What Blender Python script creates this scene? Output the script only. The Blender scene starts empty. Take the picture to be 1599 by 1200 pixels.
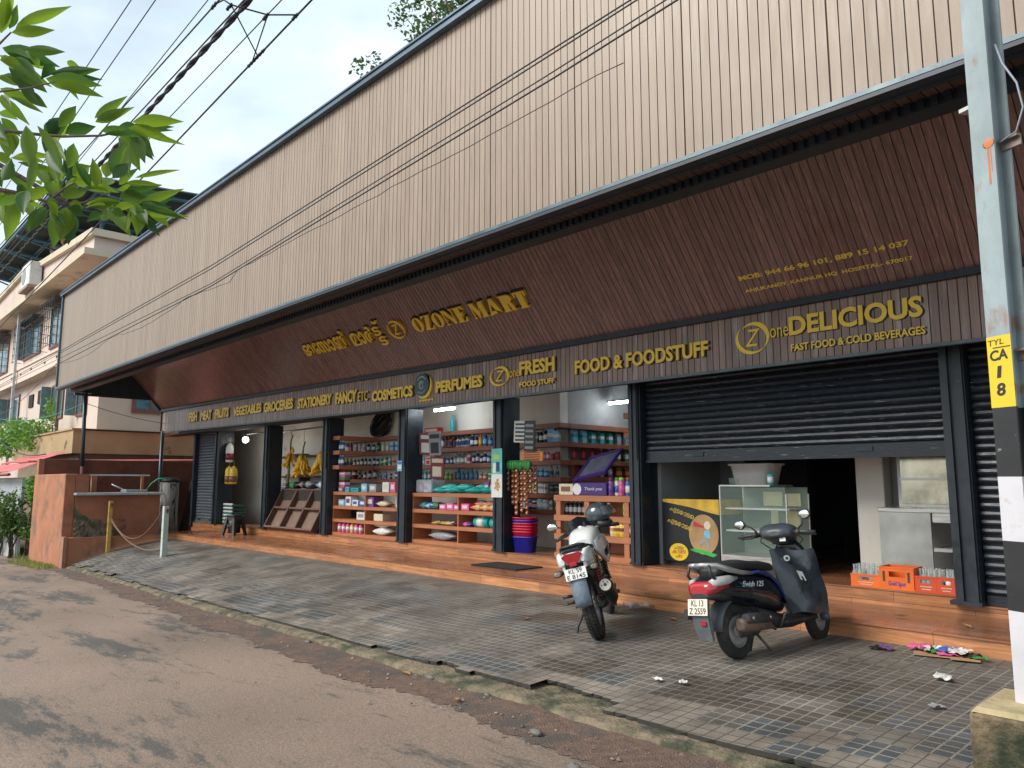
import bpy, math, random
from mathutils import Vector, Matrix, Euler
PI = math.pi
R = math.radians
rnd = random.Random(7)
C = bpy.context.scene.collection
scene = bpy.context.scene

# ---------------------------------------------------------------- camera
cam_d = bpy.data.cameras.new("Camera"); cam = bpy.data.objects.new("Camera", cam_d); C.objects.link(cam)
cam.location = (0, 0, 1.43)
cam.rotation_euler = (R(90 + 7.483), 0, R(90 - 43.248))
cam_d.sensor_width = 36; cam_d.lens = 36 * 1180.0 / 1599.0
cam_d.clip_start = 0.05; cam_d.clip_end = 900
scene.camera = cam
# ---------------------------------------------------------------- sky, sun, exposure
SUN_EL, SUN_AZ = 38, 203          # sun stands behind the camera, over the road
w = bpy.data.worlds.new("World"); scene.world = w; w.use_nodes = True
nt = w.node_tree; nt.nodes.clear()
def N(t, typ, **kw):
    n = t.nodes.new(typ)
    for k, v in kw.items(): setattr(n, k, v)
    return n
sky = N(nt, "ShaderNodeTexSky", sky_type='NISHITA', sun_disc=False)
sky.sun_elevation = R(SUN_EL); sky.sun_rotation = R(SUN_AZ); sky.air_density = 1.0; sky.dust_density = 1.2
tc = N(nt, "ShaderNodeTexCoord")
mp = N(nt, "ShaderNodeMapping"); mp.inputs['Scale'].default_value = (1.0, 1.0, 2.2)
n1 = N(nt, "ShaderNodeTexNoise"); n1.inputs['Scale'].default_value = 2.6; n1.inputs['Detail'].default_value = 5; n1.inputs['Roughness'].default_value = .52; n1.inputs['Distortion'].default_value = .3
cr = N(nt, "ShaderNodeValToRGB"); cr.color_ramp.elements[0].position = .30; cr.color_ramp.elements[1].position = .62
cr.color_ramp.elements[0].color = (.52, .52, .52, 1); cr.color_ramp.elements[1].color = (.98, .98, .98, 1)
n2 = N(nt, "ShaderNodeTexNoise"); n2.inputs['Scale'].default_value = 4.5; n2.inputs['Detail'].default_value = 6; n2.inputs['Roughness'].default_value = .55
cr2 = N(nt, "ShaderNodeValToRGB"); cr2.color_ramp.elements[0].position = .30; cr2.color_ramp.elements[1].position = .70
cr2.color_ramp.elements[0].color = (7.0, 8.7, 9.7, 1); cr2.color_ramp.elements[1].color = (9.9, 10.9, 11.4, 1)
mx = N(nt, "ShaderNodeMixRGB")
bg = N(nt, "ShaderNodeBackground"); bg.inputs['Strength'].default_value = .068
wo = N(nt, "ShaderNodeOutputWorld")
L = nt.links.new
L(tc.outputs['Generated'], mp.inputs['Vector']); L(mp.outputs[0], n1.inputs['Vector']); L(mp.outputs[0], n2.inputs['Vector'])
L(n1.outputs['Fac'], cr.inputs[0]); L(n2.outputs['Fac'], cr2.inputs[0])
L(cr.outputs[0], mx.inputs[0]); L(sky.outputs[0], mx.inputs[1]); L(cr2.outputs[0], mx.inputs[2])
L(mx.outputs[0], bg.inputs[0]); L(bg.outputs[0], wo.inputs[0])
sd = bpy.data.lights.new("sun", 'SUN'); sd.energy = 2.4; sd.angle = R(32); sd.color = (1, .95, .88)
so = bpy.data.objects.new("sun", sd); C.objects.link(so)
so.rotation_euler = (R(90 - SUN_EL), 0, R(180 - SUN_AZ))
scene.view_settings.view_transform = 'Standard'; scene.view_settings.look = 'None'
scene.view_settings.gamma = 1; scene.view_settings.use_curve_mapping = False
scene.view_settings.exposure = 0.85
# ---------------------------------------------------------------- materials
MATS = {}
def mat(name, col, rough=.6, metal=0, var=.12, vscale=6, bump=0, bscale=60, spec=.5, dirt=None, dscale=1.5, dlo=.5, dhi=.7,
        stretch=None, trans=0, alpha=1, emit=None, estr=0, coat=0, rvar=0, island=0, twoside=None):
    """procedural principled material: base colour broken up by noise, optional dirt patches and bump"""
    if name in MATS: return MATS[name]
    m = bpy.data.materials.new(name); m.use_nodes = True; t = m.node_tree; b = t.nodes['Principled BSDF']
    b.inputs['Roughness'].default_value = rough; b.inputs['Metallic'].default_value = metal
    b.inputs['Specular IOR Level'].default_value = spec
    b.inputs['Transmission Weight'].default_value = trans; b.inputs['Alpha'].default_value = alpha
    b.inputs['Coat Weight'].default_value = coat
    if emit: b.inputs['Emission Color'].default_value = (*emit, 1); b.inputs['Emission Strength'].default_value = estr
    co = N(t, "ShaderNodeTexCoord"); src = co.outputs['Object']
    if stretch:
        mm = N(t, "ShaderNodeMapping"); mm.inputs['Scale'].default_value = stretch
        t.links.new(src, mm.inputs[0]); src = mm.outputs[0]
    no = N(t, "ShaderNodeTexNoise"); no.inputs['Scale'].default_value = vscale; no.inputs['Detail'].default_value = 6; no.inputs['Roughness'].default_value = .6
    t.links.new(src, no.inputs['Vector'])
    ra = N(t, "ShaderNodeValToRGB"); ra.color_ramp.elements[0].position = .3; ra.color_ramp.elements[1].position = .7
    lo = tuple(max(0, c * (1 - var)) for c in col); hi = tuple(min(1, c * (1 + var)) for c in col)
    ra.color_ramp.elements[0].color = (*lo, 1); ra.color_ramp.elements[1].color = (*hi, 1)
    t.links.new(no.outputs['Fac'], ra.inputs[0]); out = ra.outputs[0]
    if island:
        ge = N(t, "ShaderNodeNewGeometry"); hs = N(t, "ShaderNodeHueSaturation")
        mr = N(t, "ShaderNodeMapRange"); mr.inputs[3].default_value = 1 - island; mr.inputs[4].default_value = 1 + island
        t.links.new(ge.outputs['Random Per Island'], mr.inputs[0]); t.links.new(mr.outputs[0], hs.inputs['Value'])
        t.links.new(out, hs.inputs['Color']); out = hs.outputs[0]
    if dirt:
        n3 = N(t, "ShaderNodeTexNoise"); n3.inputs['Scale'].default_value = dscale; n3.inputs['Detail'].default_value = 8; n3.inputs['Roughness'].default_value = .65
        t.links.new(src, n3.inputs['Vector'])
        r3 = N(t, "ShaderNodeValToRGB"); r3.color_ramp.elements[0].position = dlo; r3.color_ramp.elements[1].position = dhi
        m3 = N(t, "ShaderNodeMixRGB"); m3.inputs[2].default_value = (*dirt, 1)
        t.links.new(n3.outputs['Fac'], r3.inputs[0]); t.links.new(r3.outputs[0], m3.inputs[0]); t.links.new(out, m3.inputs[1]); out = m3.outputs[0]
    t.links.new(out, b.inputs['Base Color'])
    if rvar:
        mr2 = N(t, "ShaderNodeMapRange"); mr2.inputs[1].default_value = .3; mr2.inputs[2].default_value = .7
        mr2.inputs[3].default_value = max(.02, rough - rvar); mr2.inputs[4].default_value = min(1, rough + rvar)
        t.links.new(no.outputs['Fac'], mr2.inputs[0]); t.links.new(mr2.outputs[0], b.inputs['Roughness'])
    if bump:
        nb = N(t, "ShaderNodeTexNoise"); nb.inputs['Scale'].default_value = bscale; nb.inputs['Detail'].default_value = 4
        t.links.new(src, nb.inputs['Vector'])
        bu = N(t, "ShaderNodeBump"); bu.inputs['Strength'].default_value = bump; bu.inputs['Distance'].default_value = .02
        t.links.new(nb.outputs['Fac'], bu.inputs['Height']); t.links.new(bu.outputs[0], b.inputs['Normal'])
    MATS[name] = m; return m
# ---------------------------------------------------------------- mesh builder
class MB:
    def __init__(s): s.v = []; s.f = []; s.m = []; s.sm = []
    def add(s, vs, fs, mi=0, smooth=False):
        o = len(s.v); s.v += [tuple(p) for p in vs]
        for f in fs: s.f.append(tuple(i + o for i in f)); s.m.append(mi); s.sm.append(smooth)
    def quad(s, a, b, c, d, mi=0): s.add([a, b, c, d], [(0, 1, 2, 3)], mi)
    def box(s, x0, x1, y0, y1, z0, z1, mi=0, M=None, ch=0):
        if ch:
            return s.cbox(x0, x1, y0, y1, z0, z1, mi, M, ch)
        vs = [Vector((x, y, z)) for z in (z0, z1) for x, y in ((x0, y0), (x1, y0), (x1, y1), (x0, y1))]
        if M: vs = [M @ p for p in vs]
        s.add(vs, [(3, 2, 1, 0), (4, 5, 6, 7), (0, 1, 5, 4), (1, 2, 6, 5), (2, 3, 7, 6), (3, 0, 4, 7)], mi)
    def cbox(s, x0, x1, y0, y1, z0, z1, mi=0, M=None, ch=.01):
        ch = min(ch, (x1 - x0) * .45, (y1 - y0) * .45, (z1 - z0) * .45)
        rings = []
        for z, i in ((z0, ch), (z0 + ch, 0), (z1 - ch, 0), (z1, ch)):
            a0, a1, b0, b1 = x0 + i, x1 - i, y0 + i, y1 - i; k = ch
            rings.append([(a0 + k, b0, z), (a1 - k, b0, z), (a1, b0 + k, z), (a1, b1 - k, z), (a1 - k, b1, z), (a0 + k, b1, z), (a0, b1 - k, z), (a0, b0 + k, z)])
        s.loft(rings, mi, True, M, False)
    def loft(s, rings, mi=0, caps=True, M=None, smooth=True, closed=True):
        n = len(rings[0]); vs = [Vector(p) for r in rings for p in r]
        if M: vs = [M @ p for p in vs]
        fs = []
        for i in range(len(rings) - 1):
            for j in range(n if closed else n - 1):
                k = (j + 1) % n
                fs.append((i * n + j, i * n + k, (i + 1) * n + k, (i + 1) * n + j))
        o = len(s.v); s.add(vs, fs, mi, smooth)
        if caps and closed:
            s.f.append(tuple(o + j for j in range(n))[::-1]); s.m.append(mi); s.sm.append(False)
            s.f.append(tuple(o + (len(rings) - 1) * n + j for j in range(n))); s.m.append(mi); s.sm.append(False)
    def cyl(s, p0, p1, r0, r1=None, seg=12, mi=0, caps=True, M=None):
        r1 = r0 if r1 is None else r1
        s.tube([p0, p1], [r0, r1], seg, mi, caps, M)
    def tube(s, pts, rad, seg=8, mi=0, caps=True, M=None):
        pts = [Vector(p) for p in pts]
        if not hasattr(rad, '__len__'): rad = [rad] * len(pts)
        rings = []; up = None
        for i, p in enumerate(pts):
            a = pts[max(0, i - 1)]; b = pts[min(len(pts) - 1, i + 1)]
            d = (b - a).normalized()
            if up is None:
                up = Vector((0, 0, 1)) if abs(d.z) < .9 else Vector((1, 0, 0))
            u = (up - d * up.dot(d)); u = u.normalized() if u.length > 1e-5 else d.orthogonal().normalized()
            v = d.cross(u); up = u
            rings.append([p + (u * math.cos(2 * PI * j / seg) + v * math.sin(2 * PI * j / seg)) * rad[i] for j in range(seg)])
        s.loft(rings, mi, caps, M)
    def lathe(s, prof, c=(0, 0, 0), axis='z', seg=16, mi=0, M=None, mis=None, caps=True):
        c = Vector(c); rings = []
        for r, h in prof:
            ring = []
            for j in range(seg):
                a = 2 * PI * j / seg; x, y = r * math.cos(a), r * math.sin(a)
                p = {'z': Vector((x, y, h)), 'y': Vector((x, h, -y)), 'x': Vector((h, x, y))}[axis]
                ring.append(c + p)
            rings.append(ring)
        if mis:
            for i in range(len(rings) - 1): s.loft(rings[i:i + 2], mis[i], False, M)
            s.loft(rings[:1] * 1 + rings[:1], mis[0], True, M) if False else None
            o = len(s.v); n = seg
            vs = [M @ p if M else p for p in rings[0]] + [M @ p if M else p for p in rings[-1]]
            s.add(vs, [tuple(range(n))[::-1], tuple(range(n, 2 * n))], mis[-1])
        else: s.loft(rings, mi, caps, M)
    def prism(s, poly, d, mi=0, M=None):
        """poly: list of 3-D points (planar), extruded by vector d"""
        d = Vector(d); n = len(poly); a = [Vector(p) for p in poly]; vs = a + [p + d for p in a]
        if M: vs = [M @ p for p in vs]
        s.add(vs, [tuple(range(n))[::-1], tuple(range(n, 2 * n))] + [(i, (i + 1) % n, n + (i + 1) % n, n + i) for i in range(n)], mi)
    def sphere(s, c, r, seg=14, rings=9, mi=0, M=None, sc=(1, 1, 1), t0=0, t1=1):
        c = Vector(c); rr = []
        for i in range(rings + 1):
            th = PI * (t0 + (t1 - t0) * i / rings); q = max(math.sin(th), 1e-3)
            rr.append([c + Vector((r * sc[0] * q * math.cos(2 * PI * j / seg), r * sc[1] * q * math.sin(2 * PI * j / seg), r * sc[2] * math.cos(th))) for j in range(seg)])
        s.loft(rr[::-1], mi, True, M)
    def mesh(s, name, mats):
        me = bpy.data.meshes.new(name); me.from_pydata(s.v, [], s.f)
        for m in (mats if isinstance(mats, (list, tuple)) else [mats]): me.materials.append(m)
        me.polygons.foreach_set('material_index', s.m); me.polygons.foreach_set('use_smooth', s.sm)
        me.update(); return me
    def build(s, name, mats, parent=None, loc=None, sharp=None):
        o = bpy.data.objects.new(name, s.mesh(name, mats)); C.objects.link(o)
        if parent: o.parent = parent
        if loc: o.location = loc
        return o
    def fix(s):
        pass
def tag(o, label=None, cat=None, group=None, kind=None):
    if label: o['label'] = label
    if cat: o['category'] = cat
    if group: o['group'] = group
    if kind: o['kind'] = kind
    return o
def thing(name, label, cat, loc=(0, 0, 0), rz=0, group=None, rot=None):
    o = bpy.data.objects.new(name, None); C.objects.link(o); o.location = loc
    o.rotation_euler = rot if rot else (0, 0, rz); o.empty_display_size = .2
    return tag(o, label, cat, group)
def copy_tree(o, parent=None):
    c = o.copy(); C.objects.link(c)
    if parent: c.parent = parent
    for ch in list(o.children): copy_tree(ch, c)
    return c
def bevel(o, wd=.01, seg=2, ang=40):
    m = o.modifiers.new('bevel', 'BEVEL'); m.width = wd; m.segments = seg; m.limit_method = 'ANGLE'; m.angle_limit = R(ang); return o
def subsurf(o, lv=1):
    m = o.modifiers.new('subsurf', 'SUBSURF'); m.levels = lv; m.render_levels = lv; return o
ORD = ['first', 'second', 'third', 'fourth', 'fifth', 'sixth', 'seventh', 'eighth', 'ninth', 'tenth', 'eleventh', 'twelfth', 'thirteenth', 'fourteenth',
       'fifteenth', 'sixteenth', 'seventeenth', 'eighteenth', 'nineteenth', 'twentieth', 'twenty-first', 'twenty-second', 'twenty-third', 'twenty-fourth', 'twenty-fifth', 'twenty-sixth', 'twenty-seventh', 'twenty-eighth', 'twenty-ninth', 'thirtieth']
def text_mesh(body, ext=.05, bold=0, shear=0, space=1.0, size=1.0):
    """flat lettering turned into a mesh whose glyph box starts at the origin; returns mesh, width, height"""
    cu = bpy.data.curves.new('lettering', 'FONT'); cu.body = body; cu.extrude = ext; cu.offset = bold; cu.shear = shear; cu.space_character = space; cu.size = size
    cu.resolution_u = 3
    ob = bpy.data.objects.new('lettering', cu); C.objects.link(ob)
    dg = bpy.context.evaluated_depsgraph_get(); me = bpy.data.meshes.new_from_object(ob.evaluated_get(dg))
    bpy.data.objects.remove(ob); bpy.data.curves.remove(cu)
    xs = [v.co.x for v in me.vertices]; ys = [v.co.y for v in me.vertices]
    x0, y0 = min(xs), min(ys)
    for v in me.vertices: v.co.x -= x0; v.co.y -= y0
    return me, max(xs) - x0, max(ys) - y0
def text_on(name, body, m, O, U, V, w_, h_, depth=.02, bold=.02, shear=0, parent=None, space=1.0, rise=0.0):
    """lettering filling the rectangle O + U*w_ , V*h_ (U, V unit vectors), standing out by depth"""
    me, tw, th = text_mesh(body, .5, bold, shear, space)
    U = Vector(U).normalized(); V = Vector(V).normalized(); W = U.cross(V); O = Vector(O)
    for v in me.vertices:
        a, b, c = v.co.x / tw * w_, v.co.y / th * h_, (v.co.z + .5) * depth
        v.co = O + U * a + V * b + W * (c + rise)
    me.materials.clear(); me.materials.append(m)
    o = bpy.data.objects.new(name, me); me.name = name; C.objects.link(o)
    if parent: o.parent = parent
    return o
def crv(name, pts, r, m, parent=None, seg=6):
    b = MB(); b.tube(pts, r, seg); return b.build(name, m, parent)
def catenary(a, b, sag, n=14):
    a = Vector(a); b = Vector(b)
    return [a.lerp(b, i / n) - Vector((0, 0, sag * 4 * (i / n) * (1 - i / n))) for i in range(n + 1)]
# ================================================================ ground
def kz(x):
    if x > 0: return -.006
    return -.07 + (x + 2.68) * .024
def yk(x): return 4.10 + (-2.68 - x) * .0475
def zroad(x, y=0):
    return kz(max(x, -34)) - .085
def zpave(x, y):
    t = max(0, min(1, (7.32 - y) / (7.32 - yk(x))))
    return kz(x) * t ** 1.7
# --- asphalt: pinkish dust with dark worn streaks
def road_mat():
    m = bpy.data.materials.new('dusty_asphalt'); m.use_nodes = True; t = m.node_tree; b = t.nodes['Principled BSDF']
    co = N(t, "ShaderNodeTexCoord"); mp = N(t, "ShaderNodeMapping"); mp.inputs['Scale'].default_value = (.5, 1.9, 1); mp.inputs['Rotation'].default_value = (0, 0, R(9))
    t.links.new(co.outputs['Object'], mp.inputs[0])
    a = N(t, "ShaderNodeTexNoise"); a.inputs['Scale'].default_value = .8; a.inputs['Detail'].default_value = 10; a.inputs['Roughness'].default_value = .72; a.inputs['Distortion'].default_value = .35
    f = N(t, "ShaderNodeTexNoise"); f.inputs['Scale'].default_value = 4.2; f.inputs['Detail'].default_value = 12; f.inputs['Roughness'].default_value = .78
    t.links.new(mp.outputs[0], a.inputs['Vector']); t.links.new(mp.outputs[0], f.inputs['Vector'])
    mh = N(t, "ShaderNodeMath", operation='MULTIPLY_ADD'); mh.inputs[1].default_value = .5; t.links.new(f.outputs['Fac'], mh.inputs[0]); t.links.new(a.outputs['Fac'], mh.inputs[2])
    r = N(t, "ShaderNodeValToRGB"); e = r.color_ramp.elements
    e[0].position = .755; e[0].color = (.235, .173, .135, 1); e[1].position = .84; e[1].color = (.098, .088, .08, 1)
    x = e.new(.79); x.color = (.19, .145, .115, 1)
    t.links.new(mh.outputs[0], r.inputs[0])
    g = N(t, "ShaderNodeTexNoise"); g.inputs['Scale'].default_value = 55; g.inputs['Detail'].default_value = 5
    t.links.new(co.outputs['Object'], g.inputs['Vector'])
    gr = N(t, "ShaderNodeMapRange"); gr.inputs[1].default_value = .3; gr.inputs[2].default_value = .7; gr.inputs[3].default_value = .72; gr.inputs[4].default_value = 1.2
    t.links.new(g.outputs['Fac'], gr.inputs[0])
    l = N(t, "ShaderNodeTexNoise"); l.inputs['Scale'].default_value = .45; l.inputs['Detail'].default_value = 4; t.links.new(co.outputs['Object'], l.inputs['Vector'])
    lr = N(t, "ShaderNodeMapRange"); lr.inputs[1].default_value = .35; lr.inputs[2].default_value = .65; lr.inputs[3].default_value = .82; lr.inputs[4].default_value = 1.1
    t.links.new(l.outputs['Fac'], lr.inputs[0])
    mm = N(t, "ShaderNodeMath", operation='MULTIPLY'); t.links.new(gr.outputs[0], mm.inputs[0]); t.links.new(lr.outputs[0], mm.inputs[1])
    mu = N(t, "ShaderNodeVectorMath", operation='SCALE'); t.links.new(r.outputs[0], mu.inputs[0]); t.links.new(mm.outputs[0], mu.inputs['Scale'])
    t.links.new(mu.outputs[0], b.inputs['Base Color']); b.inputs['Roughness'].default_value = .82; b.inputs['Specular IOR Level'].default_value = .35
    v = N(t, "ShaderNodeTexVoronoi"); v.inputs['Scale'].default_value = 90; t.links.new(co.outputs['Object'], v.inputs['Vector'])
    sm = N(t, "ShaderNodeMath", operation='ADD'); t.links.new(v.outputs['Distance'], sm.inputs[0]); t.links.new(g.outputs['Fac'], sm.inputs[1])
    bu = N(t, "ShaderNodeBump"); bu.inputs['Strength'].default_value = .35; bu.inputs['Distance'].default_value = .008
    t.links.new(sm.outputs[0], bu.inputs['Height']); t.links.new(bu.outputs[0], b.inputs['Normal'])
    return m
b = MB()
xs = [-220, -120, -70, -50] + [-34 + i for i in range(39)] + [8, 20, 60, 160]; ys = [-160, -60, -20, -8, -3, 0, 2, 3.3]
def ynorth(x): return 4.25 + (yk(x) - 4.1) if x > -40 else 6
vs = []
for x in xs:
    for y in ys: vs.append((x, y, zroad(x)))
    vs.append((x, yk(max(x, -40)) + .25, zroad(x)))
n = len(ys) + 1
b.add(vs, [(i * n + j, (i + 1) * n + j, (i + 1) * n + j + 1, i * n + j + 1) for i in range(len(xs) - 1) for j in range(n - 1)], 0)
ROAD = road_mat()
tag(b.build('road', ROAD), kind='structure')
# --- earth under and behind everything
b = MB()
EARTH = mat('earth', (.13, .085, .05), .95, var=.3, vscale=1.2, bump=.6, bscale=20)
vs = []
for x in (-220, -60, -40, -30, -22, -20.7): vs += [(x, yk(max(x, -40)) + .2, zroad(x) - .006), (x, 30, zroad(x) - .006), (x, 260, zroad(x) - .006)]
b.add(vs, [(i * 3 + j, (i + 1) * 3 + j, (i + 1) * 3 + j + 1, i * 3 + j + 1) for i in range(5) for j in range(2)])
b.quad((-20.7, 7.4, -.7), (220, 7.4, -.7), (220, 260, -.7), (-20.7, 260, -.7))
b.quad((4.5, 3.6, -.16), (220, 3.6, -.16), (220, 7.4, -.16), (4.5, 7.4, -.16))
tag(b.build('earth_ground', EARTH), kind='structure')
# --- gravel shoulder between road and kerb
r1 = random.Random(3)
GRAVEL = mat('red_gravel', (.15, .095, .07), .95, var=.35, vscale=14, bump=1.0, bscale=90, dirt=(.09, .075, .065), dscale=2.5, dlo=.5, dhi=.62)
b = MB(); top = []; bot = []
x = -21.5; wob = 0
while x < 4.4:
    wob = wob * .86 + r1.uniform(-.035, .035)
    wd = (.62 if x > -8 else .62 - (-8 - x) * .02) + wob + .06 * math.sin(x * 1.7) + r1.uniform(-.012, .012)
    top.append((x, yk(x) + .1, zroad(x) + .022)); bot.append((x, yk(x) - max(.12, wd), zroad(x) + .004)); x += .035
nn = len(top); b.add(bot + top, [(i, i + 1, nn + i + 1, nn + i) for i in range(nn - 1)], 0, True)
tag(b.build('road_shoulder', GRAVEL), kind='structure')
# loose stones on the shoulder: nobody could count them
b = MB()
for i in range(900):
    x = -20 + 22 * r1.random() ** .6; s_ = r1.choice((.005, .006, .008, .01, .012, .018))
    y = yk(x) - r1.uniform(-.04, .75) if r1.random() < .8 else yk(x) - r1.uniform(.7, 2.2)
    c = Vector((x, y, zroad(x) + .012 + s_ * .2)); vs = []
    for dx, dy, dz in ((1, 0, 0), (0, 1, 0), (-1, 0, 0), (0, -1, 0), (0, 0, .8)):
        vs.append(c + Vector((dx, dy, dz)) * s_ * r1.uniform(.6, 1.3))
    b.add(vs, [(0, 1, 4), (1, 2, 4), (2, 3, 4), (3, 0, 4)])
tag(b.build('loose_stones', mat('stone_chips', (.2, .155, .125), .9, var=.35, vscale=4, island=.45)), 'loose grey and reddish stones scattered along the kerb', 'stones', kind='stuff')
# --- concrete kerb slab under the tiles, its edge bare where tiles broke off
CONC = mat('mossy_concrete', (.185, .145, .095), .9, var=.3, vscale=9, bump=1.0, bscale=35, dirt=(.045, .05, .028), dscale=4, dlo=.42, dhi=.60)
b = MB(); rows = [[], [], [], []]; x = -20.6; wb = 0
while x <= 4.41:
    wb = wb * .7 + r1.uniform(-.02, .02); y0 = yk(x) - .13 + wb
    if x < -13.5: y0 += .05
    zt = kz(x) - .037
    rows[0].append((x, y0 - .02, zroad(x) - .02)); rows[1].append((x, y0, zt - .012)); rows[2].append((x, y0 + .03, zt)); rows[3].append((x, yk(x) + .75, zpave(x, yk(x) + .75) - .05)); x += .1
nn = len(rows[0]); b.add(sum(rows, []), [(k * nn + i, k * nn + i + 1, (k + 1) * nn + i + 1, (k + 1) * nn + i) for k in range(3) for i in range(nn - 1)], 0, False)
tag(b.build('kerb', CONC), kind='structure')
# --- checker tiles, in 0.3 m squares of nine studs, sagging towards the road
def tile_mat(name, col, joint, jw=.075, rough=.62, cell=.1):
    m = bpy.data.materials.new(name); m.use_nodes = True; t = m.node_tree; p = t.nodes['Principled BSDF']
    co = N(t, "ShaderNodeTexCoord")
    br = N(t, "ShaderNodeTexBrick"); br.offset = 0; br.inputs['Scale'].default_value = 1; br.inputs['Brick Width'].default_value = cell; br.inputs['Row Height'].default_value = cell
    br.inputs['Mortar Size'].default_value = cell * jw; br.inputs['Mortar Smooth'].default_value = .25
    br.inputs['Color1'].default_value = (*[c * .85 for c in col], 1); br.inputs['Color2'].default_value = (*[c * 1.12 for c in col], 1); br.inputs['Mortar'].default_value = (*joint, 1)
    t.links.new(co.outputs['UV'], br.inputs['Vector'])
    n_ = N(t, "ShaderNodeTexNoise"); n_.inputs['Scale'].default_value = 1.7; n_.inputs['Detail'].default_value = 8; n_.inputs['Roughness'].default_value = .68
    t.links.new(co.outputs['Object'], n_.inputs['Vector'])
    r_ = N(t, "ShaderNodeMapRange"); r_.inputs[1].default_value = .3; r_.inputs[2].default_value = .7; r_.inputs[3].default_value = .62; r_.inputs[4].default_value = 1.4
    t.links.new(n_.outputs['Fac'], r_.inputs[0])
    mu = N(t, "ShaderNodeVectorMath", operation='SCALE'); t.links.new(br.outputs['Color'], mu.inputs[0]); t.links.new(r_.outputs[0], mu.inputs['Scale'])
    t.links.new(mu.outputs[0], p.inputs['Base Color'])
    rr = N(t, "ShaderNodeMapRange"); rr.inputs[1].default_value = .35; rr.inputs[2].default_value = .65; rr.inputs[3].default_value = rough - .2; rr.inputs[4].default_value = rough + .15
    t.links.new(n_.outputs['Fac'], rr.inputs[0]); t.links.new(rr.outputs[0], p.inputs['Roughness'])
    g = N(t, "ShaderNodeTexNoise"); g.inputs['Scale'].default_value = 70; t.links.new(co.outputs['Object'], g.inputs['Vector'])
    ad = N(t, "ShaderNodeMath", operation='MULTIPLY_ADD'); ad.inputs[1].default_value = -1.0; t.links.new(br.outputs['Fac'], ad.inputs[0])
    sc = N(t, "ShaderNodeMath", operation='MULTIPLY'); sc.inputs[1].default_value = .35; t.links.new(g.outputs['Fac'], sc.inputs[0]); t.links.new(sc.outputs[0], ad.inputs[2])
    bu = N(t, "ShaderNodeBump"); bu.inputs['Strength'].default_value = .7; bu.inputs['Distance'].default_value = .012
    t.links.new(ad.outputs[0], bu.inputs['Height']); t.links.new(bu.outputs[0], p.inputs['Normal'])
    return m
TILES = [tile_mat('tile_grey', (.108, .099, .088), (.235, .20, .162), .085), tile_mat('tile_tan', (.20, .168, .138), (.09, .077, .066), .05), tile_mat('tile_blue', (.078, .084, .09), (.23, .21, .175), .085, .45),
         tile_mat('tile_dark', (.072, .064, .055), (.185, .155, .122), .085, .5), tile_mat('tile_light', (.155, .138, .116), (.08, .07, .06), .055), mat('broken_tile_edge', (.05, .045, .04), .9)]
r2 = random.Random(11); b = MB(); uvs = []
NOTCH = [(-4.25, -3.5, .26), (-5.5, -5.2, .07), (-6.6, -6.25, .09), (-12.6, -12.2, .05), (-15.3, -14.8, .06), (-16.9, -16.5, .12), (-18.2, -17.3, .08), (-19.6, -19.0, .14), (-5.0, -4.25, .06)]
x = -20.6; tilecol = {}; jag = 0; ci = 0
blob = [(r2.uniform(-20, 2), r2.uniform(4.2, 7.2), r2.uniform(.3, .9), r2.choice((2, 3, 3, 4, 0))) for _ in range(46)]
while x < 4.4:
    x1 = x + .1; xm = x + .05
    if ci % 2 == 0: jag = r2.uniform(-.006, .008) + (r2.uniform(.01, .035) if r2.random() < .1 else 0)
    ye = yk(xm) + jag
    for a, c_, d in NOTCH:
        if a < xm < c_: ye += d * r2.uniform(.75, 1.05)
    k = 0; y1 = 7.32
    while y1 > ye + .004:
        y0 = max(7.32 - (k + 1) * .1, ye)
        key = (ci // 3, k // 3)
        if key not in tilecol:
            dist = y1 - yk(xm); q = r2.random()
            if dist < .62: c_ = 1 if q < .55 else 2 if q < .72 else 4 if q < .9 else 0
            elif dist < 1.1: c_ = 0 if q < .5 else 4 if q < .78 else 1 if q < .86 else 2
            else: c_ = 0 if q < .84 else 3 if q < .95 else 4
            for bx, by, br_, bc in blob:
                if (bx - xm) ** 2 * .25 + (by - y1) ** 2 < br_ ** 2 * .35 and r2.random() < .7: c_ = bc
            if xm < -15.5 and dist < 1.6: c_ = 2 if r2.random() < .75 else 4
            tilecol[key] = c_
        wv = lambda X, Y: zpave(X, Y) + .006 * math.sin(X * 2.1 + Y * 1.3) * min(1, (7.32 - Y) * 2) + .004 * math.sin(X * 5.3 - Y * 3.1) * min(1, (7.32 - Y) * 2)
        b.add([(x, y0, wv(x, y0)), (x1, y0, wv(x1, y0)), (x1, y1, wv(x1, y1)), (x, y1, wv(x, y1))], [(0, 1, 2, 3)], tilecol[key])
        uvs += [(x + 40, y0 + 40 - .02), (x1 + 40, y0 + 40 - .02), (x1 + 40, y1 + 40 - .02), (x + 40, y1 + 40 - .02)]
        y1 = y0; k += 1
    # broken lip at the front edge
    b.add([(x, ye, wv(x, ye)), (x1, ye, wv(x1, ye)), (x1, ye + r2.uniform(.01, .03), wv(x1, ye) - .034), (x, ye + .01, wv(x, ye) - .034)], [(3, 2, 1, 0)], 5); uvs += [(0, 0)] * 4
    x = x1; ci += 1
pv = b.build('pavement', TILES); uvl = pv.data.uv_layers.new(name='UVMap')
for i, lp in enumerate(pv.data.loops): uvl.data[i].uv = uvs[lp.vertex_index]
tag(pv, kind='structure')
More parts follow.
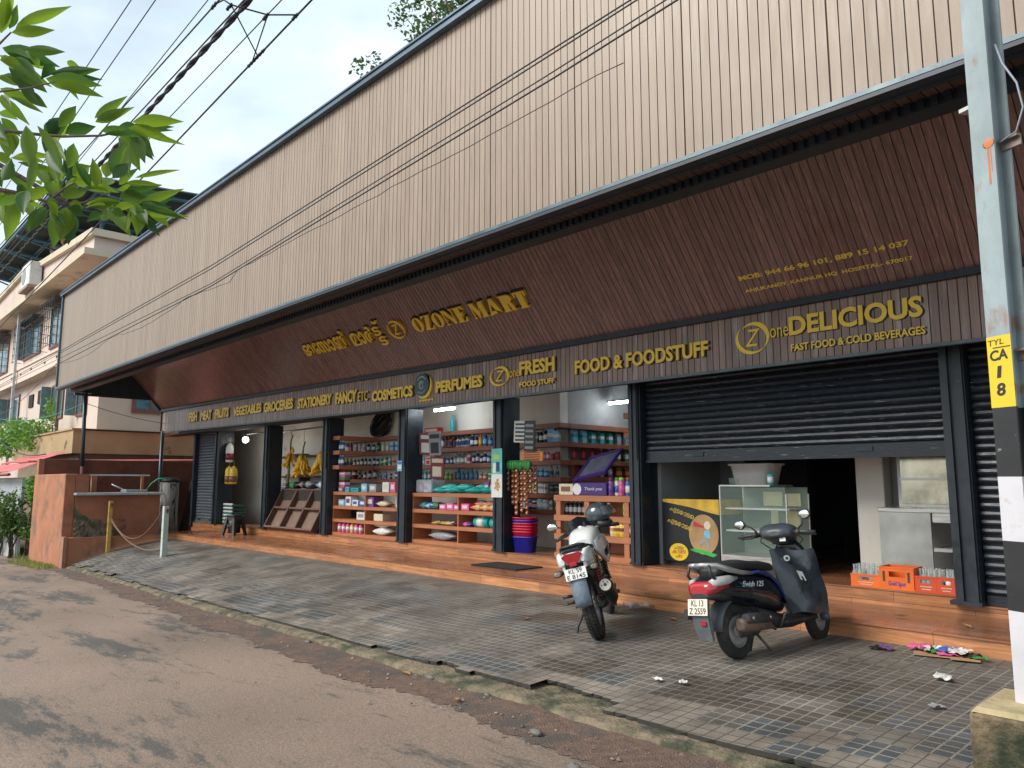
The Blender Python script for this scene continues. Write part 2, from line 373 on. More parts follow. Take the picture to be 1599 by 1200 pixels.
# --- steps and floor, glossy wood-look planks
def plank_mat(name, ax, bw, bh, c1, c2, joint=(.05, .02, .01), rough=.28, off=.37, grain=(1.5, 22), coat=0):
    m = bpy.data.materials.new(name); m.use_nodes = True; t = m.node_tree; p = t.nodes['Principled BSDF']
    co = N(t, "ShaderNodeTexCoord"); se = N(t, "ShaderNodeSeparateXYZ"); cb = N(t, "ShaderNodeCombineXYZ"); t.links.new(co.outputs['Object'], se.inputs[0])
    t.links.new(se.outputs[ax[0]], cb.inputs[0]); t.links.new(se.outputs[ax[1]], cb.inputs[1])
    br = N(t, "ShaderNodeTexBrick"); br.offset = off; br.inputs['Scale'].default_value = 1; br.inputs['Brick Width'].default_value = bw; br.inputs['Row Height'].default_value = bh
    br.inputs['Mortar Size'].default_value = .0025; br.inputs['Mortar Smooth'].default_value = .3; br.inputs['Bias'].default_value = 0
    br.inputs['Color1'].default_value = (*c1, 1); br.inputs['Color2'].default_value = (*c2, 1); br.inputs['Mortar'].default_value = (*joint, 1)
    mp0 = N(t, "ShaderNodeMapping"); mp0.inputs['Location'].default_value = (50, 50.01, 0); t.links.new(cb.outputs[0], mp0.inputs[0]); t.links.new(mp0.outputs[0], br.inputs['Vector'])
    mp_ = N(t, "ShaderNodeMapping"); mp_.inputs['Scale'].default_value = (grain[0], grain[1], 1); t.links.new(cb.outputs[0], mp_.inputs[0])
    no = N(t, "ShaderNodeTexNoise"); no.inputs['Scale'].default_value = 1.2; no.inputs['Detail'].default_value = 7; no.inputs['Roughness'].default_value = .62; no.inputs['Distortion'].default_value = .9
    t.links.new(mp_.outputs[0], no.inputs['Vector'])
    r_ = N(t, "ShaderNodeMapRange"); r_.inputs[1].default_value = .3; r_.inputs[2].default_value = .72; r_.inputs[3].default_value = .55; r_.inputs[4].default_value = 1.35
    t.links.new(no.outputs['Fac'], r_.inputs[0])
    mu = N(t, "ShaderNodeVectorMath", operation='SCALE'); t.links.new(br.outputs['Color'], mu.inputs[0]); t.links.new(r_.outputs[0], mu.inputs['Scale']); t.links.new(mu.outputs[0], p.inputs['Base Color'])
    dn = N(t, "ShaderNodeTexNoise"); dn.inputs['Scale'].default_value = 1.6; dn.inputs['Detail'].default_value = 5; t.links.new(co.outputs['Object'], dn.inputs['Vector'])
    rr = N(t, "ShaderNodeMapRange"); rr.inputs[1].default_value = .35; rr.inputs[2].default_value = .65; rr.inputs[3].default_value = rough - .1; rr.inputs[4].default_value = rough + .14
    t.links.new(dn.outputs['Fac'], rr.inputs[0]); t.links.new(rr.outputs[0], p.inputs['Roughness']); p.inputs['Coat Weight'].default_value = coat
    return m
RISER = plank_mat('plank_riser', (0, 2), 1.2, .2, (.46, .20, .085), (.34, .142, .062), rough=.3)
TREAD = plank_mat('plank_tread', (0, 1), 1.2, .2, (.35, .15, .072), (.25, .104, .053), rough=.22)
FLOORM = plank_mat('plank_floor', (0, 1), 1.2, .2, (.24, .1, .05), (.16, .065, .035), rough=.3)
b = MB()
b.box(-21.1, 4.4, 7.32, 8.52, -.3, .137, 0)
b.box(-21.1, 4.4, 7.30, 8.52, .137, .15, 1)
b.box(-22.7, -2.5, 8.52, 14.2, -.3, .305, 0)
b.box(-22.7, -2.5, 8.505, 14.2, .305, .318, 1)
b.box(-2.5, 4.4, 8.52, 14.2, -.3, .235, 0); b.box(-2.5, 4.4, 8.505, 14.2, .235, .248, 1)
tag(b.build('steps', [RISER, TREAD]), kind='structure')
# ================================================================ shop building
NAVY = mat('navy_paint', (.014, .021, .030), .42, var=.3, vscale=8, dirt=(.05, .055, .06), dscale=9, dlo=.62, dhi=.72, rvar=.12)
STEELB = mat('teal_steel', (.075, .105, .125), .45, metal=.2, var=.25, vscale=3, rvar=.15)
STEELD = mat('dark_steel', (.022, .032, .045), .45, metal=.2, var=.25, vscale=3)
WHITEW = mat('white_wall', (.74, .70, .62), .85, var=.07, vscale=1.3, bump=.08, bscale=40, dirt=(.38, .35, .3), dscale=2.2, dlo=.6, dhi=.8)
CEILW = mat('shop_ceiling', (.42, .42, .42), .85, var=.06, vscale=1)
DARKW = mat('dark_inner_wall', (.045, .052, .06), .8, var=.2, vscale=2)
GROOVE = mat('cladding_groove', (.06, .045, .037), .8, var=.1)
def grain_mat(name, c, rough, isl, st, var=.16, dirt=None, dlo=.55, dhi=.75):
    return mat(name, c, rough, var=var, vscale=5, stretch=st, island=isl, dirt=dirt, dscale=.9, dlo=dlo, dhi=dhi, rvar=.1)
FASM = grain_mat('fascia_board', (.275, .208, .155), .45, .07, (9, 9, .5), .16, (.225, .162, .115), .5, .78)
SOFM = grain_mat('soffit_board', (.235, .132, .113), .24, .13, (9, .8, .8), .3, (.21, .16, .15), .62, .78)
BANDM = grain_mat('band_board', (.235, .15, .12), .34, .22, (9, 9, .7), .25, (.46, .43, .41), .52, .72)
STRIPM = grain_mat('strip_board', (.10, .06, .05), .35, .12, (9, .8, .8), .2)
GABM = mat('gable_green_sheet', (.03, .055, .065), .5, var=.2, vscale=4)
shop = thing('shop_building', 'long single storey shop with brown plank cladding above open dark bays', 'shop', (0, 0, 0))
def tilt(x): return 0 if x > -9 else (-9 - x) / 15.2 * .2
def cladding(name, f, u0, u1, bw, mats, g=.011, seam=0, segs=1):
    b = MB(); n = int(round((u1 - u0) / bw)); bw = (u1 - u0) / n
    for i in range(n):
        a, c = u0 + i * bw, u0 + (i + 1) * bw; gg = g * (1.6 if seam and i % seam == 0 else 1)
        b.add([f(a + gg, 0, 0), f(c, 0, 0), f(c, 1, 0), f(a + gg, 1, 0), f(a + gg, 0, -.012), f(a + gg, 1, -.012), f(c, 0, -.012), f(c, 1, -.012)],
              [(0, 1, 2, 3), (4, 0, 3, 5), (1, 6, 7, 2)], 0)
        b.add([f(a, 0, -.012), f(a + gg, 0, -.012), f(a + gg, 1, -.012), f(a, 1, -.012)], [(0, 1, 2, 3)], 1)
    return b.build(name, mats, shop)
XL, XR = -24.2, 4.4
cladding('fascia_cladding', lambda u, t, d: (u, 5.15 - d, 4.085 + t * 2.645), XL + .03, XR, .0875, [FASM, mat('fascia_groove', (.115, .088, .07), .8, var=.1)], .009, 14)
# soffit: steep board slope from the sign band up behind the fascia beam
SD = Vector((0, -.6465, .7629))
cladding('soffit_cladding', lambda u, t, d: (u, 8.02 - .6465 * t * 2.2 - .7629 * d, 3.45 + tilt(u) * (1 - t) + .7629 * t * 2.2 - .6465 * d), XL, XR, .0875, [SOFM, GROOVE], .009)
cladding('sign_band_cladding', lambda u, t, d: (u, 8.03 - d, 2.79 + tilt(u) * .95 + t * (.63)), XL, XR, .0875, [BANDM, GROOVE], .010)
cladding('underside_strip', lambda u, t, d: (u, 5.2 + t * .30, 4.085 - d), XL, XR, .0875, [STRIPM, GROOVE], .009)
b = MB(); b.box(XL - .02, XR, 5.09, 5.2, 4.03, 4.064, 1); b.box(XL - .02, XR, 5.085, 5.146, 4.064, 4.098, 0)
b.box(XL - .02, XR, 5.2, 5.24, 4.02, 4.075, 1)
b.build('fascia_bottom_flange', [mat('flange_steel', (.095, .14, .16), .4, metal=.25, var=.3, vscale=4, rvar=.12, dirt=(.06, .09, .11), dscale=3, dlo=.5, dhi=.7), STEELD], shop)
b = MB(); b.box(XL - .02, XR, 5.5, 5.68, 4.01, 4.2, 0)
for i in range(330): b.box(XL + .02 + i * .0865, XL + .065 + i * .0865, 5.47, 5.52, 4.02, 4.15, 0)
b.build('rear_beam', STEELD, shop)
b = MB(); b.box(XL - .05, XR, 5.06, 5.2, 6.73, 6.80, 0); b.box(XL - .05, XR, 5.04, 5.24, 6.80, 6.825, 0); b.box(XL - .04, XL + .03, 5.1, 5.2, 4.1, 6.75, 0)
b.build('fascia_coping', mat('coping_steel', (.07, .11, .15), .4, metal=.3, var=.3, vscale=2), shop)
b = MB(); n = 260
for i in range(n):          # ribbed roof sheet over the canopy
    x0 = XL + i * (XR - XL) / n; x1 = x0 + (XR - XL) / n; xm = (x0 + x1) / 2
    b.add([(x0, 5.2, 6.7), (xm, 5.2, 6.73), (x1, 5.2, 6.7), (x0, 14.3, 5.2), (xm, 14.3, 5.23), (x1, 14.3, 5.2)], [(0, 1, 4, 3), (1, 2, 5, 4)])
b.build('roof', mat('roof_sheet', (.12, .16, .19), .5, metal=.4, var=.2), shop)
b = MB()
b.prism([(XL - .01, 5.69, 4.02), (XL - .01, 7.66, 3.95), (XL - .01, 7.0, 4.95), (XL - .01, 6.5, 5.6), (XL - .01, 5.69, 5.6)], (-.03, 0, 0))
for i in range(15): b.box(XL - .01, XL + .006, 5.72 + i * .13, 5.735 + i * .13, 4.0, 4.1 + (.0 if i > 13 else .8 - max(0, i - 9) * .18), 0)
b.box(XL - .06, XL + .02, 5.6, 7.75, 3.93, 4.0, 0)
b.prism([(XL + .0, 7.98, 3.58), (XL + .0, 8.06, 3.62), (XL + .0, 6.6, 5.35), (XL + .0, 6.52, 5.31)], (-.08, 0, 0))
b.build('canopy_gable', [GABM], shop)
b = MB()
for x0, x1 in ((XL, -20), (-20, -16), (-16, -12), (-12, -9), (-9, XR)):
    a, c = tilt(x0), tilt(x1)
    for yy0, yy1, z0, z1, k in ((7.955, 8.05, 3.40, 3.465, 1), (8.0, 8.06, 2.755, 2.79, .95)):
        vs = [(x0, yy0, z0 + a * k), (x1, yy0, z0 + c * k), (x1, yy1, z0 + c * k), (x0, yy1, z0 + a * k), (x0, yy0, z1 + a * k), (x1, yy0, z1 + c * k), (x1, yy1, z1 + c * k), (x0, yy1, z1 + a * k)]
        b.add(vs, [(3, 2, 1, 0), (4, 5, 6, 7), (0, 1, 5, 4), (1, 2, 6, 5), (2, 3, 7, 6), (3, 0, 4, 7)], 0 if k == 1 else 1)
b.box(XL - .03, XL, 7.99, 8.07, 2.94, 3.68, 0)
b.build('band_trim', [STEELD, mat('trim_grey', (.11, .14, .155), .5, metal=.2, var=.25)], shop)
b = MB(); b.box(-22.9, XR, 8.08, 8.75, 2.86, 3.95); b.build('lintel', mat('lintel_dark', (.05, .055, .06), .8), shop)
# underside of the band pocket
b = MB(); b.box(XL, XR, 8.063, 8.45, 2.85, 2.858); b.build('band_underside', mat('lintel_dark', (.05, .055, .06), .8), shop)
# pillars with shutter guides
PIL = [(-18.1, -17.8), (-15.18, -14.88), (-12.25, -11.93), (-9.48, -9.2), (-6.62, -6.41)]
def pillar(x0, x1):
    b = MB(); b.box(x0, x1, 8.47, 8.84, .319, 2.86, 0, ch=.006)
    b.box(x0 + .05, x0 + .075, 8.452, 8.469, .319, 2.85, 0); b.box(x1 - .09, x1 - .02, 8.44, 8.469, .319, 2.85, 0)
    b.box(x1 - .075, x1 - .035, 8.425, 8.44, 1.75, 2.85, 0)
    b.box(x0 - .01, x1 + .01, 8.46, 8.468, .319, .36, 0)
    return b.build('pillar', NAVY, shop)
for p in PIL: pillar(*p)
b = MB(); b.box(-21.1, -20.85, 8.47, 8.9, .319, 2.86, 0, ch=.006); b.box(-21.08, -21.0, 8.44, 8.469, .319, 2.85, 0); b.build('pillar', NAVY, shop)
b = MB(); b.box(-2.58, -2.36, 8.44, 8.84, .25, 2.86, 0, ch=.006); b.box(-2.57, -2.5, 8.40, 8.439, .25, 2.85, 0); b.box(-2.44, -2.37, 8.40, 8.439, .25, 2.85, 0)
b.box(-2.62, -2.34, 8.38, 8.5, .249, .29, 0); b.build('pillar', NAVY, shop)
b = MB(); b.box(.9, 1.2, 8.44, 8.84, .25, 2.86, 0, ch=.006); b.build('pillar', NAVY, shop)
# roller shutters
SHUT = mat('shutter_paint', (.012, .018, .027), .33, var=.35, vscale=5, rvar=.14, dirt=(.30, .30, .32), dscale=2.2, dlo=.63, dhi=.66, stretch=(1.6, 1, 34))
SHUTL = mat('shutter_paint_grey', (.085, .095, .11), .4, var=.25, vscale=5, rvar=.12)
def shutter(x0, x1, y, z0, z1, m, rail=.16, pitch=.083):
    b = MB(); rings = []; z = z0 + rail
    prof = []
    while z < z1:
        for dz, dy in ((0, 0), (.012, -.012), (.03, -.02), (.055, -.014), (.07, 0), (.076, .008)):
            prof.append((y + dy, z + dz * pitch / .083))
        z += pitch
    b.loft([[(x0, a, c) for a, c in prof], [(x1, a, c) for a, c in prof]], 0, False, closed=False, smooth=False)
    o = b.build('roller_shutter', m, shop)
    b = MB(); b.box(x0, x1, y - .03, y + .012, z0, z0 + rail, 0, ch=.006); b.box(x0, x1, y - .05, y - .03, z0, z0 + .03, 0)
    for q in (.22, .78):
        xx = x0 + (x1 - x0) * q; b.box(xx - .09, xx + .09, y - .045, y - .03, z0 + .07, z0 + .12, 1)
    b.build('bottom_rail', [m, STEELD], o); return o
shutter(-6.40, -2.59, 8.6, 1.71, 2.85, SHUT)
shutter(-2.35, .89, 8.6, .25, 2.85, SHUT, .1)
shutter(-22.6, -21.12, 8.6, .32, 2.9, SHUTL, .1)
b = MB(); b.box(-22.72, -22.6, 8.47, 8.9, .2, 2.9, 0); b.build('pillar', NAVY, shop)
# walls, ceiling
b = MB(); b.box(-22.7, -9.08, 9.7, 9.9, .319, 3.3, 0); b.build('back_wall', WHITEW, shop)
b = MB(); b.box(-9.28, -9.08, 9.9, 13.6, .319, 3.3, 0); b.build('aisle_wall', mat('aisle_wall_paint', (.3, .3, .29), .85, var=.1), shop)
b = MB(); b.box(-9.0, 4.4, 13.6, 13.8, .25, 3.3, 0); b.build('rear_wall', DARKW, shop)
b = MB(); b.box(-22.9, -22.7, 8.9, 13.8, -.3, 3.9, 0); b.build('side_wall', mat('side_plaster', (.12, .1, .085), .9, var=.3, vscale=2), shop)
b = MB(); b.box(4.4, 4.6, 8.0, 13.8, -.3, 6.0, 0); b.build('side_wall', mat('side_plaster', (.12, .1, .085), .9, var=.3, vscale=2), shop)
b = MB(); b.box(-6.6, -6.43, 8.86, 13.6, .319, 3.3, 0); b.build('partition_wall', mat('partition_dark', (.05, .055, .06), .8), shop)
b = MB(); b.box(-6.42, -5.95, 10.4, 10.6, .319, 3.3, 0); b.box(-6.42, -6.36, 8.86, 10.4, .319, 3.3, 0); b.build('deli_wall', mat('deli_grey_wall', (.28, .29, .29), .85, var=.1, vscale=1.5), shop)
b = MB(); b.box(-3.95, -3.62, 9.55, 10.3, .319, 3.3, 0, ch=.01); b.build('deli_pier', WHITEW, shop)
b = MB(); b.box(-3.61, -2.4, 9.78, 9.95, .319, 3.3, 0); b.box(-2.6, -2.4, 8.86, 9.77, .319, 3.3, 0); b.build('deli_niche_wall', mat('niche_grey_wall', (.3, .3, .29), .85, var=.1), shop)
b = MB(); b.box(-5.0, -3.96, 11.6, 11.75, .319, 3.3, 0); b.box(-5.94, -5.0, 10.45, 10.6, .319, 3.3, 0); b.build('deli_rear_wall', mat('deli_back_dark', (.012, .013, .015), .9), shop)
b = MB(); b.box(-22.7, 4.4, 8.76, 13.8, 3.3, 3.42); b.build('ceiling', CEILW, shop)
b = MB(); b.box(-9.05, -6.65, 11.6, 11.9, 2.95, 3.295, 0); b.build('ceiling_beam', CEILW, shop)
# side returns of the bays, painted dark, behind each pillar
# slim posts that carry the canopy's far end, and the tie rail between them
b = MB(); b.tube([(-24.12, 5.85, 4.02), (-24.1, 5.9, 1.9)], .05, 10, 0); b.tube([(-24.1, 5.9, 1.9), (-24.08, 5.95, -.5)], .05, 10, 1)
b.build('canopy_post', [mat('post_steel', (.045, .07, .085), .4, metal=.2), mat('post_rust_red', (.14, .05, .03), .7, var=.25)], shop)
b = MB(); b.tube([(-24.0, 8.0, 3.0), (-24.0, 8.0, -.3)], .055, 10); b.build('canopy_post', mat('post_steel', (.045, .07, .085), .4, metal=.2), shop)
b = MB(); b.box(-24.12, -24.08, 5.9, 8.0, 2.93, 2.97); b.build('tie_rail', STEELD, shop)
# tube lights that are on in the aisle, and wires along the ceiling
TUBE = mat('lit_tube', (.9, .95, 1), .4, emit=(.82, .93, 1), estr=30)
for (x, y, z, lab) in ((-8.65, 10.9, 2.9, 'lit white tube light on the aisle ceiling, left of the pair'), (-8.1, 11.1, 2.9, 'lit white tube light on the aisle ceiling, right of the pair'), (-11.45, 8.98, 2.84, 'lit white tube light at the top of the turquoise packet bay')):
    t = thing('tube_light', lab, 'lamp', (x, y, z), group='lit tube lights')
    b = MB(); b.cyl((-.3, 0, 0), (.3, 0, 0), .022, seg=10); b.build('tube', TUBE, t)
    b = MB(); b.box(-.32, .32, -.03, .03, .025, .06); b.tube([(-.2, 0, .06), (-.2, 0, .38)], .006, 6); b.tube([(.2, 0, .06), (.2, 0, .38)], .006, 6); b.build('batten', mat('batten_white', (.6, .6, .6), .6), t)
# ================================================================ signs
GOLD = mat('gold_letter', (.88, .60, .055), .4, var=.06, vscale=5, dirt=(.66, .45, .08), dscale=3, dlo=.58, dhi=.8)
GOLDP = mat('gold_vinyl', (.82, .58, .08), .55, var=.15, vscale=8)
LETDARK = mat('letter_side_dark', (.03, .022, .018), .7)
YB = 8.03
def bandZ(x): return 2.79 + tilt(x) * .95
def bsign(name, label, pieces, group='raised gold lettering on the sign band'):
    """pieces: (body, x0, x1, z0, z1, bold, shear, depth) on the upright sign band"""
    x0 = min(p[1] for p in pieces); t = thing(name, label, 'sign', (x0, YB, min(p[3] for p in pieces)), group=group)
    for bd, a, c, z0, z1, bo, sh, dp in pieces:
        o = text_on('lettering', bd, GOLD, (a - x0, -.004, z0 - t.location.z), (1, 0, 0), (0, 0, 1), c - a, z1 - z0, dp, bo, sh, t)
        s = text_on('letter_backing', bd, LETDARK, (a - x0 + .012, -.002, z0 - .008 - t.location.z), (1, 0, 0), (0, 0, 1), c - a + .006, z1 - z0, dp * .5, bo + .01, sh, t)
    return t
bsign('fish_sign', 'gold raised word FISH at the far left end of the sign band', [('FISH', -21.92, -21.33, 3.145, 3.42, .042, 0, .03)])
bsign('meat_sign', 'gold raised word MEAT, second word on the sign band', [('MEAT', -21.06, -20.31, 3.135, 3.40, .042, 0, .03)])
bsign('fruits_sign', 'gold raised word FRUITS between MEAT and VEGETABLES on the sign band', [('FRUITS', -20.08, -19.2, 3.13, 3.39, .042, 0, .03)])
bsign('vegetables_sign', 'gold raised word VEGETABLES on the left half of the sign band', [('VEGETABLES', -18.9, -17.3, 3.12, 3.355, .042, 0, .03)])
bsign('groceries_sign', 'gold raised word GROCERIES over the banana bay', [('GROCERIES', -17.15, -15.7, 3.095, 3.34, .042, 0, .03)])
bsign('stationery_sign', 'gold raised word STATIONERY between GROCERIES and FANCY on the sign band', [('STATIONERY', -15.47, -14.0, 3.066, 3.296, .042, 0, .03)])
bsign('fancy_sign', 'gold raised words FANCY ETC, the last letters smaller, on the sign band', [('FANCY', -13.84, -13.02, 3.043, 3.293, .042, 0, .03), ('ETC', -12.97, -12.62, 3.04, 3.228, .0, 0, .03)])
bsign('cosmetics_sign', 'gold raised word COSMETICS left of the round dark badge', [('COSMETICS', -12.46, -11.13, 2.99, 3.20, .045, 0, .035)])
bsign('perfumes_sign', 'gold raised word PERFUMES right of the round dark badge', [('PERFUMES', -10.44, -9.21, 2.985, 3.19, .045, 0, .035)])
bsign('food_sign', 'gold raised words FOOD & FOODSTUFF over the aisle pillar', [('FOOD & FOODSTUFF', -7.19, -5.0, 2.975, 3.172, .03, 0, .03)])
def arc_ring(b, cx, cz, rx, rz, w0, w1, a0, a1, y, dp, mi=0, n=40, rot=0):
    """crescent stroke: width runs from w0 through w1 back to w0 along the arc"""
    out = []
    for i in range(n + 1):
        q = i / n; a = R(a0 + (a1 - a0) * q); w_ = w0 + (w1 - w0) * math.sin(PI * q)
        ca, sa = math.cos(a), math.sin(a)
        def pt(f): 
            px_, pz_ = rx * f * ca, rz * f * sa; return (cx + px_ * math.cos(rot) - pz_ * math.sin(rot), cz + px_ * math.sin(rot) + pz_ * math.cos(rot))
        o_, i_ = pt(1), pt(1 - w_)
        out.append([(o_[0], y, o_[1]), (o_[0], y - dp, o_[1]), (i_[0], y - dp, i_[1]), (i_[0], y, i_[1])])
    b.loft(out, mi, True, smooth=False)
def emblem_on(parent, O, U, V, w_, h_, depth=.02, name='emblem'):
    """round swirl with an italic Z inside, on the plane O,U,V"""
    b = MB(); arc_ring(b, .04, .02, .46, .48, .03, .30, -48, 138, 0, 1); arc_ring(b, -.03, -.02, .50, .50, .02, .24, 132, 318, 0, 1, rot=0)
    U = Vector(U).normalized(); V = Vector(V).normalized(); W = U.cross(V); O = Vector(O)
    b.v = [tuple(O + U * (p[0] * w_) + V * (p[2] * h_) + W * (-p[1] * depth + .003)) for p in b.v]
    e = b.build(name, GOLD, parent)
    text_on('emblem_letter', 'Z', GOLD, O - U * (.24 * w_) - V * (.27 * h_), U, V, w_ * .46, h_ * .54, depth, 0.0, .25, e, rise=.002)
    return e
t = bsign('fresh_sign', 'gold lettering FRESH over FOOD STUFF with swirl emblem on its left', [('FRESH', -8.34, -7.59, 3.075, 3.295, .035, 0, .03), ('one', -8.575, -8.355, 3.07, 3.175, -.005, 0, .02), ('FOOD STUFF', -8.34, -7.6, 2.895, 2.974, .03, 0, .025)])
lz = t.location
emblem_on(t, Vector((-8.8, YB, 3.12)) - lz, (1, 0, 0), (0, 0, 1), .44, .31, .025)
t = bsign('delicious_sign', 'large gold lettering DELICIOUS over FAST FOOD & COLD BEVERAGES with swirl emblem', [('DELICIOUS', -3.96, -2.56, 3.078, 3.295, .032, 0, .012), ('one', -4.19, -3.97, 3.085, 3.195, -.004, 0, .008), ('FAST FOOD & COLD BEVERAGES', -3.95, -2.55, 2.897, 2.98, .025, 0, .008)])
emblem_on(t, Vector((-4.41, YB, 3.12)) - t.location, (1, 0, 0), (0, 0, 1), .42, .37, .01)
# round dark badge with gold crescent
t = thing('round_badge', 'round dark green badge with gold crescent between COSMETICS and PERFUMES', 'sign', (-10.84, YB, 3.17))
b = MB(); b.cyl((0, 0, 0), (0, -.05, 0), .205, seg=32)
bd = b.build('badge_disc', mat('badge_dark_green', (.012, .045, .05), .35, var=.2), t)
b = MB(); arc_ring(b, .04, -.02, .23, .23, .05, .3, -150, 40, 0, .03); b.build('gold_crescent', GOLD, t)
b = MB(); arc_ring(b, 0, 0, .075, .075, .15, .3, 30, 330, -.05, .004); arc_ring(b, .0, .0, .045, .045, .2, .4, -60, 200, -.05, .004)
for i in range(9):
    a = R(40 + i * 12.5); b.box(.145 * math.cos(a) - .012, .145 * math.cos(a) + .012, -.054, -.05, .145 * math.sin(a) - .014, .145 * math.sin(a) + .014, 0)
for i in range(7):
    a = R(235 + i * 12.5); b.box(.15 * math.cos(a) - .01, .15 * math.cos(a) + .01, -.054, -.05, .15 * math.sin(a) - .01, .15 * math.sin(a) + .01, 0)
b.build('badge_marks', mat('badge_pale_marks', (.35, .45, .42), .5), t)
b = MB()
for i in range(10): b.box(-.1 + i * .042, -.1 + i * .042 + .03, -.02, -.002, -.30 + (i % 3) * .006, -.262, 0)
b.build('small_lettering', GOLD, t)
# ---- lettering on the steep soffit
def sofP(x, d): return Vector((x, 8.02 - .6465 * d, 3.45 + tilt(x) + .7629 * d))
SV = (0, -.6465, .7629)
def ssign(name, label, pieces, m=GOLD, dk=True):
    x0 = min(p[1] for p in pieces); t = thing(name, label, 'sign', sofP(x0, min(p[3] for p in pieces)))
    for bd, a, c, d0, d1, bo, sh, dp in pieces:
        tl = (tilt(a) - tilt(c)); U = (c - a, 0, -tl)
        text_on('lettering', bd, m, sofP(a, d0) - t.location, U, SV, c - a, d1 - d0, dp, bo, sh, t)
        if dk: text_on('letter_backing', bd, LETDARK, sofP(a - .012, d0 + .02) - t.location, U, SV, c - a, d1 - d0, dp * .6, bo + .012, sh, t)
    return t
ssign('phone_lettering', 'two lines of gold vinyl with phone numbers and address at right of soffit',
      [('MOB: 944 66 96 101, 889 15 14 037', -4.40, -2.55, .386, .458, .03, 0, .003), ('ANJUKANDY, KANNUR HQ  HOSPITAL- 670017', -4.39, -2.56, .222, .278, .022, 0, .003)], GOLDP, False)
ssign('far_phone_lettering', 'two lines of small gold vinyl at the far left end of soffit',
      [('MOB: 944 66 96 101, 889 15 14 037', -21.92, -19.9, .44, .52, .02, 0, .003), ('ANJUKANDY, KANNUR HQ  HOSPITAL- 670017', -21.9, -19.9, .24, .31, .012, 0, .003)], GOLDP, False)
# fat serif capitals, drawn stroke by stroke (unit height)
FAT = {
 'O': (.86, [('ring', .43, .5, .43, .5, .62)]),
 'Z': (.78, [('p', [(.02, .80), (.02, 1), (.76, 1), (.76, .94), (.36, .08), (.60, .08), (.70, .26), (.76, .26), (.76, 0), (0, 0), (0, .06), (.40, .93), (.20, .93), (.08, .80)])]),
 'N': (.92, [('p', [(0, 0), (0, .06), (.07, .06), (.07, .94), (0, .94), (0, 1), (.34, 1), (.76, .36), (.76, .94), (.66, .94), (.66, 1), (.92, 1), (.92, .94), (.83, .94), (.83, 0), (.70, 0), (.14, .84), (.14, .06), (.24, .06), (.24, 0)])]),
 'E': (.76, [('p', [(0, 0), (0, .06), (.08, .06), (.08, .94), (0, .94), (0, 1), (.74, 1), (.74, .74), (.69, .74), (.58, .93), (.44, .93), (.44, .56), (.54, .64), (.58, .64), (.58, .36), (.54, .36), (.44, .48), (.44, .07), (.60, .07), (.71, .28), (.76, .28), (.76, 0)])]),
 'M': (1.12, [('p', [(0, 0), (0, .06), (.08, .06), (.08, .94), (0, .94), (0, 1), (.36, 1), (.58, .42), (.76, 1), (1.12, 1), (1.12, .94), (1.04, .94), (1.04, .06), (1.12, .06), (1.12, 0), (.64, 0), (.64, .06), (.72, .06), (.72, .72), (.48, 0), (.42, 0), (.15, .74), (.15, .06), (.24, .06), (.24, 0)])]),
 'A': (.98, [('p', [(0, 0), (0, .06), (.07, .06), (.36, 1), (.60, 1), (.92, .06), (.98, .06), (.98, 0), (.50, 0), (.50, .06), (.58, .06), (.53, .24), (.24, .24), (.24, .30), (.51, .30), (.39, .70), (.17, .06), (.28, .06), (.28, 0)])]),
 'R': (.94, [('p', [(0, 0), (0, .06), (.08, .06), (.08, .94), (0, .94), (0, 1), (.56, 1), (.74, .95), (.82, .82), (.82, .68), (.74, .57), (.62, .52), (.74, .48), (.82, .06), (.94, .06), (.94, 0), (.60, 0), (.50, .46), (.44, .49), (.44, .06), (.52, .06), (.52, 0)]), ]),
 'T': (.82, [('p', [(.03, .68), (0, 1), (.82, 1), (.79, .68), (.73, .68), (.66, .92), (.60, .93), (.60, .06), (.70, .06), (.70, 0), (.14, 0), (.14, .06), (.23, .06), (.23, .93), (.16, .92), (.09, .68)])]),
}
def fat_text(word, O, U, V, w_, h_, depth, m, parent, name='lettering', grow=0, rise=0):
    b = MB(); x = 0; tot = sum(FAT[c][0] if c != ' ' else .35 for c in word) + .07 * (len(word) - 1)
    U = Vector(U).normalized(); V = Vector(V).normalized(); W = U.cross(V); O = Vector(O); k = w_ / tot
    def put(p, z): return O + U * (p[0] * k) + V * (p[1] * h_) + W * z
    for c in word:
        if c == ' ': x += .42; continue
        wd, parts = FAT[c]
        for pr in parts:
            if pr[0] == 'p':
                pts = [(x + q[0], q[1]) for q in pr[1]]
                from mathutils.geometry import tessellate_polygon
                tris = tessellate_polygon([[Vector((q[0], q[1], 0)) for q in pts]]); n = len(pts)
                b.add([put(q, rise) for q in pts] + [put(q, rise + depth) for q in pts], [tuple(t_) for t_ in tris] + [tuple(i + n for i in t_) for t_ in tris] + [(i, (i + 1) % n, n + (i + 1) % n, n + i) for i in range(n)])
            else:
                _, cx, cy, rx, ry, inner = pr; n = 28; rg = []
                for i in range(n + 1):
                    a = 2 * PI * i / n; o_ = (x + cx + rx * math.cos(a), cy + ry * math.sin(a)); i_ = (x + cx + rx * .36 * math.cos(a), cy + ry * .86 * math.sin(a))
                    rg.append([put(o_, rise), put(o_, rise + depth), put(i_, rise + depth), put(i_, rise)])
                b.loft(rg, 0, False, smooth=False)
        x += wd + .07
    return b.build(name, m, parent)
x0, d0 = -10.36, .715
t = thing('shop_name_lettering', 'large raised gold serif lettering on the soffit right of the round emblem', 'sign', sofP(x0, d0))
o = lambda x, d: sofP(x, d) - t.location
fat_text('OZONE MART', o(x0, d0), (2.78, 0, -.02), SV, 2.78, .27, .05, GOLD, t)
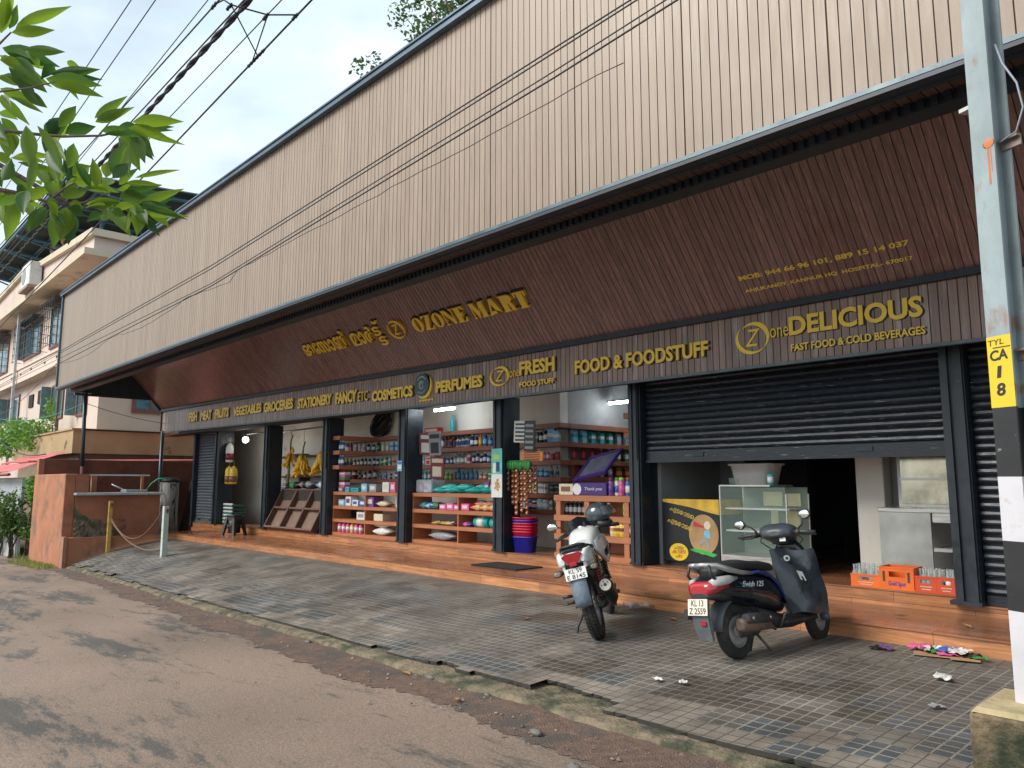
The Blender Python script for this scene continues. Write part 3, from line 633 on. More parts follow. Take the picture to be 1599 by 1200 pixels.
fat_text('OZONE MART', o(x0 - .02, d0 + .03), (2.78, 0, -.02), SV, 2.78, .27, .03, LETDARK, t, 'letter_backing')
t = thing('round_emblem', 'round gold swirl with italic Z, in the middle of the soffit lettering', 'sign', sofP(-10.86, .86))
emblem_on(t, (0, 0, 0), (1, 0, -.013), SV, .44, .36, .05)
# regional script lettering: glyphs set in their visual order
t = thing('regional_script_lettering', 'raised gold regional script lettering on the soffit left of the round emblem', 'sign', sofP(-14.2, .71))
o = lambda x, d: sofP(x, d) - t.location
def mlw(chars, xa, xb, d0_, d1_, bold):
    for dk in (0, 1):
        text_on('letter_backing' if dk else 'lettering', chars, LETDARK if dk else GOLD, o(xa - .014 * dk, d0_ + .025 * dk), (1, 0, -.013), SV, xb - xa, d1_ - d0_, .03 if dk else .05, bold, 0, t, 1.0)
mlw('\u0d13', -14.18, -13.82, 0.72, 0.99, .03)
mlw('\u0d47', -13.77, -13.60, 0.72, 0.99, .03); mlw('\u0d38', -13.58, -13.18, 0.72, 0.99, .03); mlw('\u0d3e', -13.16, -12.98, 0.72, 0.99, .03)
mlw('\u0d7a', -12.95, -12.50, 0.72, 1.10, .03)
mlw('\u0d2e', -12.34, -12.06, 0.72, 0.99, .03); mlw('\u0d3e', -12.04, -11.88, 0.72, 0.99, .03); mlw('\u0d7c', -11.86, -11.58, 0.72, 1.05, .03)
mlw('\u0d1f', -11.55, -11.32, 0.82, 1.01, .03); mlw('\u0d1f', -11.51, -11.28, 0.61, 0.80, .03); mlw('\u02d8', -11.44, -11.26, 1.05, 1.12, .02)

# every raised letter is a piece of its own
def split_letters(o):
    me = o.data; n = len(me.vertices); par = list(range(n))
    def fd(i):
        while par[i] != i: par[i] = par[par[i]]; i = par[i]
        return i
    for p in me.polygons:
        a = fd(p.vertices[0])
        for v in p.vertices[1:]: par[fd(v)] = a
    isl = {}
    for p in me.polygons: isl.setdefault(fd(p.vertices[0]), []).append(p)
    if len(isl) < 2: o.name = 'letter'; return
    co = [tuple(v.co) for v in me.vertices]
    for root, ps in isl.items():
        b = MB(); mp_ = {}; vs = []; fs = []
        for p in ps:
            f = []
            for v in p.vertices:
                if v not in mp_: mp_[v] = len(vs); vs.append(co[v])
                f.append(mp_[v])
            fs.append(tuple(f))
        b.add(vs, fs); b.build('letter', me.materials[0], o.parent)
    bpy.data.objects.remove(o)
for o in [o for o in list(C.objects) if o.type == 'MESH' and o.name.startswith('lettering') and o.data.materials[0] in (GOLD, GOLDP)]: split_letters(o)
# ================================================================ left end: plastered enclosure, neighbours
LATER = mat('orange_plaster', (.36, .145, .075), .85, var=.18, vscale=2, bump=.25, bscale=30, dirt=(.17, .10, .07), dscale=1.8, dlo=.50, dhi=.68)
LATERD = mat('dark_red_plaster', (.20, .07, .045), .85, var=.25, vscale=2.5, bump=.25, bscale=30, dirt=(.3, .17, .12), dscale=3, dlo=.62, dhi=.72)
t = thing('plaster_enclosure', 'orange plastered roadside wall with stepped bench and stone slab on top', 'wall', (-20.7, 4.9, -.5))
def at(b): b.v = [(x + 20.7, y - 4.9, z + .5) for x, y, z in b.v]; return b
b = MB(); b.box(-24.2, -20.95, 4.78, 5.02, -1.0, 1.66, 0, ch=.015); at(b).build('street_wall', LATER, t)
b = MB(); b.box(-21.2, -20.9, 5.021, 7.0, -.7, 1.13, 0); b.box(-21.2, -20.92, 5.021, 5.3, 1.131, 1.655, 0); at(b).build('front_wall', mat('stained_plaster', (.31, .125, .07), .85, var=.2, vscale=2.5, bump=.3, bscale=25, dirt=(.05, .045, .04), dscale=1.3, dlo=.62, dhi=.75), t)
b = MB(); b.box(-20.899, -20.68, 4.82, 7.35, -.9, .13, 0, ch=.01); at(b).build('bench', LATER, t)
b = MB(); b.box(-20.9, -20.64, 4.77, 4.85, -.9, .155, 0); at(b).build('bench_end', mat('bench_end_plaster', (.33, .16, .10), .85, var=.25, vscale=4, dirt=(.12, .1, .09), dscale=4), t)
b = MB(); b.box(-21.6, -20.7, 4.98, 7.05, 1.135, 1.2, 0, ch=.012); at(b).build('slab', mat('pale_stone_slab', (.36, .42, .43), .35, var=.15, vscale=3, rvar=.1), t)
b = MB(); b.box(-21.55, -21.5, 5.3, 6.9, 1.62, 1.66); at(b).build('rail', mat('pale_rail', (.5, .5, .5), .5), t)
b = MB(); b.box(-21.58, -21.46, 5.5, 5.62, 1.2, 1.62); b.box(-21.56, -21.5, 6.7, 6.76, 1.2, 1.62); at(b).build('rail_support', LATER, t)
# rough rubble where the plaster fell off
rq = random.Random(5); b = MB(); g = []
from mathutils import noise as mnoise
for i in range(25):
    u = i / 24; row = []
    for k in range(17):
        v = k / 16; y = 5.0 + u * 1.15; z = .13 + v * .85; edge = v - (.85 - .75 * u ** .8) + .16 * mnoise.noise(Vector((u * 5, v * 4, 0)))
        q = max(0, min(1, -edge * 3)); row.append((-20.902 + q * (.035 + .10 * (1 - v) + .06 * abs(mnoise.noise(Vector((u * 9, v * 8, 3))))) + .03 * q * mnoise.noise(Vector((u * 22, v * 18, 7))), y, z))
    g.append(row)
b.loft(g, 0, False, closed=False, smooth=False)
at(b).build('bare_rubble', mat('mossy_rubble', (.13, .105, .08), .95, var=.4, vscale=7, bump=.8, bscale=22, dirt=(.07, .075, .03), dscale=3, dlo=.5, dhi=.6, island=.3), t)
b = MB(); b.box(-21.5, -21.1, 6.2, 6.75, 1.201, 1.27, 0, ch=.02); b.tube([(-21.4, 5.95, 1.4), (-21.3, 6.3, 1.24)], .02, 6)
tag(at(b).build('steel_basin', mat('basin_steel', (.45, .48, .5), .35, metal=.6)), 'dull steel basin with handle lying on the pale stone slab', 'basin').location = (-20.7, 4.9, -.5)
t = thing('boundary_wall', 'tall dark red plastered wall behind the orange enclosure', 'wall', (-24.25, 5.0, -.5))
b = MB(); b.box(-.2, 0, 0, 5.5, -.5, 2.6, 0, ch=.01); b.build('wall_body', LATERD, t)
b = MB(); b.box(-.22, .02, -.14, -.001, -.6, 2.6, 0); b.build('wall_end', LATER, t)
# barrier posts and the rope between them
def bpost(x, y, h, m, label, s=.055, lean=0):
    t = thing('barrier_post', label, 'post', (x, y, zpave(x, y) if x > -20.6 else -.35), rot=(0, lean, 0))
    b = MB(); b.box(-s, s, -s, s, -.1, h, 0, ch=.006); b.build('post_body', m, t)
    b = MB(); b.cyl((s, 0, h - .08), (s + .05, 0, h - .08), .03, seg=8); b.tube([(0, 0, h - .16), (s + .03, 0, h - .13), (s + .02, 0, h - .05)], .014, 6); b.build('clasp', mat('rusty_iron', (.12, .07, .045), .8, var=.3), t)
    return t
bpost(-17.35, 5.95, 1.08, mat('pale_green_post', (.42, .50, .46), .6, var=.15, dirt=(.25, .2, .15), dscale=6), 'pale grey green barrier post standing alone on the paving')
bpost(-20.52, 5.72, 1.25, mat('yellow_post', (.5, .32, .06), .6, var=.2, dirt=(.15, .1, .06), dscale=5), 'rusty yellow post beside the stepped bench', .045)
b = MB(); b.tube(catenary((-20.45, 5.72, .55), (-17.42, 5.95, .02), .28, 16), .018, 6)
tag(b.build('rope', mat('rope_brown', (.16, .1, .07), .9, bump=.6, bscale=90)), 'brown rope sagging low between the two barrier posts', 'rope')
b = MB(); b.tube(catenary((-20.45, 5.72, .62), (-17.4, 5.95, .95), .62, 18), .014, 6)
tag(b.build('chain', mat('rusty_iron', (.12, .07, .045), .8, var=.3)), 'thin rusty chain hanging from the top of the pale barrier post', 'chain')
# dark corner by the closed shutter: firewood logs, boards, hose
b = MB(); b.tube([(-23.75, 8.2, -.1), (-23.78, 8.2, .6), (-23.72, 8.2, 1.45)], [.30, .28, .27], 14)
tag(b.build('tree_log', mat('grey_log', (.30, .28, .26), .9, var=.5, vscale=4, stretch=(3, 3, .8), bump=.8, bscale=14, dirt=(.03, .025, .02), dscale=3, dlo=.52, dhi=.6)), 'thick grey weathered log standing beside the closed left shutter', 'log')
for i, (x, y, tx, l, m_) in enumerate(((-24.0, 8.75, .12, 1.5, 0), (-23.3, 8.7, -.05, 2.2, 1), (-23.05, 8.65, .1, 2.0, 1))):
    b = MB(); b.tube([(x, y, -.1), (x + tx, y + .2, l)], [.11, .07] if m_ == 0 else [.05, .04], 9)
    tag(b.build('wooden_pole', mat('dark_timber', (.05, .035, .028), .9, var=.4)), ['short dark timber behind the thick weathered log', 'tall dark timber pole leaning between the log and shutter', 'dark timber pole closest to the closed left shutter'][i], 'pole', 'timbers by the left shutter')
b = MB(); b.tube([(-23.9, 7.55, 1.15), (-23.8, 7.7, 1.42), (-23.7, 7.85, 1.56), (-23.55, 8.1, 1.58)], .022, 8)
tag(b.build('garden_hose', mat('green_hose', (.05, .35, .18), .5)), 'bright green hose end hanging over the top of the log', 'hose')
b = MB(); b.sphere((-24.0, 8.3, 1.5), .38, 12, 8, 0, sc=(1, .8, .35)); tag(b.build('dark_sack', mat('black_tarp', (.012, .012, .014), .6, bump=.6, bscale=12)), 'black tarpaulin bundle lying on top of the thick log', 'tarpaulin')
# ochre roof terrace of the next plot and its red sheet lean-to
OCH = mat('ochre_plaster', (.38, .28, .15), .9, var=.15, vscale=1.2, dirt=(.05, .045, .035), dscale=.8, dlo=.57, dhi=.64)
t = thing('ochre_outbuilding', 'low ochre outbuilding with black mould streaks below the pink house', 'building', (-26.5, 6.17, 0))
b = MB(); b.box(-9, 0, 0, 6, 2.36, 3.09, 0); b.build('parapet', OCH, t)
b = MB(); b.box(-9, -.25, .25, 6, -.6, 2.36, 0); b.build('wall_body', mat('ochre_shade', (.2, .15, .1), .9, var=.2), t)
b = MB(); b.box(-9.05, .05, -.05, 6.05, 3.09, 3.14, 0); b.build('coping', OCH, t)
REDM = mat('red_sheet', (.62, .17, .16), .5, var=.2, vscale=2, island=.12, dirt=(.3, .1, .09), dscale=3, dlo=.6, dhi=.75)
t = thing('tin_lean_to', 'sagging lean-to roof of pinkish red corrugated sheets behind the orange wall', 'roof', (-26, 4.6, 0))
b = MB()
def sheet(x0, x1, ya, yb, za, zb):
    n = max(3, int((x1 - x0) / .14))
    for i in range(n):
        u0 = x0 + (x1 - x0) * i / n; u1 = x0 + (x1 - x0) * (i + 1) / n; um = u0 + (u1 - u0) * .3
        b.add([(u0, ya, za), (um, ya, za + .035), (um + .04, ya, za + .035), (u1, ya, za), (u0, yb, zb), (um, yb, zb + .035), (um + .04, yb, zb + .035), (u1, yb, zb)], [(0, 1, 5, 4), (1, 2, 6, 5), (2, 3, 7, 6)])
for i in range(4): sheet(-5.2 + i * 1.3, -5.2 + i * 1.3 + 1.36, -.15, .55, 1.72 + (i % 2) * .02, 2.02); sheet(-5.2 + i * 1.3 + .1, -5.2 + i * 1.3 + 1.4, .5, 1.3, 2.06 + (i % 2) * .02, 2.36)
for i in range(4): sheet(.05 + .4 * i, .05 + .4 * i + .42, .9 + 0 * i, 5.2, 2.06, 2.16)
b.build('sheets', REDM, t)
b = MB(); b.tube([(-5.2, -.13, 1.68), (.1, -.13, 1.68)], .045, 8); b.build('edge_pipe', mat('rust_pipe', (.3, .08, .05), .7, var=.3), t)
b = MB(); b.box(-5.1, -.1, .25, .33, -.8, 1.6); b.build('sheet_wall', mat('pale_blue_sheet', (.42, .46, .48), .7, var=.2, vscale=1.5, dirt=(.25, .2, .16), dscale=1.5), t)
# ================================================================ scooter and motorcycle
RUB = mat('tyre_rubber', (.022, .021, .020), .85, var=.25, vscale=12, bump=.3, bscale=80, dirt=(.10, .085, .07), dscale=5, dlo=.5, dhi=.75)
ALLOY = mat('wheel_alloy', (.33, .32, .31), .45, metal=.25, var=.2, dirt=(.12, .09, .07), dscale=6, dlo=.5, dhi=.7)
BLKP = mat('black_gloss_plastic', (.012, .014, .018), .18, var=.2, coat=.3, rvar=.06, dirt=(.06, .06, .06), dscale=7, dlo=.62, dhi=.8)
BLKM = mat('black_matt_plastic', (.026, .027, .029), .55, var=.25, dirt=(.085, .08, .075), dscale=6, dlo=.5, dhi=.75)
GREYP = mat('grey_plastic', (.09, .10, .11), .5, var=.15, dirt=(.2, .19, .17), dscale=5, dlo=.55, dhi=.75)
SEATM = mat('seat_vinyl', (.02, .021, .023), .5, var=.2, bump=.25, bscale=120)
BLUEP = mat('scooter_blue', (.01, .035, .16), .2, var=.15, coat=.4)
NAVYP = mat('scooter_dark_navy', (.010, .013, .022), .16, var=.2, coat=.5, dirt=(.06, .06, .06), dscale=4, dlo=.6, dhi=.8)
SILV = mat('silver_paint', (.5, .5, .5), .3, metal=.6, var=.1)
CHROME = mat('chrome', (.7, .7, .7), .12, metal=1, var=.05)
REDL = mat('red_lens', (.33, .012, .02), .12, var=.2, coat=.6)
REDB = mat('red_lens_bright', (.36, .025, .035), .15, var=.2, coat=.6)
WHTL = mat('clear_lens', (.42, .41, .40), .12, var=.1, coat=.6)
PLATE = mat('plate_white', (.72, .71, .68), .45, var=.05, dirt=(.5, .45, .38), dscale=4, dlo=.55, dhi=.8)
PLATEY = mat('plate_cream', (.66, .60, .50), .45, var=.05, dirt=(.45, .36, .27), dscale=4, dlo=.5, dhi=.8)
PTXT = mat('plate_black_text', (.02, .02, .022), .6)
RUSTX = mat('rusty_exhaust', (.16, .10, .075), .7, metal=.3, var=.35, vscale=7, dirt=(.28, .2, .15), dscale=5)
MIRG = mat('mirror_glass', (.85, .88, .9), .03, metal=1, var=.01)
WHITEP = mat('bike_white', (.66, .67, .66), .2, var=.06, coat=.4, dirt=(.45, .42, .37), dscale=4, dlo=.6, dhi=.85)
ENG = mat('engine_grey', (.11, .105, .10), .5, metal=.5, var=.3, dirt=(.14, .11, .08), dscale=8)
SPRING = mat('red_spring', (.32, .05, .035), .4, var=.15)
def se(x, zc, hw, hh, yc=0, n=20, e=2.6):
    r_ = []
    for j in range(n):
        a = 2 * PI * j / n; c, s_ = math.cos(a), math.sin(a)
        r_.append((x, yc + hw * math.copysign(abs(c) ** (2 / e), c), zc + hh * math.copysign(abs(s_) ** (2 / e), s_)))
    return r_
def seh(z, xc, yc, hx, hy, n=20, e=2.6):
    return [(xc + hx * math.copysign(abs(math.cos(2 * PI * j / n)) ** (2 / e), math.cos(2 * PI * j / n)), yc + hy * math.copysign(abs(math.sin(2 * PI * j / n)) ** (2 / e), math.sin(2 * PI * j / n)), z) for j in range(n)]
def wheel(parent, cx, cz, Rr, hw, rim, spokes=5, tread=False, y=0, M=None, disc=False):
    b = MB(); prof = []
    for i in range(15):
        a = PI * (i / 14) ; prof.append((rim + (Rr - rim) * math.sin(a) ** .62, -hw * math.cos(a)))
    prof = [(rim - .012, -hw * .8)] + prof + [(rim - .012, hw * .8)]
    b.lathe(prof + prof[:1], (cx, y, cz), 'y', 44, 0, M, caps=False)
    if tread:
        for k in range(46):
            a = 2 * PI * k / 46
            for sx, off in ((-1, 0), (1, .07), (-2, .03), (2, .1)):
                aa = a + off; rr = Rr + .001 if abs(sx) == 1 else Rr - .012
                u = Vector((math.cos(aa), 0, math.sin(aa))); tt = Vector((-math.sin(aa), 0, math.cos(aa))); c = Vector((cx, y, cz)) + u * rr + Vector((0, sx * hw * .36, 0))
                h = hw * .15; vs = [c + tt * p * .012 + Vector((0, q * h, 0)) + u * d for d in (-.004, .005) for p, q in ((-1, -1), (1, -1), (1, 1), (-1, 1))]
                if M: vs = [M @ v for v in vs]
                b.add(vs, [(4, 5, 6, 7), (0, 1, 5, 4), (1, 2, 6, 5), (2, 3, 7, 6), (3, 0, 4, 7)])
    w_ = b.build('wheel', RUB, parent)
    b = MB(); b.lathe([(rim, -hw * .72), (rim - .025, -hw * .55), (rim - .025, hw * .55), (rim, hw * .72), (rim - .004, hw * .3), (rim - .004, -hw * .3), (rim, -hw * .72)], (cx, y, cz), 'y', 36, 0, M, caps=False)
    for k in range(spokes):
        a = 2 * PI * k / spokes + .3; d = Vector((math.cos(a), 0, math.sin(a))); tt = Vector((-math.sin(a), 0, math.cos(a))); c = Vector((cx, y, cz))
        r0, r1_ = .03, rim - .018
        vs = [c + d * r + tt * s_ * (.022 if r == r0 else .016) + Vector((0, yy * hw * .35, 0)) for r in (r0, r1_) for s_, yy in ((-1, -1), (1, -1), (1, 1), (-1, 1))]
        if M: vs = [M @ v for v in vs]
        b.add(vs, [(0, 1, 5, 4), (1, 2, 6, 5), (2, 3, 7, 6), (3, 0, 4, 7)])
    if disc: b.lathe([(.05, -hw * .55), (.08, -hw * .75), (.105, -hw * .8), (rim - .02, -hw * .5), (rim - .02, -hw * .4), (.05, -hw * .4), (.05, -hw * .55)], (cx, y, cz), 'y', 32, 0, M, caps=False)
    b.lathe([(.001, -hw * .9), (.045, -hw * .9), (.05, -hw * .5), (.05, hw * .5), (.045, hw * .9), (.001, hw * .9)], (cx, y, cz), 'y', 18, 0, M)
    b.build('rim', ALLOY, w_)
    return w_
def plate(parent, c, w_, h_, m, l1, l2, lean=.12, M=None):
    """number plate facing backwards (-X)"""
    b = MB(); c = Vector(c)
    b.box(-.003, .003, -w_ / 2, w_ / 2, -h_ / 2, h_ / 2, 0, ch=.002)
    T = Matrix.Translation(c) @ Matrix.Rotation(lean, 4, 'Y')
    if M: T = M @ T
    b.v = [tuple(T @ Vector(p)) for p in b.v]
    o = b.build('number_plate', m, parent)
    ax = T.to_3x3()
    for body, z0, z1, q in ((l1, .06, .44, .62), (l2, -.42, -.04, .84)):
        O = T @ Vector((-.0035, w_ * q / 2, h_ * z0)); text_on('plate_lettering', body, PTXT, O, ax @ Vector((0, -1, 0)), ax @ Vector((0, 0, 1)), w_ * q, h_ * (z1 - z0), .0012, .012, 0, o)
    return o
# ------------------------------------------------ scooter
sc = thing('scooter', 'black and navy scooter with grey apron parked nose to the step', 'scooter', (-3.47, 5.86, zpave(-3.4, 5.9) + .0), rot=(R(-7), 0, R(84)))
wheel(sc, 0, .225, .226, .048, .145, 5, disc=True)
STE = Matrix.Translation((1.2, 0, .3)) @ Matrix.Rotation(R(9), 4, 'Z') @ Matrix.Translation((-1.2, 0, -.3))
wheel(sc, 1.245, .222, .226, .046, .145, 5, M=STE, disc=True)
b = MB(); b.loft([se(-.385, .60, .045, .035), se(-.35, .60, .10, .07), se(-.25, .605, .145, .10), se(-.08, .59, .17, .13), se(.12, .565, .178, .15), se(.32, .535, .17, .165), se(.48, .49, .15, .165), se(.60, .455, .115, .14), se(.63, .45, .06, .09)], 0)
body = b.build('side_panels', NAVYP, sc)
b = MB()      # blue sweep under the seat, both sides
for s_ in (-1, 1):
    pts = [(.05, .69, .008), (.2, .69, .014), (.34, .655, .02), (.46, .585, .024), (.55, .49, .024), (.60, .40, .015)]
    rings = []
    for x, z, h in pts:
        yy = .158 if x < .4 else .158 - (x - .4) * .22
        rings.append([(x, s_ * (yy + .012), z + h), (x, s_ * (yy + .028), z), (x, s_ * (yy + .022), z - h), (x, s_ * (yy - .02), z)])
    b.loft(rings if s_ < 0 else [r_[::-1] for r_ in rings], 0)
b.build('blue_trim', BLUEP, sc)
b = MB(); b.loft([se(-.27, .70, .08, .03), se(-.24, .725, .115, .045), se(-.1, .745, .14, .052), se(.08, .75, .148, .055), se(.22, .735, .145, .05), se(.36, .73, .13, .048), se(.5, .715, .10, .04), se(.57, .70, .06, .025)], 0); b.build('seat', SEATM, sc)
b = MB()
for s_ in (-1, 1):
    b.tube([(.12, s_ * .165, .685), (-.05, s_ * .172, .70), (-.2, s_ * .168, .735), (-.31, s_ * .135, .775), (-.385, s_ * .06, .785), (-.395, 0, .785)], [.014, .02, .024, .022, .018, .018], 10)
    b.tube([(-.36, s_ * .10, .78), (-.37, s_ * .12, .70), (-.31, s_ * .13, .65)], .013, 8, 1)
b.build('grab_rail', [SILV, BLKM], sc)
b = MB(); b.loft([se(-.405, .585, .075, .035, e=3.2), se(-.39, .59, .115, .055, e=3.2), se(-.33, .60, .135, .065, e=3.2), se(-.2, .615, .158, .045, e=3.2)], 0); tl = b.build('tail_light', REDB, sc)
b = MB()
for s_ in (-1, 1): b = MB(); b.loft([se(-.365, .635, .02, .026, s_ * .10), se(-.31, .645, .04, .04, s_ * .12), se(-.2, .655, .032, .036, s_ * .15), se(-.1, .66, .010, .012, s_ * .165)], 0); b.build('indicator_lens', WHTL, tl)
b = MB(); b.loft([se(-.41, .535, .08, .025), se(-.3, .54, .12, .035), se(-.15, .52, .13, .04)], 0); b.build('tail_underside', BLKM, sc)
plate(sc, (-.44, 0, .455), .20, .13, PLATEY, 'KL 13', 'Z 2559', .16)
b = MB(); b.loft([[(-.40, -.075, .55), (-.40, .075, .55), (-.37, .075, .55), (-.37, -.075, .55)], [(-.43, -.08, .4), (-.43, .08, .4), (-.40, .08, .4), (-.40, -.08, .4)], [(-.41, -.078, .28), (-.41, .078, .28), (-.38, .085, .28), (-.38, -.085, .28)], [(-.385, -.07, .19), (-.385, .07, .19), (-.365, .075, .19), (-.365, -.075, .19)]], 0, smooth=False)
rings = []
for i in range(10):
    a = R(175 - i * 13); rings.append([(.0 + .275 * math.cos(a), y, .225 + .275 * math.sin(a)) for y in (-.08, .08)] + [(.0 + .26 * math.cos(a), y, .225 + .26 * math.sin(a)) for y in (.08, -.08)])
b.loft(rings, 0); fl = b.build('rear_mudguard', GREYP, sc)
b = MB(); b.box(-.432, -.414, -.055, .0, .31, .345, 0, ch=.003); b.build('reflector', REDL, fl)
b = MB(); b.box(-.02, .3, -.06, .10, .16, .38, 0, ch=.03); b.loft([se(.0, .25, .05, .07, .1), se(.2, .25, .055, .075, .1), se(.42, .27, .05, .06, .1)], 0); b.tube([(.25, .0, .2), (.3, .1, .02)], .012, 6); b.tube([(.25, .0, .2), (.3, -.12, .03)], .012, 6); b.tube([(.42, -.16, .22), (.46, -.19, .32), (.50, -.21, .33)], .011, 6); b.build('engine', ENG, sc)
b = MB(); b.loft([se(-.14, .285, .03, .035, -.155), se(-.12, .285, .05, .055, -.155), se(.1, .275, .056, .058, -.155), se(.24, .265, .05, .05, -.15), se(.29, .25, .02, .02, -.14), se(.42, .2, .015, .015, -.1)], 0); ex = b.build('exhaust', RUSTX, sc)
b = MB(); b.loft([se(-.11, .335, .03, .03, -.19), se(-.08, .335, .042, .042, -.19), se(.1, .325, .045, .045, -.19), se(.26, .31, .038, .036, -.185), se(.3, .31, .02, .02, -.18)], 0); hs = b.build('heat_shield', BLKM, ex)
b = MB(); b.cyl((-.04, -.23, .335), (-.04, -.238, .335), .012, seg=8); b.cyl((.2, -.225, .32), (.2, -.232, .32), .012, seg=8); b.build('bolt', SILV, hs)
b = MB(); b.box(.5, 1.02, -.165, .165, .215, .275, 0, ch=.02); b.loft([se(.2, .33, .13, .08), se(.45, .27, .15, .08), se(.7, .225, .13, .05), se(1.0, .26, .12, .06)], 0); b.build('floorboard', BLKM, sc)
b = MB(); b.loft([seh(.26, 1.02, 0, .035, .15), seh(.4, 1.01, 0, .045, .20), seh(.6, 1.0, 0, .05, .215), seh(.74, .985, 0, .055, .20), seh(.86, .955, 0, .06, .14), seh(.93, .94, 0, .055, .085)], 0); b.build('leg_shield', BLKP, sc)
b = MB(); b.loft([seh(.42, 1.05, 0, .06, .11), seh(.55, 1.08, 0, .09, .15), seh(.72, 1.07, 0, .09, .15), seh(.86, 1.01, 0, .07, .10), seh(.92, .98, 0, .04, .06)], 0); b.build('front_apron', BLUEP, sc)
b = MB()
for s_ in (-1, 1): b.tube([STE @ Vector((1.245, s_ * .085, .222)), STE @ Vector((1.20, s_ * .085, .36)), STE @ Vector((1.14, s_ * .05, .5))], [.024, .02, .024], 8); b.sphere(STE @ Vector((1.245, s_ * .08, .222)), .045, 10, 6)
b.build('fork', GREYP, sc)
b = MB(); rings = []
for i in range(12):
    a = R(168 - i * 12); k = math.sin(PI * (i + .6) / 12.2) ** .4
    rings.append([STE @ Vector((1.245 + rr * math.cos(a), y * .075 * k, .222 + rr * math.sin(a))) for rr, y in ((.255, -1), (.285, -.7), (.295, 0), (.285, .7), (.255, 1), (.25, 0))])
b.loft(rings, 0); b.build('front_mudguard', BLUEP, sc)
HB = Matrix.Translation((.90, 0.02, 0)) @ Matrix.Rotation(R(14), 4, 'Z') @ Matrix.Translation((-1.0, 0, 0))
b = MB(); b.loft([se(.80, 1.0, .05, .02), se(.83, 1.005, .12, .05), se(.9, 1.015, .17, .075), se(.98, 1.0, .165, .085), se(1.06, .97, .12, .085), se(1.10, .95, .06, .05)], 0, M=HB); b.loft([seh(.90, .95, 0, .06, .07), seh(.98, .93, 0, .07, .09)], 0, M=HB)
b.loft([se(.86, 1.0, .09, .02), se(.87, 1.08, .05, .02)], 0, M=HB) if False else None
cw = b.build('handlebar_cowl', mat('cowl_dark_grey', (.045, .055, .066), .38, var=.15, rvar=.08, dirt=(.10, .105, .11), dscale=6, dlo=.55, dhi=.8), sc)
b = MB(); b.box(.845, .85, -.085, -.03, .925, .975, 0, M=HB); b.build('paper_label', PLATE, cw)
b = MB(); b.loft([se(1.04, .985, .12, .06), se(1.09, .97, .10, .07), se(1.125, .95, .05, .04)], 0, M=HB); b.build('headlight', mat('headlight_blue', (.02, .06, .22), .15, coat=.5), cw)
for s_ in (-1, 1):
    b = MB(); b.tube([(.9, s_ * .14, 1.0), (.87, s_ * .22, 1.0), (.85, s_ * .36, .985)], [.017, .018, .017], 10, 0, True, HB); b.tube([(.93, s_ * .17, .985), (.925, s_ * .27, .97), (.90, s_ * .35, .965)], .007, 6, 0, True, HB); b.sphere((.86, s_ * .2, 1.0), .028, 8, 6, 0, HB); b.build('grip', BLKM, sc)
    b = MB(); b.tube([(.9, s_ * .19, 1.02), (.90, s_ * .24, 1.07), (.885, s_ * (.25 if s_ < 0 else .32), 1.12 + (.02 if s_ < 0 else -.01))], .008, 6, 0, True, HB)
    hd = HB @ Vector((.88, -.275 if s_ < 0 else .345, 1.15 if s_ < 0 else 1.10)); b.sphere(hd + Vector((.012, 0, 0)), .06, 14, 8, 0, sc=(.32, 1.0, .72)); mi = b.build('mirror', BLKM, sc)
    b = MB(); b.sphere(hd - Vector((.008, 0, 0)), .055, 14, 8, 0, sc=(.12, 1.0, .7)); b.build('mirror_glass', MIRG, mi)
# stiff grey sheet hung over the leg space
b = MB(); g = []
A, B_, D, E_ = Vector((.56, -.20, .31)), Vector((1.04, -.27, .28)), Vector((.58, -.03, .86)), Vector((1.0, -.22, .84))
for j in range(13):
    v = j / 12; row = []
    for i in range(13):
        u = i / 12; p = (A * (1 - u) + B_ * u) * (1 - v) + (D * (1 - u) + E_ * u) * v
        p += Vector((0, -.035 * math.sin(PI * u) * math.sin(PI * min(1, v * 1.1)) + .012 * math.sin(u * 9 + v * 4) + .008 * math.sin(v * 11 - u * 5), .012 * math.sin(u * 7))); row.append(p)
    g.append(row)
b.loft(g, 0, False, closed=False); b.loft([[p + Vector((.012, .012, 0)) for p in r_][::-1] for r_ in g], 0, False, closed=False)
sh = b.build('hanging_sheet', mat('grey_rubber_sheet', (.035, .042, .052), .2, var=.35, vscale=3, rvar=.1, bump=.5, bscale=6, dirt=(.12, .13, .145), dscale=2.2, dlo=.5, dhi=.75), sc)
def sheetP(u, v, d=.022): p = g[int(v * 12)][int(u * 12)]; return p + Vector((-.004, -d, 0))
b = MB(); p = sheetP(.34, .5); U = (sheetP(.6, .5) - p).normalized(); V = (sheetP(.34, .7) - p).normalized()
for a, c, e, f_ in ((0, .03, 0, .085), (.03, .06, .035, .085), (.06, .085, .0, .085)): b.quad(p + U * a + V * e, p + U * c + V * e, p + U * c + V * f_, p + U * a + V * f_)
b.build('white_sticker', PLATE, sh)
b = MB(); p = Vector((.70, -.125, .775)); b.cyl(p, p + Vector((-.02, -.02, 0)), .026, seg=14, mi=0); b.cyl(p + Vector((-.02, -.02, 0)), p + Vector((-.023, -.023, 0)), .014, seg=10, mi=1); b.build('key_switch', [SILV, BLKM], sc)
text_on('model_lettering', 'Swish 125', PLATE, (-.06, -.184, .585), (1, .02, -.06), (0, .0, 1), .30, .045, .002, .01, .3, body)
b = MB(); b.prism([(-.16, -.179, .60), (.02, -.187, .572), (.12, -.187, .56), (.0, -.186, .578)], (0, -.002, 0)); b.prism([(-.1, -.182, .625), (.0, -.187, .59), (.03, -.187, .578), (-.06, -.185, .597)], (0, -.002, 0)); b.build('side_graphics', mat('graphic_cyan', (.03, .22, .32), .3), body)
b = MB()
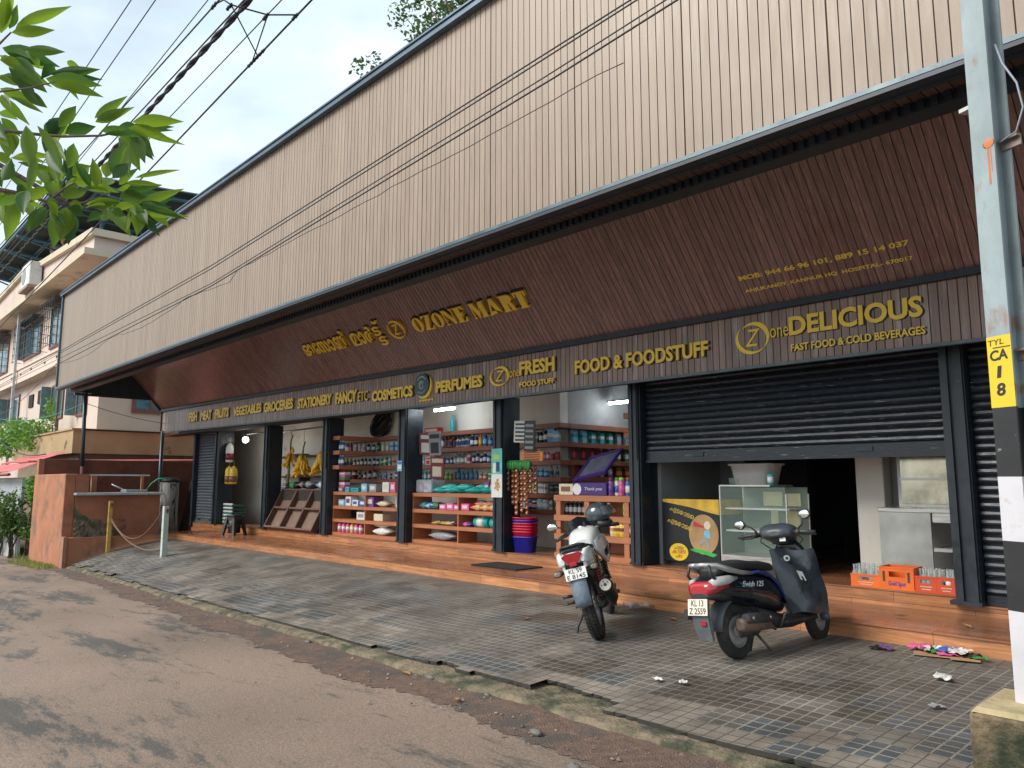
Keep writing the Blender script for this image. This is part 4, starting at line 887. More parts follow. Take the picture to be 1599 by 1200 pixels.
for s_ in (-1, 1): b.tube([HB @ Vector((.92, s_ * .16, .99)), HB @ Vector((.98, s_ * .2, .93)), HB @ Vector((1.02, s_ * .12, .86)), Vector((1.0, s_ * .06, .8))], .005, 6)
b.build('brake_cable', BLKM, sc)
b = MB(); b.tube([(-.3, -.128, .565), (-.1, -.176, .545), (.15, -.187, .52), (.35, -.176, .50), (.5, -.15, .46)], .0035, 6); b.tube([(-.02, -.165, .655), (.06, -.187, .56), (.1, -.18, .44)], .003, 6); b.build('panel_seam', BLKM, sc)
b = MB(); b.loft([se(-.43, .40, .02, .04, .14), se(-.3, .38, .035, .05, .14)], 0); b.build('silencer_box', BLKM, sc)
# ------------------------------------------------ motorcycle
bk = thing('motorcycle', 'white motorcycle leaning on its stand with a helmet on its handlebar', 'motorcycle', (-4.87, 5.74, zpave(-4.87, 5.74)), rot=(R(-15), 0, R(124)))
wheel(bk, 0, .31, .308, .058, .215, 5, True)
STB = Matrix.Translation((1.22, 0, .6)) @ Matrix.Rotation(R(22), 4, 'Z') @ Matrix.Translation((-1.22, 0, -.6)); HBK = Matrix.Translation((1.0, .02, -.05)) @ Matrix.Rotation(R(26), 4, 'Z') @ Matrix.Translation((-1.06, 0, 0))
wheel(bk, 1.32, .305, .302, .045, .215, 5, False, M=STB)
b = MB(); b.loft([se(-.40, .80, .06, .03, e=2.2), se(-.36, .805, .11, .06, e=2.2), se(-.25, .81, .135, .075), se(-.05, .80, .14, .075), se(.2, .775, .13, .07), se(.42, .74, .12, .07), se(.5, .73, .09, .05)], 0)
tc_ = b.build('tail_cowl', WHITEP, bk)
b = MB()
for s_ in (-1, 1): b.loft([se(-.37, .735, .012, .035, s_ * .10), se(-.2, .74, .015, .05, s_ * .125), se(.0, .735, .015, .05, s_ * .13), se(.25, .70, .012, .04, s_ * .125)], 0)
b.build('tail_side_panel', WHITEP, bk)
b = MB(); b.loft([[(-.412, y, z) for y, z in ((-.03, .745), (.03, .745), (.055, .775), (.10, .83), (.06, .85), (-.06, .85), (-.10, .83), (-.055, .775))], [(-.33, y * 1.05, z) for y, z in ((-.03, .74), (.03, .74), (.06, .775), (.11, .83), (.07, .855), (-.07, .855), (-.11, .83), (-.06, .775))]], 0)
tl = b.build('tail_light', REDL, bk)
for s_ in (-1, 1):
    b = MB(); b.loft([se(-.40, .79, .018, .03, s_ * .095, e=2), se(-.33, .80, .03, .07, s_ * .125), se(-.15, .80, .022, .07, s_ * .145), se(.05, .80, .01, .04, s_ * .14)], 0); b.build('tail_wing', WHITEP, bk)
b = MB(); b.loft([se(-.37, .872, .09, .012), se(-.3, .885, .12, .018), se(-.1, .885, .125, .02)], 0); b.build('tail_top_trim', BLKP, bk)
b = MB(); b.box(-.418, -.405, -.035, .035, .735, .768, 0, ch=.004); b.build('brake_lens', REDB, tl)
b = MB(); b.loft([se(-.26, .855, .08, .02), se(-.2, .875, .11, .03), se(0, .87, .125, .035), se(.2, .845, .13, .04), se(.4, .83, .12, .04), se(.5, .835, .08, .03)], 0); b.build('seat', SEATM, bk)
b = MB(); b.tube([(-.05, .12, .86), (-.22, .115, .90), (-.30, .08, .915), (-.31, 0, .915), (-.30, -.08, .915), (-.22, -.115, .90), (-.05, -.12, .86)], .014, 8); b.build('grab_rail', BLKM, bk)
plate(bk, (-.40, 0, .665), .205, .105, PLATE, 'KL 59', 'E 8145', .2)
b = MB(); rings = []
for x, z, w_ in ((-.34, .72, .07), (-.385, .62, .075), (-.40, .52, .078), (-.395, .42, .076), (-.37, .36, .07)): rings.append([(x, -w_, z), (x - .012, 0, z), (x, w_, z), (x + .02, w_, z), (x + .012, 0, z), (x + .02, -w_, z)])
b.loft(rings, 0); b.loft([[(-.36, -.06, .74), (-.36, .06, .74), (-.25, .06, .74), (-.25, -.06, .74)], [(-.385, -.06, .6), (-.385, .06, .6), (-.30, .06, .66), (-.30, -.06, .66)]], 1)
b.build('rear_mudflap', [mat('faded_blue_flap', (.17, .22, .27), .45, var=.25, vscale=5, dirt=(.05, .055, .06), dscale=4, dlo=.5, dhi=.65), BLKM], bk)
for s_ in (-1, 1):
    b = MB(); b.tube([(-.31, s_ * .05, .685), (-.32, s_ * .14, .69)], .013, 7, 0); b.loft([se(-.36, .69, .012, .016, s_ * .16), se(-.35, .69, .045, .028, s_ * .175), se(-.30, .69, .045, .028, s_ * .175), se(-.27, .69, .02, .015, s_ * .165)], 0); ind = b.build('indicator', BLKM, bk)
    b = MB(); b.loft([se(-.368, .69, .02, .016, s_ * .175), se(-.358, .69, .04, .024, s_ * .175)], 0); b.build('indicator_lens', mat('smoked_lens', (.2, .17, .15), .2, coat=.5), ind)
b = MB(); b.loft([se(.42, .84, .10, .08), se(.5, .87, .135, .11), se(.64, .90, .16, .125), se(.8, .915, .17, .125), se(.92, .90, .15, .11), se(1.0, .89, .10, .07)], 0); tk = b.build('fuel_tank', WHITEP, bk)
b = MB(); b.cyl((.74, 0, 1.03), (.74, 0, 1.05), .045, seg=16); b.build('filler_cap', CHROME, tk)
b = MB()
for s_ in (-1, 1): b = MB(); b.loft([se(.48, .83, .012, .05, s_ * .125), se(.6, .82, .03, .10, s_ * .135), se(.75, .79, .042, .14, s_ * .148), se(.92, .76, .042, .16, s_ * .158), se(1.06, .77, .03, .12, s_ * .165), se(1.15, .82, .010, .045, s_ * .155)], 0); b.build('tank_shroud', WHITEP, bk)
for s_ in (-1, 1):
    b = MB(); b.loft([se(.70, .72, .006, .035, s_ * .188), se(.9, .74, .006, .04, s_ * .202), se(1.04, .80, .006, .02, s_ * .196)], 0); b.build('black_side_trim', BLKP, bk)
    b = MB(); b.loft([se(.15, .66, .02, .09, s_ * .115), se(.35, .64, .03, .10, s_ * .12), se(.5, .66, .02, .07, s_ * .11)], 0); b.build('side_panel', BLKP, bk)
b = MB()
b.loft([se(.4, .36, .10, .14), se(.55, .36, .13, .17), se(.72, .34, .12, .15), se(.8, .35, .08, .1)], 0); b.loft([seh(.48, .72, 0, .09, .09), seh(.66, .78, 0, .085, .085)], 0)
for i in range(7): b.box(.62, .88, -.10, .10, .49 + i * .027, .498 + i * .027)
b.tube([(.2, -.07, .36), (.0, -.09, .31)], .03, 8); b.tube([(.2, .07, .36), (.0, .09, .31)], .03, 8)
b.tube([(.55, .12, .3), (.3, .2, .29)], .012, 6); b.build('engine', ENG, bk)
b = MB(); b.tube([(.1, 0, .72), (.45, 0, .66), (.8, 0, .78), (1.1, 0, .92)], .03, 8); b.tube([(.9, 0, .75), (.95, 0, .4), (.6, 0, .2), (.25, 0, .3)], .022, 8); b.tube([(.2, .1, .72), (.25, .1, .32)], .02, 8); b.tube([(.2, -.1, .72), (.25, -.1, .32)], .02, 8); b.build('frame', BLKM, bk)
for s_ in (-1, 1):
    b = MB(); b.tube([(.04, s_ * .12, .33), (.17, s_ * .125, .70)], .016, 8, 1); hx = [(.055 + .105 * i / 80 + .03 * math.cos(i * .9), s_ * .122 + .03 * math.sin(i * .9), .37 + .28 * i / 80) for i in range(81)]; b.tube(hx, .0065, 5, 0); b.build('shock_absorber', [SPRING, BLKM], bk)
b = MB(); b.tube([(.82, -.06, .5), (.95, -.1, .3), (.6, -.15, .2), (.3, -.17, .24)], .02, 8, 1); b.tube([(.32, -.175, .27), (.2, -.19, .33), (-.02, -.205, .42), (-.22, -.215, .485), (-.245, -.216, .492)], [.04, .066, .074, .07, .06], 16, 0); ex = b.build('exhaust', [mat('black_muffler', (.03, .028, .026), .4, metal=.4, var=.3), RUSTX], bk)
b = MB(); b.tube([(-.243, -.216, .492), (-.252, -.216, .495)], [.06, .054], 16, 0); b.tube([(-.252, -.216, .495), (-.254, -.216, .4955)], .016, 10, 1)
for i in range(5): a = i * 1.257; b.sphere((-.253, -.216 + .033 * math.cos(a), .495 + .033 * math.sin(a)), .006, 6, 4, 1)
b.build('muffler_cap', [mat('steel_cap', (.42, .38, .33), .4, metal=.7, var=.2), BLKM], ex)
b = MB(); b.tube([(.0, -.235, .45), (-.14, -.255, .49)], .012, 6); b.loft([se(-.1, .52, .03, .01, -.22), se(.1, .45, .03, .012, -.215)], 0); b.build('muffler_guard', CHROME, ex)
for s_ in (-1, 1):
    b = MB(); b.tube([(.3, s_ * .11, .34), (.27, s_ * .18, .35)], .012, 6, 1); b.tube([(.27, s_ * .17, .35), (.27, s_ * .27, .355)], .018, 8, 0); b.tube([(.12, s_ * .13, .42), (.10, s_ * .2, .43)], .012, 6, 1); b.tube([(.1, s_ * .18, .43), (.1, s_ * .27, .435)], .016, 8, 0); b.build('footpeg', [BLKM, ENG], bk)
b = MB(); b.tube([(.28, .1, .28), (.22, .22, .12), (.2, .29, -.065)], .014, 6); b.box(.16, .24, .26, .33, -.075, -.062); b.build('side_stand', BLKM, bk)
b = MB(); b.tube([(.02, .085, .31), (.02, .085, .27), (.3, .1, .27), (.5, .1, .3), (.5, .1, .36), (.3, .1, .38), (.02, .085, .35)], .012, 6); b.cyl((0, .07, .31), (0, .095, .31), .075, seg=18); b.build('chain', RUSTX, bk)
b = MB()
for s_ in (-1, 1): b.tube([STB @ Vector((1.32, s_ * .085, .305)), STB @ Vector((1.22, s_ * .085, .6)), STB @ Vector((1.09, s_ * .085, .98))], [.028, .026, .02], 10)
b.build('fork', ENG, bk)
b = MB(); rings = []
for i in range(12):
    a = R(160 - i * 11); rings.append([STB @ Vector((1.32 + rr * math.cos(a), y * .06, .305 + rr * math.sin(a))) for rr, y in ((.33, -1), (.35, -.6), (.355, 0), (.35, .6), (.33, 1), (.325, 0))])
b.loft(rings, 0); b.build('front_mudguard', BLKP, bk)
b = MB(); b.loft([se(1.02, .98, .06, .04), se(1.08, 1.0, .125, .08), se(1.16, .98, .14, .11), se(1.26, .93, .11, .10), se(1.32, .90, .06, .06)], 0, M=HBK); b.loft([[(1.09, -.12, 1.03), (1.10, 0, 1.05), (1.09, .12, 1.03)], [(1.16, -.13, 1.12), (1.13, 0, 1.145), (1.16, .13, 1.12)], [(1.2, -.11, 1.17), (1.16, 0, 1.205), (1.2, .11, 1.17)]], 0, False, HBK, closed=False); b.build('headlight_fairing', BLKP, bk)
b = MB(); b.box(1.0, 1.05, -.10, .10, 1.0, 1.07, 0, M=HBK, ch=.02); b.build('instrument_panel', BLKM, bk)
b = MB(); b.tube([(.93, .36, 1.015), (.98, .22, 1.05), (1.05, .08, 1.04), (1.05, -.08, 1.04), (.98, -.22, 1.05), (.93, -.36, 1.015)], .012, 8, 0, True, HBK); hb = b.build('handlebar', SILV, bk)
for s_ in (-1, 1):
    b = MB(); b.tube([(.975, s_ * .235, 1.048), (.925, s_ * .37, 1.012)], .019, 10, 0, True, HBK); b.tube([(1.02, s_ * .2, 1.03), (.99, s_ * .36, 1.0)], .007, 6, 0, True, HBK); b.box(.96, 1.02, s_ * .2 - .025, s_ * .2 + .025, 1.025, 1.075, 0, M=HBK); b.build('grip', BLKM, hb)
    if s_ < 0: continue
    b = MB(); b.tube([(.99, s_ * .21, 1.06), (.99, s_ * .27, 1.13), (.95, s_ * .34, 1.15)], .007, 6, 0, True, HBK); hd = HBK @ Vector((.94, s_ * .38, 1.16)); b.sphere(hd + Vector((.012, 0, 0)), .06, 12, 8, 0, sc=(.35, 1.0, .66)); mi = b.build('mirror', BLKM, bk)
    b = MB(); b.sphere(hd - Vector((.009, 0, 0)), .055, 12, 8, 0, sc=(.1, 1, .64)); b.build('mirror_glass', MIRG, mi)
b = MB()
for s_ in (-1, 1): b.tube([HBK @ Vector((.99, s_ * .24, 1.04)), HBK @ Vector((1.1, s_ * .2, 1.08)), HBK @ Vector((1.16, s_ * .1, 1.0)), HBK @ Vector((1.12, s_ * .04, .85))], .006, 6)
b.tube([(.3, -.13, .62), (.2, -.14, .5), (.35, -.14, .4)], .007, 6); b.build('control_cable', BLKM, bk)
# helmet over the right mirror
bk_M = Matrix.Translation(bk.location) @ bk.rotation_euler.to_matrix().to_4x4()
hp = bk_M @ (HBK @ Vector((1.04, -.20, 1.17)))
he = thing('helmet', 'dark grey full face helmet with raised clear visor hung on the motorcycle handlebar', 'helmet', hp, rot=(R(8), R(-6), R(20)))
b = MB(); prof = []
b.sphere((0, 0, .0), .132, 22, 12, 0, sc=(1.08, .92, .98), t0=0, t1=.66); b.build('shell', mat('helmet_paint', (.045, .058, .068), .22, var=.3, vscale=8, coat=.4, dirt=(.3, .32, .33), dscale=14, dlo=.66, dhi=.7), he)
b = MB(); b.tube([(.02, -.105, -.085), (.1, -.075, -.10), (.135, 0, -.105), (.1, .075, -.10), (.02, .105, -.085)], .032, 10); b.sphere((-.01, 0, -.03), .112, 16, 8, 0, sc=(1, .9, .9)); b.build('chin_bar', BLKM, he)
b = MB(); g2 = []
for j in range(6):
    g2.append([(.05 + (.165 - j * .012) * math.cos(a), .15 * math.sin(a) * .92, .03 + j * .018 - .02) for a in [R(-70 + i * 14) for i in range(11)]])
b.loft(g2, 0, False, closed=False); b.build('visor', mat('visor_clear', (.5, .5, .52), .08, trans=.9, var=.02), he)
# ================================================================ shelving and goods
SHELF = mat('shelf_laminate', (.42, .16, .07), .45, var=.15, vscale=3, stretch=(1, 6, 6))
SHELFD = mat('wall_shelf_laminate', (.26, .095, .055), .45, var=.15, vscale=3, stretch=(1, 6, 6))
SHELFI = mat('shelf_inner_dark', (.06, .045, .04), .8)
PAL = {'white': (.72, .72, .7), 'blue': (.03, .12, .42), 'dark blue': (.012, .03, .13), 'teal': (.02, .33, .34), 'green': (.06, .3, .08), 'red': (.5, .03, .035), 'pink': (.75, .12, .32), 'black': (.02, .02, .022),
       'orange': (.75, .24, .04), 'yellow': (.75, .5, .06), 'purple': (.16, .06, .3), 'cream': (.68, .6, .45), 'sky blue': (.2, .48, .66), 'maroon': (.2, .025, .04), 'grey': (.3, .3, .31), 'lime': (.35, .6, .08), 'brown': (.2, .09, .04), 'turquoise': (.02, .45, .42)}
def cm(c, r=.35): return mat('packaging_' + c.replace(' ', '_'), PAL[c], r, var=.12, vscale=30)
MESHC = {}
def goods_mesh(kind, c1, c2):
    k = (kind, c1, c2)
    if k in MESHC: return MESHC[k]
    b = MB()
    if kind == 'bottle': b.lathe([(.001, 0), (.036, 0), (.04, .01), (.04, .13), (.034, .155), (.016, .175), (.016, .185)], seg=10, mi=0); b.lathe([(.018, .183), (.018, .215), (.001, .217)], seg=10, mi=1); b.lathe([(.0408, .045), (.0408, .115)], seg=10, mi=1, caps=False)
    elif kind == 'pump bottle': b.lathe([(.001, 0), (.042, 0), (.044, .01), (.044, .15), (.03, .175), (.014, .18)], seg=10, mi=0); b.cyl((0, 0, .178), (0, 0, .225), .012, seg=8, mi=1); b.box(-.045, .014, -.01, .01, .22, .235, 1); b.lathe([(.0448, .04), (.0448, .12)], seg=10, mi=1, caps=False)
    elif kind == 'flat bottle':
        b.loft([seh(0, 0, 0, .045, .022, 12), seh(.02, 0, 0, .05, .026, 12), seh(.14, 0, 0, .048, .025, 12), seh(.175, 0, 0, .03, .018, 12), seh(.18, 0, 0, .015, .012, 12)], 0); b.cyl((0, 0, .178), (0, 0, .21), .016, seg=8, mi=1)
    elif kind == 'jug':
        b.loft([seh(0, 0, 0, .06, .035, 12), seh(.03, 0, 0, .064, .04, 12), seh(.16, 0, 0, .058, .036, 12), seh(.21, .01, 0, .02, .02, 12)], 0); b.cyl((.01, 0, .2), (.01, 0, .245), .02, seg=8, mi=1); b.tube([(-.01, 0, .20), (-.045, 0, .19), (-.055, 0, .13)], .01, 6, 0); b.loft([seh(.05, 0, 0, .065, .0412, 12), seh(.14, 0, 0, .0612, .0385, 12)], 1, False)
    elif kind == 'jar': b.lathe([(.001, 0), (.05, 0), (.052, .01), (.052, .1), (.045, .115)], seg=12, mi=0); b.lathe([(.048, .113), (.048, .14), (.001, .142)], seg=12, mi=1); b.lathe([(.0527, .03), (.0527, .085)], seg=12, mi=1, caps=False)
    elif kind == 'tube': b.loft([seh(0, 0, 0, .02, .02, 10), seh(.03, 0, 0, .02, .02, 10), seh(.14, 0, 0, .03, .006, 10)], 0); b.cyl((0, 0, -.0), (0, 0, .03), .021, seg=8, mi=1)
    elif kind == 'box': b.box(-.04, .04, -.025, .025, 0, .15, 0); b.box(-.0405, .0405, -.0255, .0255, .06, .1, 1)
    elif kind == 'spray can': b.lathe([(.001, 0), (.028, 0), (.028, .16), (.02, .175)], seg=10, mi=0); b.lathe([(.022, .17), (.022, .21), (.001, .212)], seg=10, mi=1); b.lathe([(.0287, .05), (.0287, .12)], seg=10, mi=1, caps=False)
    MESHC[k] = b.mesh(kind.replace(' ', '_'), [cm(c1), cm(c2)]); return MESHC[k]
rg = random.Random(21)
def put_row(x0, x1, y, z, seq, where, grp, scale=1.0, zfun=None):
    """goods side by side along a shelf; seq: list of (kind, c1, c2, count, scale)"""
    tot = sum(s[3] for s in seq); i = 0
    for kind, c1, c2, cnt, sc_ in seq:
        for k in range(cnt):
            x = x0 + (x1 - x0) * (i + .5) / tot
            o = bpy.data.objects.new(kind.replace(' ', '_'), goods_mesh(kind, c1, c2)); C.objects.link(o)
            o.location = (x + rg.uniform(-.006, .006), y + rg.uniform(-.015, .015), z); s_ = sc_ * scale * rg.uniform(.9, 1.08); o.scale = (s_ * rg.uniform(.9, 1.15), s_, s_ * rg.uniform(.88, 1.14)); o.rotation_euler = (0, 0, rg.uniform(-.5, .5))
            tag(o, f"{c1} {kind} with {c2} top, {ORD[i]} from left on {where}", kind.split()[-1], grp); i += 1
def shelf_set(name, label, x0, x1, y0, y1, zs, th, m, extra=None, cat='shelf', loc=None):
    t = thing(name, label, cat, (x0, y0, .319))
    for z in zs:
        b = MB(); b.box(0, x1 - x0, 0, y1 - y0, z - th - .319, z - .319, 0, ch=.004); b.build('shelf', m, t)
    return t
# --- wall shelves
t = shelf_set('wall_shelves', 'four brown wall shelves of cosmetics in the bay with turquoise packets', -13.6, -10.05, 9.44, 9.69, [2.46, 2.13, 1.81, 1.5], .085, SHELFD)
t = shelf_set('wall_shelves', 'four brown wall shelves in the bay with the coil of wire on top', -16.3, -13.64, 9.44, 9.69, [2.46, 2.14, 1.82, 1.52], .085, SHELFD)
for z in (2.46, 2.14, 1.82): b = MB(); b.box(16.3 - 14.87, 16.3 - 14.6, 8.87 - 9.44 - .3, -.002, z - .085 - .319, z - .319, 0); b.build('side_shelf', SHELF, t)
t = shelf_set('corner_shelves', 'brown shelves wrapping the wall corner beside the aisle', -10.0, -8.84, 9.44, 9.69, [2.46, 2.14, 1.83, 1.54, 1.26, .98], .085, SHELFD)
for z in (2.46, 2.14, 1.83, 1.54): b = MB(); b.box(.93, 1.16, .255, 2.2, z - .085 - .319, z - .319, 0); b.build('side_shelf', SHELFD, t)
G3 = 'toiletries on the turquoise packet bay shelves'; w3 = 'shelf above turquoise packets'
put_row(-13.35, -10.15, 9.55, 2.13, [('jug', 'white', 'blue', 3, 1.05), ('jug', 'white', 'red', 3, 1.05), ('bottle', 'grey', 'white', 3, 1.1), ('jug', 'maroon', 'black', 3, .95), ('jug', 'grey', 'dark blue', 3, .95), ('bottle', 'dark blue', 'white', 2, 1.1), ('bottle', 'orange', 'yellow', 1, 1.15), ('bottle', 'blue', 'sky blue', 3, 1.05), ('bottle', 'red', 'white', 2, 1), ('bottle', 'green', 'white', 1, 1)], 'upper ' + w3, G3)
put_row(-13.35, -10.15, 9.55, 1.81, [('box', 'white', 'sky blue', 3, .8), ('bottle', 'sky blue', 'white', 2, .9), ('box', 'cream', 'orange', 2, .95), ('bottle', 'teal', 'dark blue', 3, 1.05), ('bottle', 'blue', 'white', 3, .8), ('pump bottle', 'grey', 'white', 4, 1), ('pump bottle', 'white', 'red', 1, 1.1), ('bottle', 'dark blue', 'white', 4, .95), ('pump bottle', 'blue', 'white', 2, .9), ('bottle', 'white', 'grey', 2, 1), ('jar', 'pink', 'white', 2, .7)], 'middle ' + w3, G3)
put_row(-13.35, -10.15, 9.55, 1.5, [('pump bottle', 'cream', 'white', 2, .8), ('bottle', 'orange', 'white', 1, 1), ('bottle', 'turquoise', 'white', 2, 1), ('bottle', 'teal', 'white', 2, .9), ('jar', 'black', 'grey', 2, .9), ('jar', 'green', 'lime', 2, .9), ('box', 'maroon', 'purple', 1, .9), ('bottle', 'blue', 'teal', 5, .95), ('jar', 'red', 'cream', 2, .9), ('jar', 'white', 'green', 1, .9), ('jar', 'orange', 'red', 1, .8), ('jar', 'green', 'red', 2, .8), ('box', 'cream', 'purple', 1, .7)], 'lower ' + w3, G3)
G2 = 'bottles on the wire coil bay shelves'; w2 = 'shelf under wire coil'
put_row(-16.0, -13.7, 9.55, 2.14, [('jug', 'blue', 'white', 1, .9), ('jug', 'maroon', 'red', 1, .9), ('jug', 'white', 'grey', 3, 1.0), ('bottle', 'dark blue', 'white', 2, 1.0), ('bottle', 'black', 'green', 1, 1.2), ('pump bottle', 'cream', 'white', 2, .9), ('box', 'sky blue', 'blue', 2, 1.3)], 'topmost ' + w2, G2)
put_row(-16.1, -13.7, 9.55, 1.82, [('bottle', 'green', 'black', 3, .9), ('bottle', 'maroon', 'white', 2, .8), ('bottle', 'dark blue', 'white', 5, 1.0), ('box', 'green', 'white', 2, 1.2), ('bottle', 'white', 'teal', 1, .9), ('box', 'cream', 'red', 2, 1)], 'middle ' + w2, G2)
put_row(-16.3, -13.7, 9.55, 1.52, [('spray can', 'white', 'green', 2, 1.25), ('spray can', 'green', 'white', 1, 1.2), ('bottle', 'red', 'white', 1, 1.3), ('bottle', 'maroon', 'white', 4, 1.1), ('bottle', 'grey', 'blue', 2, .8), ('box', 'dark blue', 'white', 2, .9)], 'lowest ' + w2, G2)
for z, n_ in ((2.14, 'upper'), (1.82, 'lower')):
    for k in range(2):
        o = bpy.data.objects.new('bottle', goods_mesh('bottle', 'blue', 'white')); C.objects.link(o); o.location = (-14.8 + k * .1, 8.72, z); o.scale = (1.05,) * 3
        tag(o, f"blue bottle on the {n_} short side shelf behind the second dark pillar, {'left' if k == 0 else 'right'} of two", 'bottle', 'blue bottles on side shelves')
G4 = 'toiletries on the corner shelves'; w4 = 'shelf beside chip strips'
put_row(-9.7, -8.95, 9.55, 2.14, [('box', 'black', 'grey', 2, 1.2), ('bottle', 'black', 'white', 2, 1.1), ('box', 'sky blue', 'white', 2, 1.4)], 'highest ' + w4, G4)
put_row(-9.7, -8.95, 9.55, 1.83, [('bottle', 'dark blue', 'pink', 2, 1.0), ('bottle', 'pink', 'white', 3, .9), ('box', 'maroon', 'red', 2, .9)], 'second ' + w4, G4)
put_row(-9.7, -8.95, 9.55, 1.54, [('bottle', 'red', 'white', 1, .8), ('jar', 'blue', 'sky blue', 3, .9), ('bottle', 'grey', 'dark blue', 2, .8)], 'third ' + w4, G4)
put_row(-9.75, -8.95, 9.55, 1.26, [('box', 'cream', 'lime', 2, 1.2), ('box', 'white', 'grey', 2, 1.1), ('jar', 'grey', 'black', 2, 1.1)], 'fourth ' + w4, G4)
put_row(-9.75, -8.95, 9.55, .98, [('jar', 'dark blue', 'white', 2, 1.1), ('jar', 'sky blue', 'white', 2, 1.35), ('bottle', 'white', 'grey', 2, .9)], 'lowest ' + w4, G4)
def side_row(z, seq, nm):
    i = 0; tot = sum(s[3] for s in seq)
    for kind, c1, c2, cnt, sc_ in seq:
        for k in range(cnt):
            o = bpy.data.objects.new(kind.replace(' ', '_'), goods_mesh(kind, c1, c2)); C.objects.link(o)
            o.location = (-8.95, 9.8 + 1.7 * (i + .5) / tot, z); o.scale = (sc_,) * 3; o.rotation_euler = (0, 0, PI / 2)
            tag(o, f"{c1} {kind} with {c2} top, {ORD[i]} from front on {nm} aisle shelf", kind.split()[-1], 'goods on the aisle side shelves'); i += 1
side_row(2.14, [('box', 'sky blue', 'teal', 2, 1.5), ('box', 'teal', 'white', 3, 1.4), ('box', 'grey', 'sky blue', 2, 1.4)], 'upper')
side_row(1.83, [('bottle', 'maroon', 'red', 3, 1.2), ('bottle', 'red', 'white', 2, 1.1), ('bottle', 'green', 'white', 2, 1.2)], 'middle')
side_row(1.54, [('box', 'brown', 'red', 2, 1.4), ('bottle', 'grey', 'white', 3, 1.2), ('jar', 'brown', 'orange', 2, 1.3)], 'lower')
# things on the top shelves
b = MB(); b.box(-12.75, -12.3, 9.48, 9.62, 2.461, 2.57, 0); b.box(-12.7, -12.33, 9.475, 9.48, 2.49, 2.54, 1)
tag(b.build('carton', [cm('red'), cm('cream')]), 'low red carton on the top shelf above white jugs', 'box')
b = MB(); b.lathe([(.001, 0), (.055, 0), (.06, .02), (.05, .2), (.02, .28), (.02, .34), (.001, .345)], (-11.9, 9.55, 2.461), seg=10); tag(b.build('bottle', cm('teal')), 'single tall green spray bottle standing on the top shelf', 'bottle')
b = MB()
for i in range(26):
    a = rg.uniform(-.12, .12); rr = rg.uniform(.22, .36); off = rg.uniform(-.06, .06); ph = rg.uniform(0, 1)
    b.tube([(-14.5 + rr * math.cos(2 * PI * j / 26) * 1.05, 9.55 + off + a * math.sin(2 * PI * j / 26), 2.78 + rr * .88 * math.sin(2 * PI * j / 26 + ph)) for j in range(27)], .011, 5)
tag(b.build('wire_coil', mat('dark_coil', (.025, .025, .027), .6)), 'large dark coil of wire on the top shelf of the pink bottle bay', 'coil')
# --- low open counters between the pillars
def counter(x0, x1, label, mids):
    t = thing('shelf_counter', label, 'shelf', (x0, 8.6, .319)); zs = [1.25, .95, .67, .385]
    for i, z in enumerate(zs): b = MB(); b.box(0, x1 - x0, 0, .48, z - .07 - .319, z - .319, 0, ch=.005); b.build('shelf', SHELF, t)
    for x in [0.0] + mids + [x1 - x0 - .035]: b = MB(); b.box(x, x + .03, .012, .45, .06, .88, 0); b.build('upright', SHELF, t)
    return t
counter(-15.12 + .25, -12.27, 'open brown counter with pink bottles on its bottom shelf', [1.27])
counter(-11.92, -9.5, 'open brown counter loaded with turquoise packets on top', [1.35])
def pack(x, y, z, sx, sy, sz, c, label, grp=None, rot=0, tilt_=0, name='packet', c2=None, cat='packet'):
    """soft packet: pillow shape with crimped ends"""
    b = MB(); rings = []
    for i in range(9):
        u = i / 8; k = math.sin(PI * min(1, max(0, (u * 1.12 - .06)))) ** .5; k = max(k, .06)
        rings.append([(sx * (u - .5), sy * .5 * (.86 + .14 * k) * math.copysign(abs(math.cos(a)) ** .6, math.cos(a)), sz * .5 + sz * .5 * k * math.copysign(abs(math.sin(a)) ** .8, math.sin(a)) + rg.uniform(-.03, .03) * sz) for a in [2 * PI * j / 12 for j in range(12)]])
    b.loft(rings[:4], 0, False); b.loft(rings[3:6], 1 if c2 else 0, False); b.loft(rings[5:], 0, False); b.loft(rings[:2][::-1] if False else rings[:1] + rings[:1], 0, True) if False else None
    o = b.build(name, [mat('foil_' + c.replace(' ', '_'), PAL[c], .25, var=.2, vscale=18, bump=.4, bscale=26)] + ([mat('foil_' + c2.replace(' ', '_'), PAL[c2], .25, var=.2, vscale=18, bump=.4, bscale=26)] if c2 else []))
    o.location = (x, y, z); o.rotation_euler = (rg.uniform(-.1, .1), tilt_, rot); return tag(o, label, cat, grp)
def carton(x, y, z, sx, sy, sz, c, label, c2=None, name='carton', cat='box', grp=None):
    b = MB(); b.box(-sx / 2, sx / 2, -sy / 2, sy / 2, 0, sz, 0, ch=.004)
    if c2: b.box(-sx * .35, sx * .3, -sy / 2 - .002, sy / 2 + .002, sz * .3, sz * .75, 1)
    o = b.build(name, [cm(c, .5)] + ([cm(c2, .5)] if c2 else [])); o.location = (x, y, z); o.rotation_euler = (0, 0, rg.uniform(-.12, .12)); return tag(o, label, cat, grp)
for i in range(9): pack(-11.25 + i * .165, 8.82 + (i % 2) * .06, 1.252 + (.05 if i % 3 == 1 else 0), .36, .24, .12, 'turquoise', f'shiny turquoise packet on the counter top, {ORD[i]} of the row from the left', 'turquoise packets heaped on the counter', rot=.5 + rg.uniform(-.4, .4))
b = MB(); b.box(-11.9, -11.4, 8.66, 9.0, 1.252, 1.50, 0, ch=.02); tag(b.build('plastic_bin', mat('clear_plastic', (.6, .62, .66), .2, alpha=.45)), 'clear plastic bin of small goods at the left end of the turquoise packet counter', 'bin')
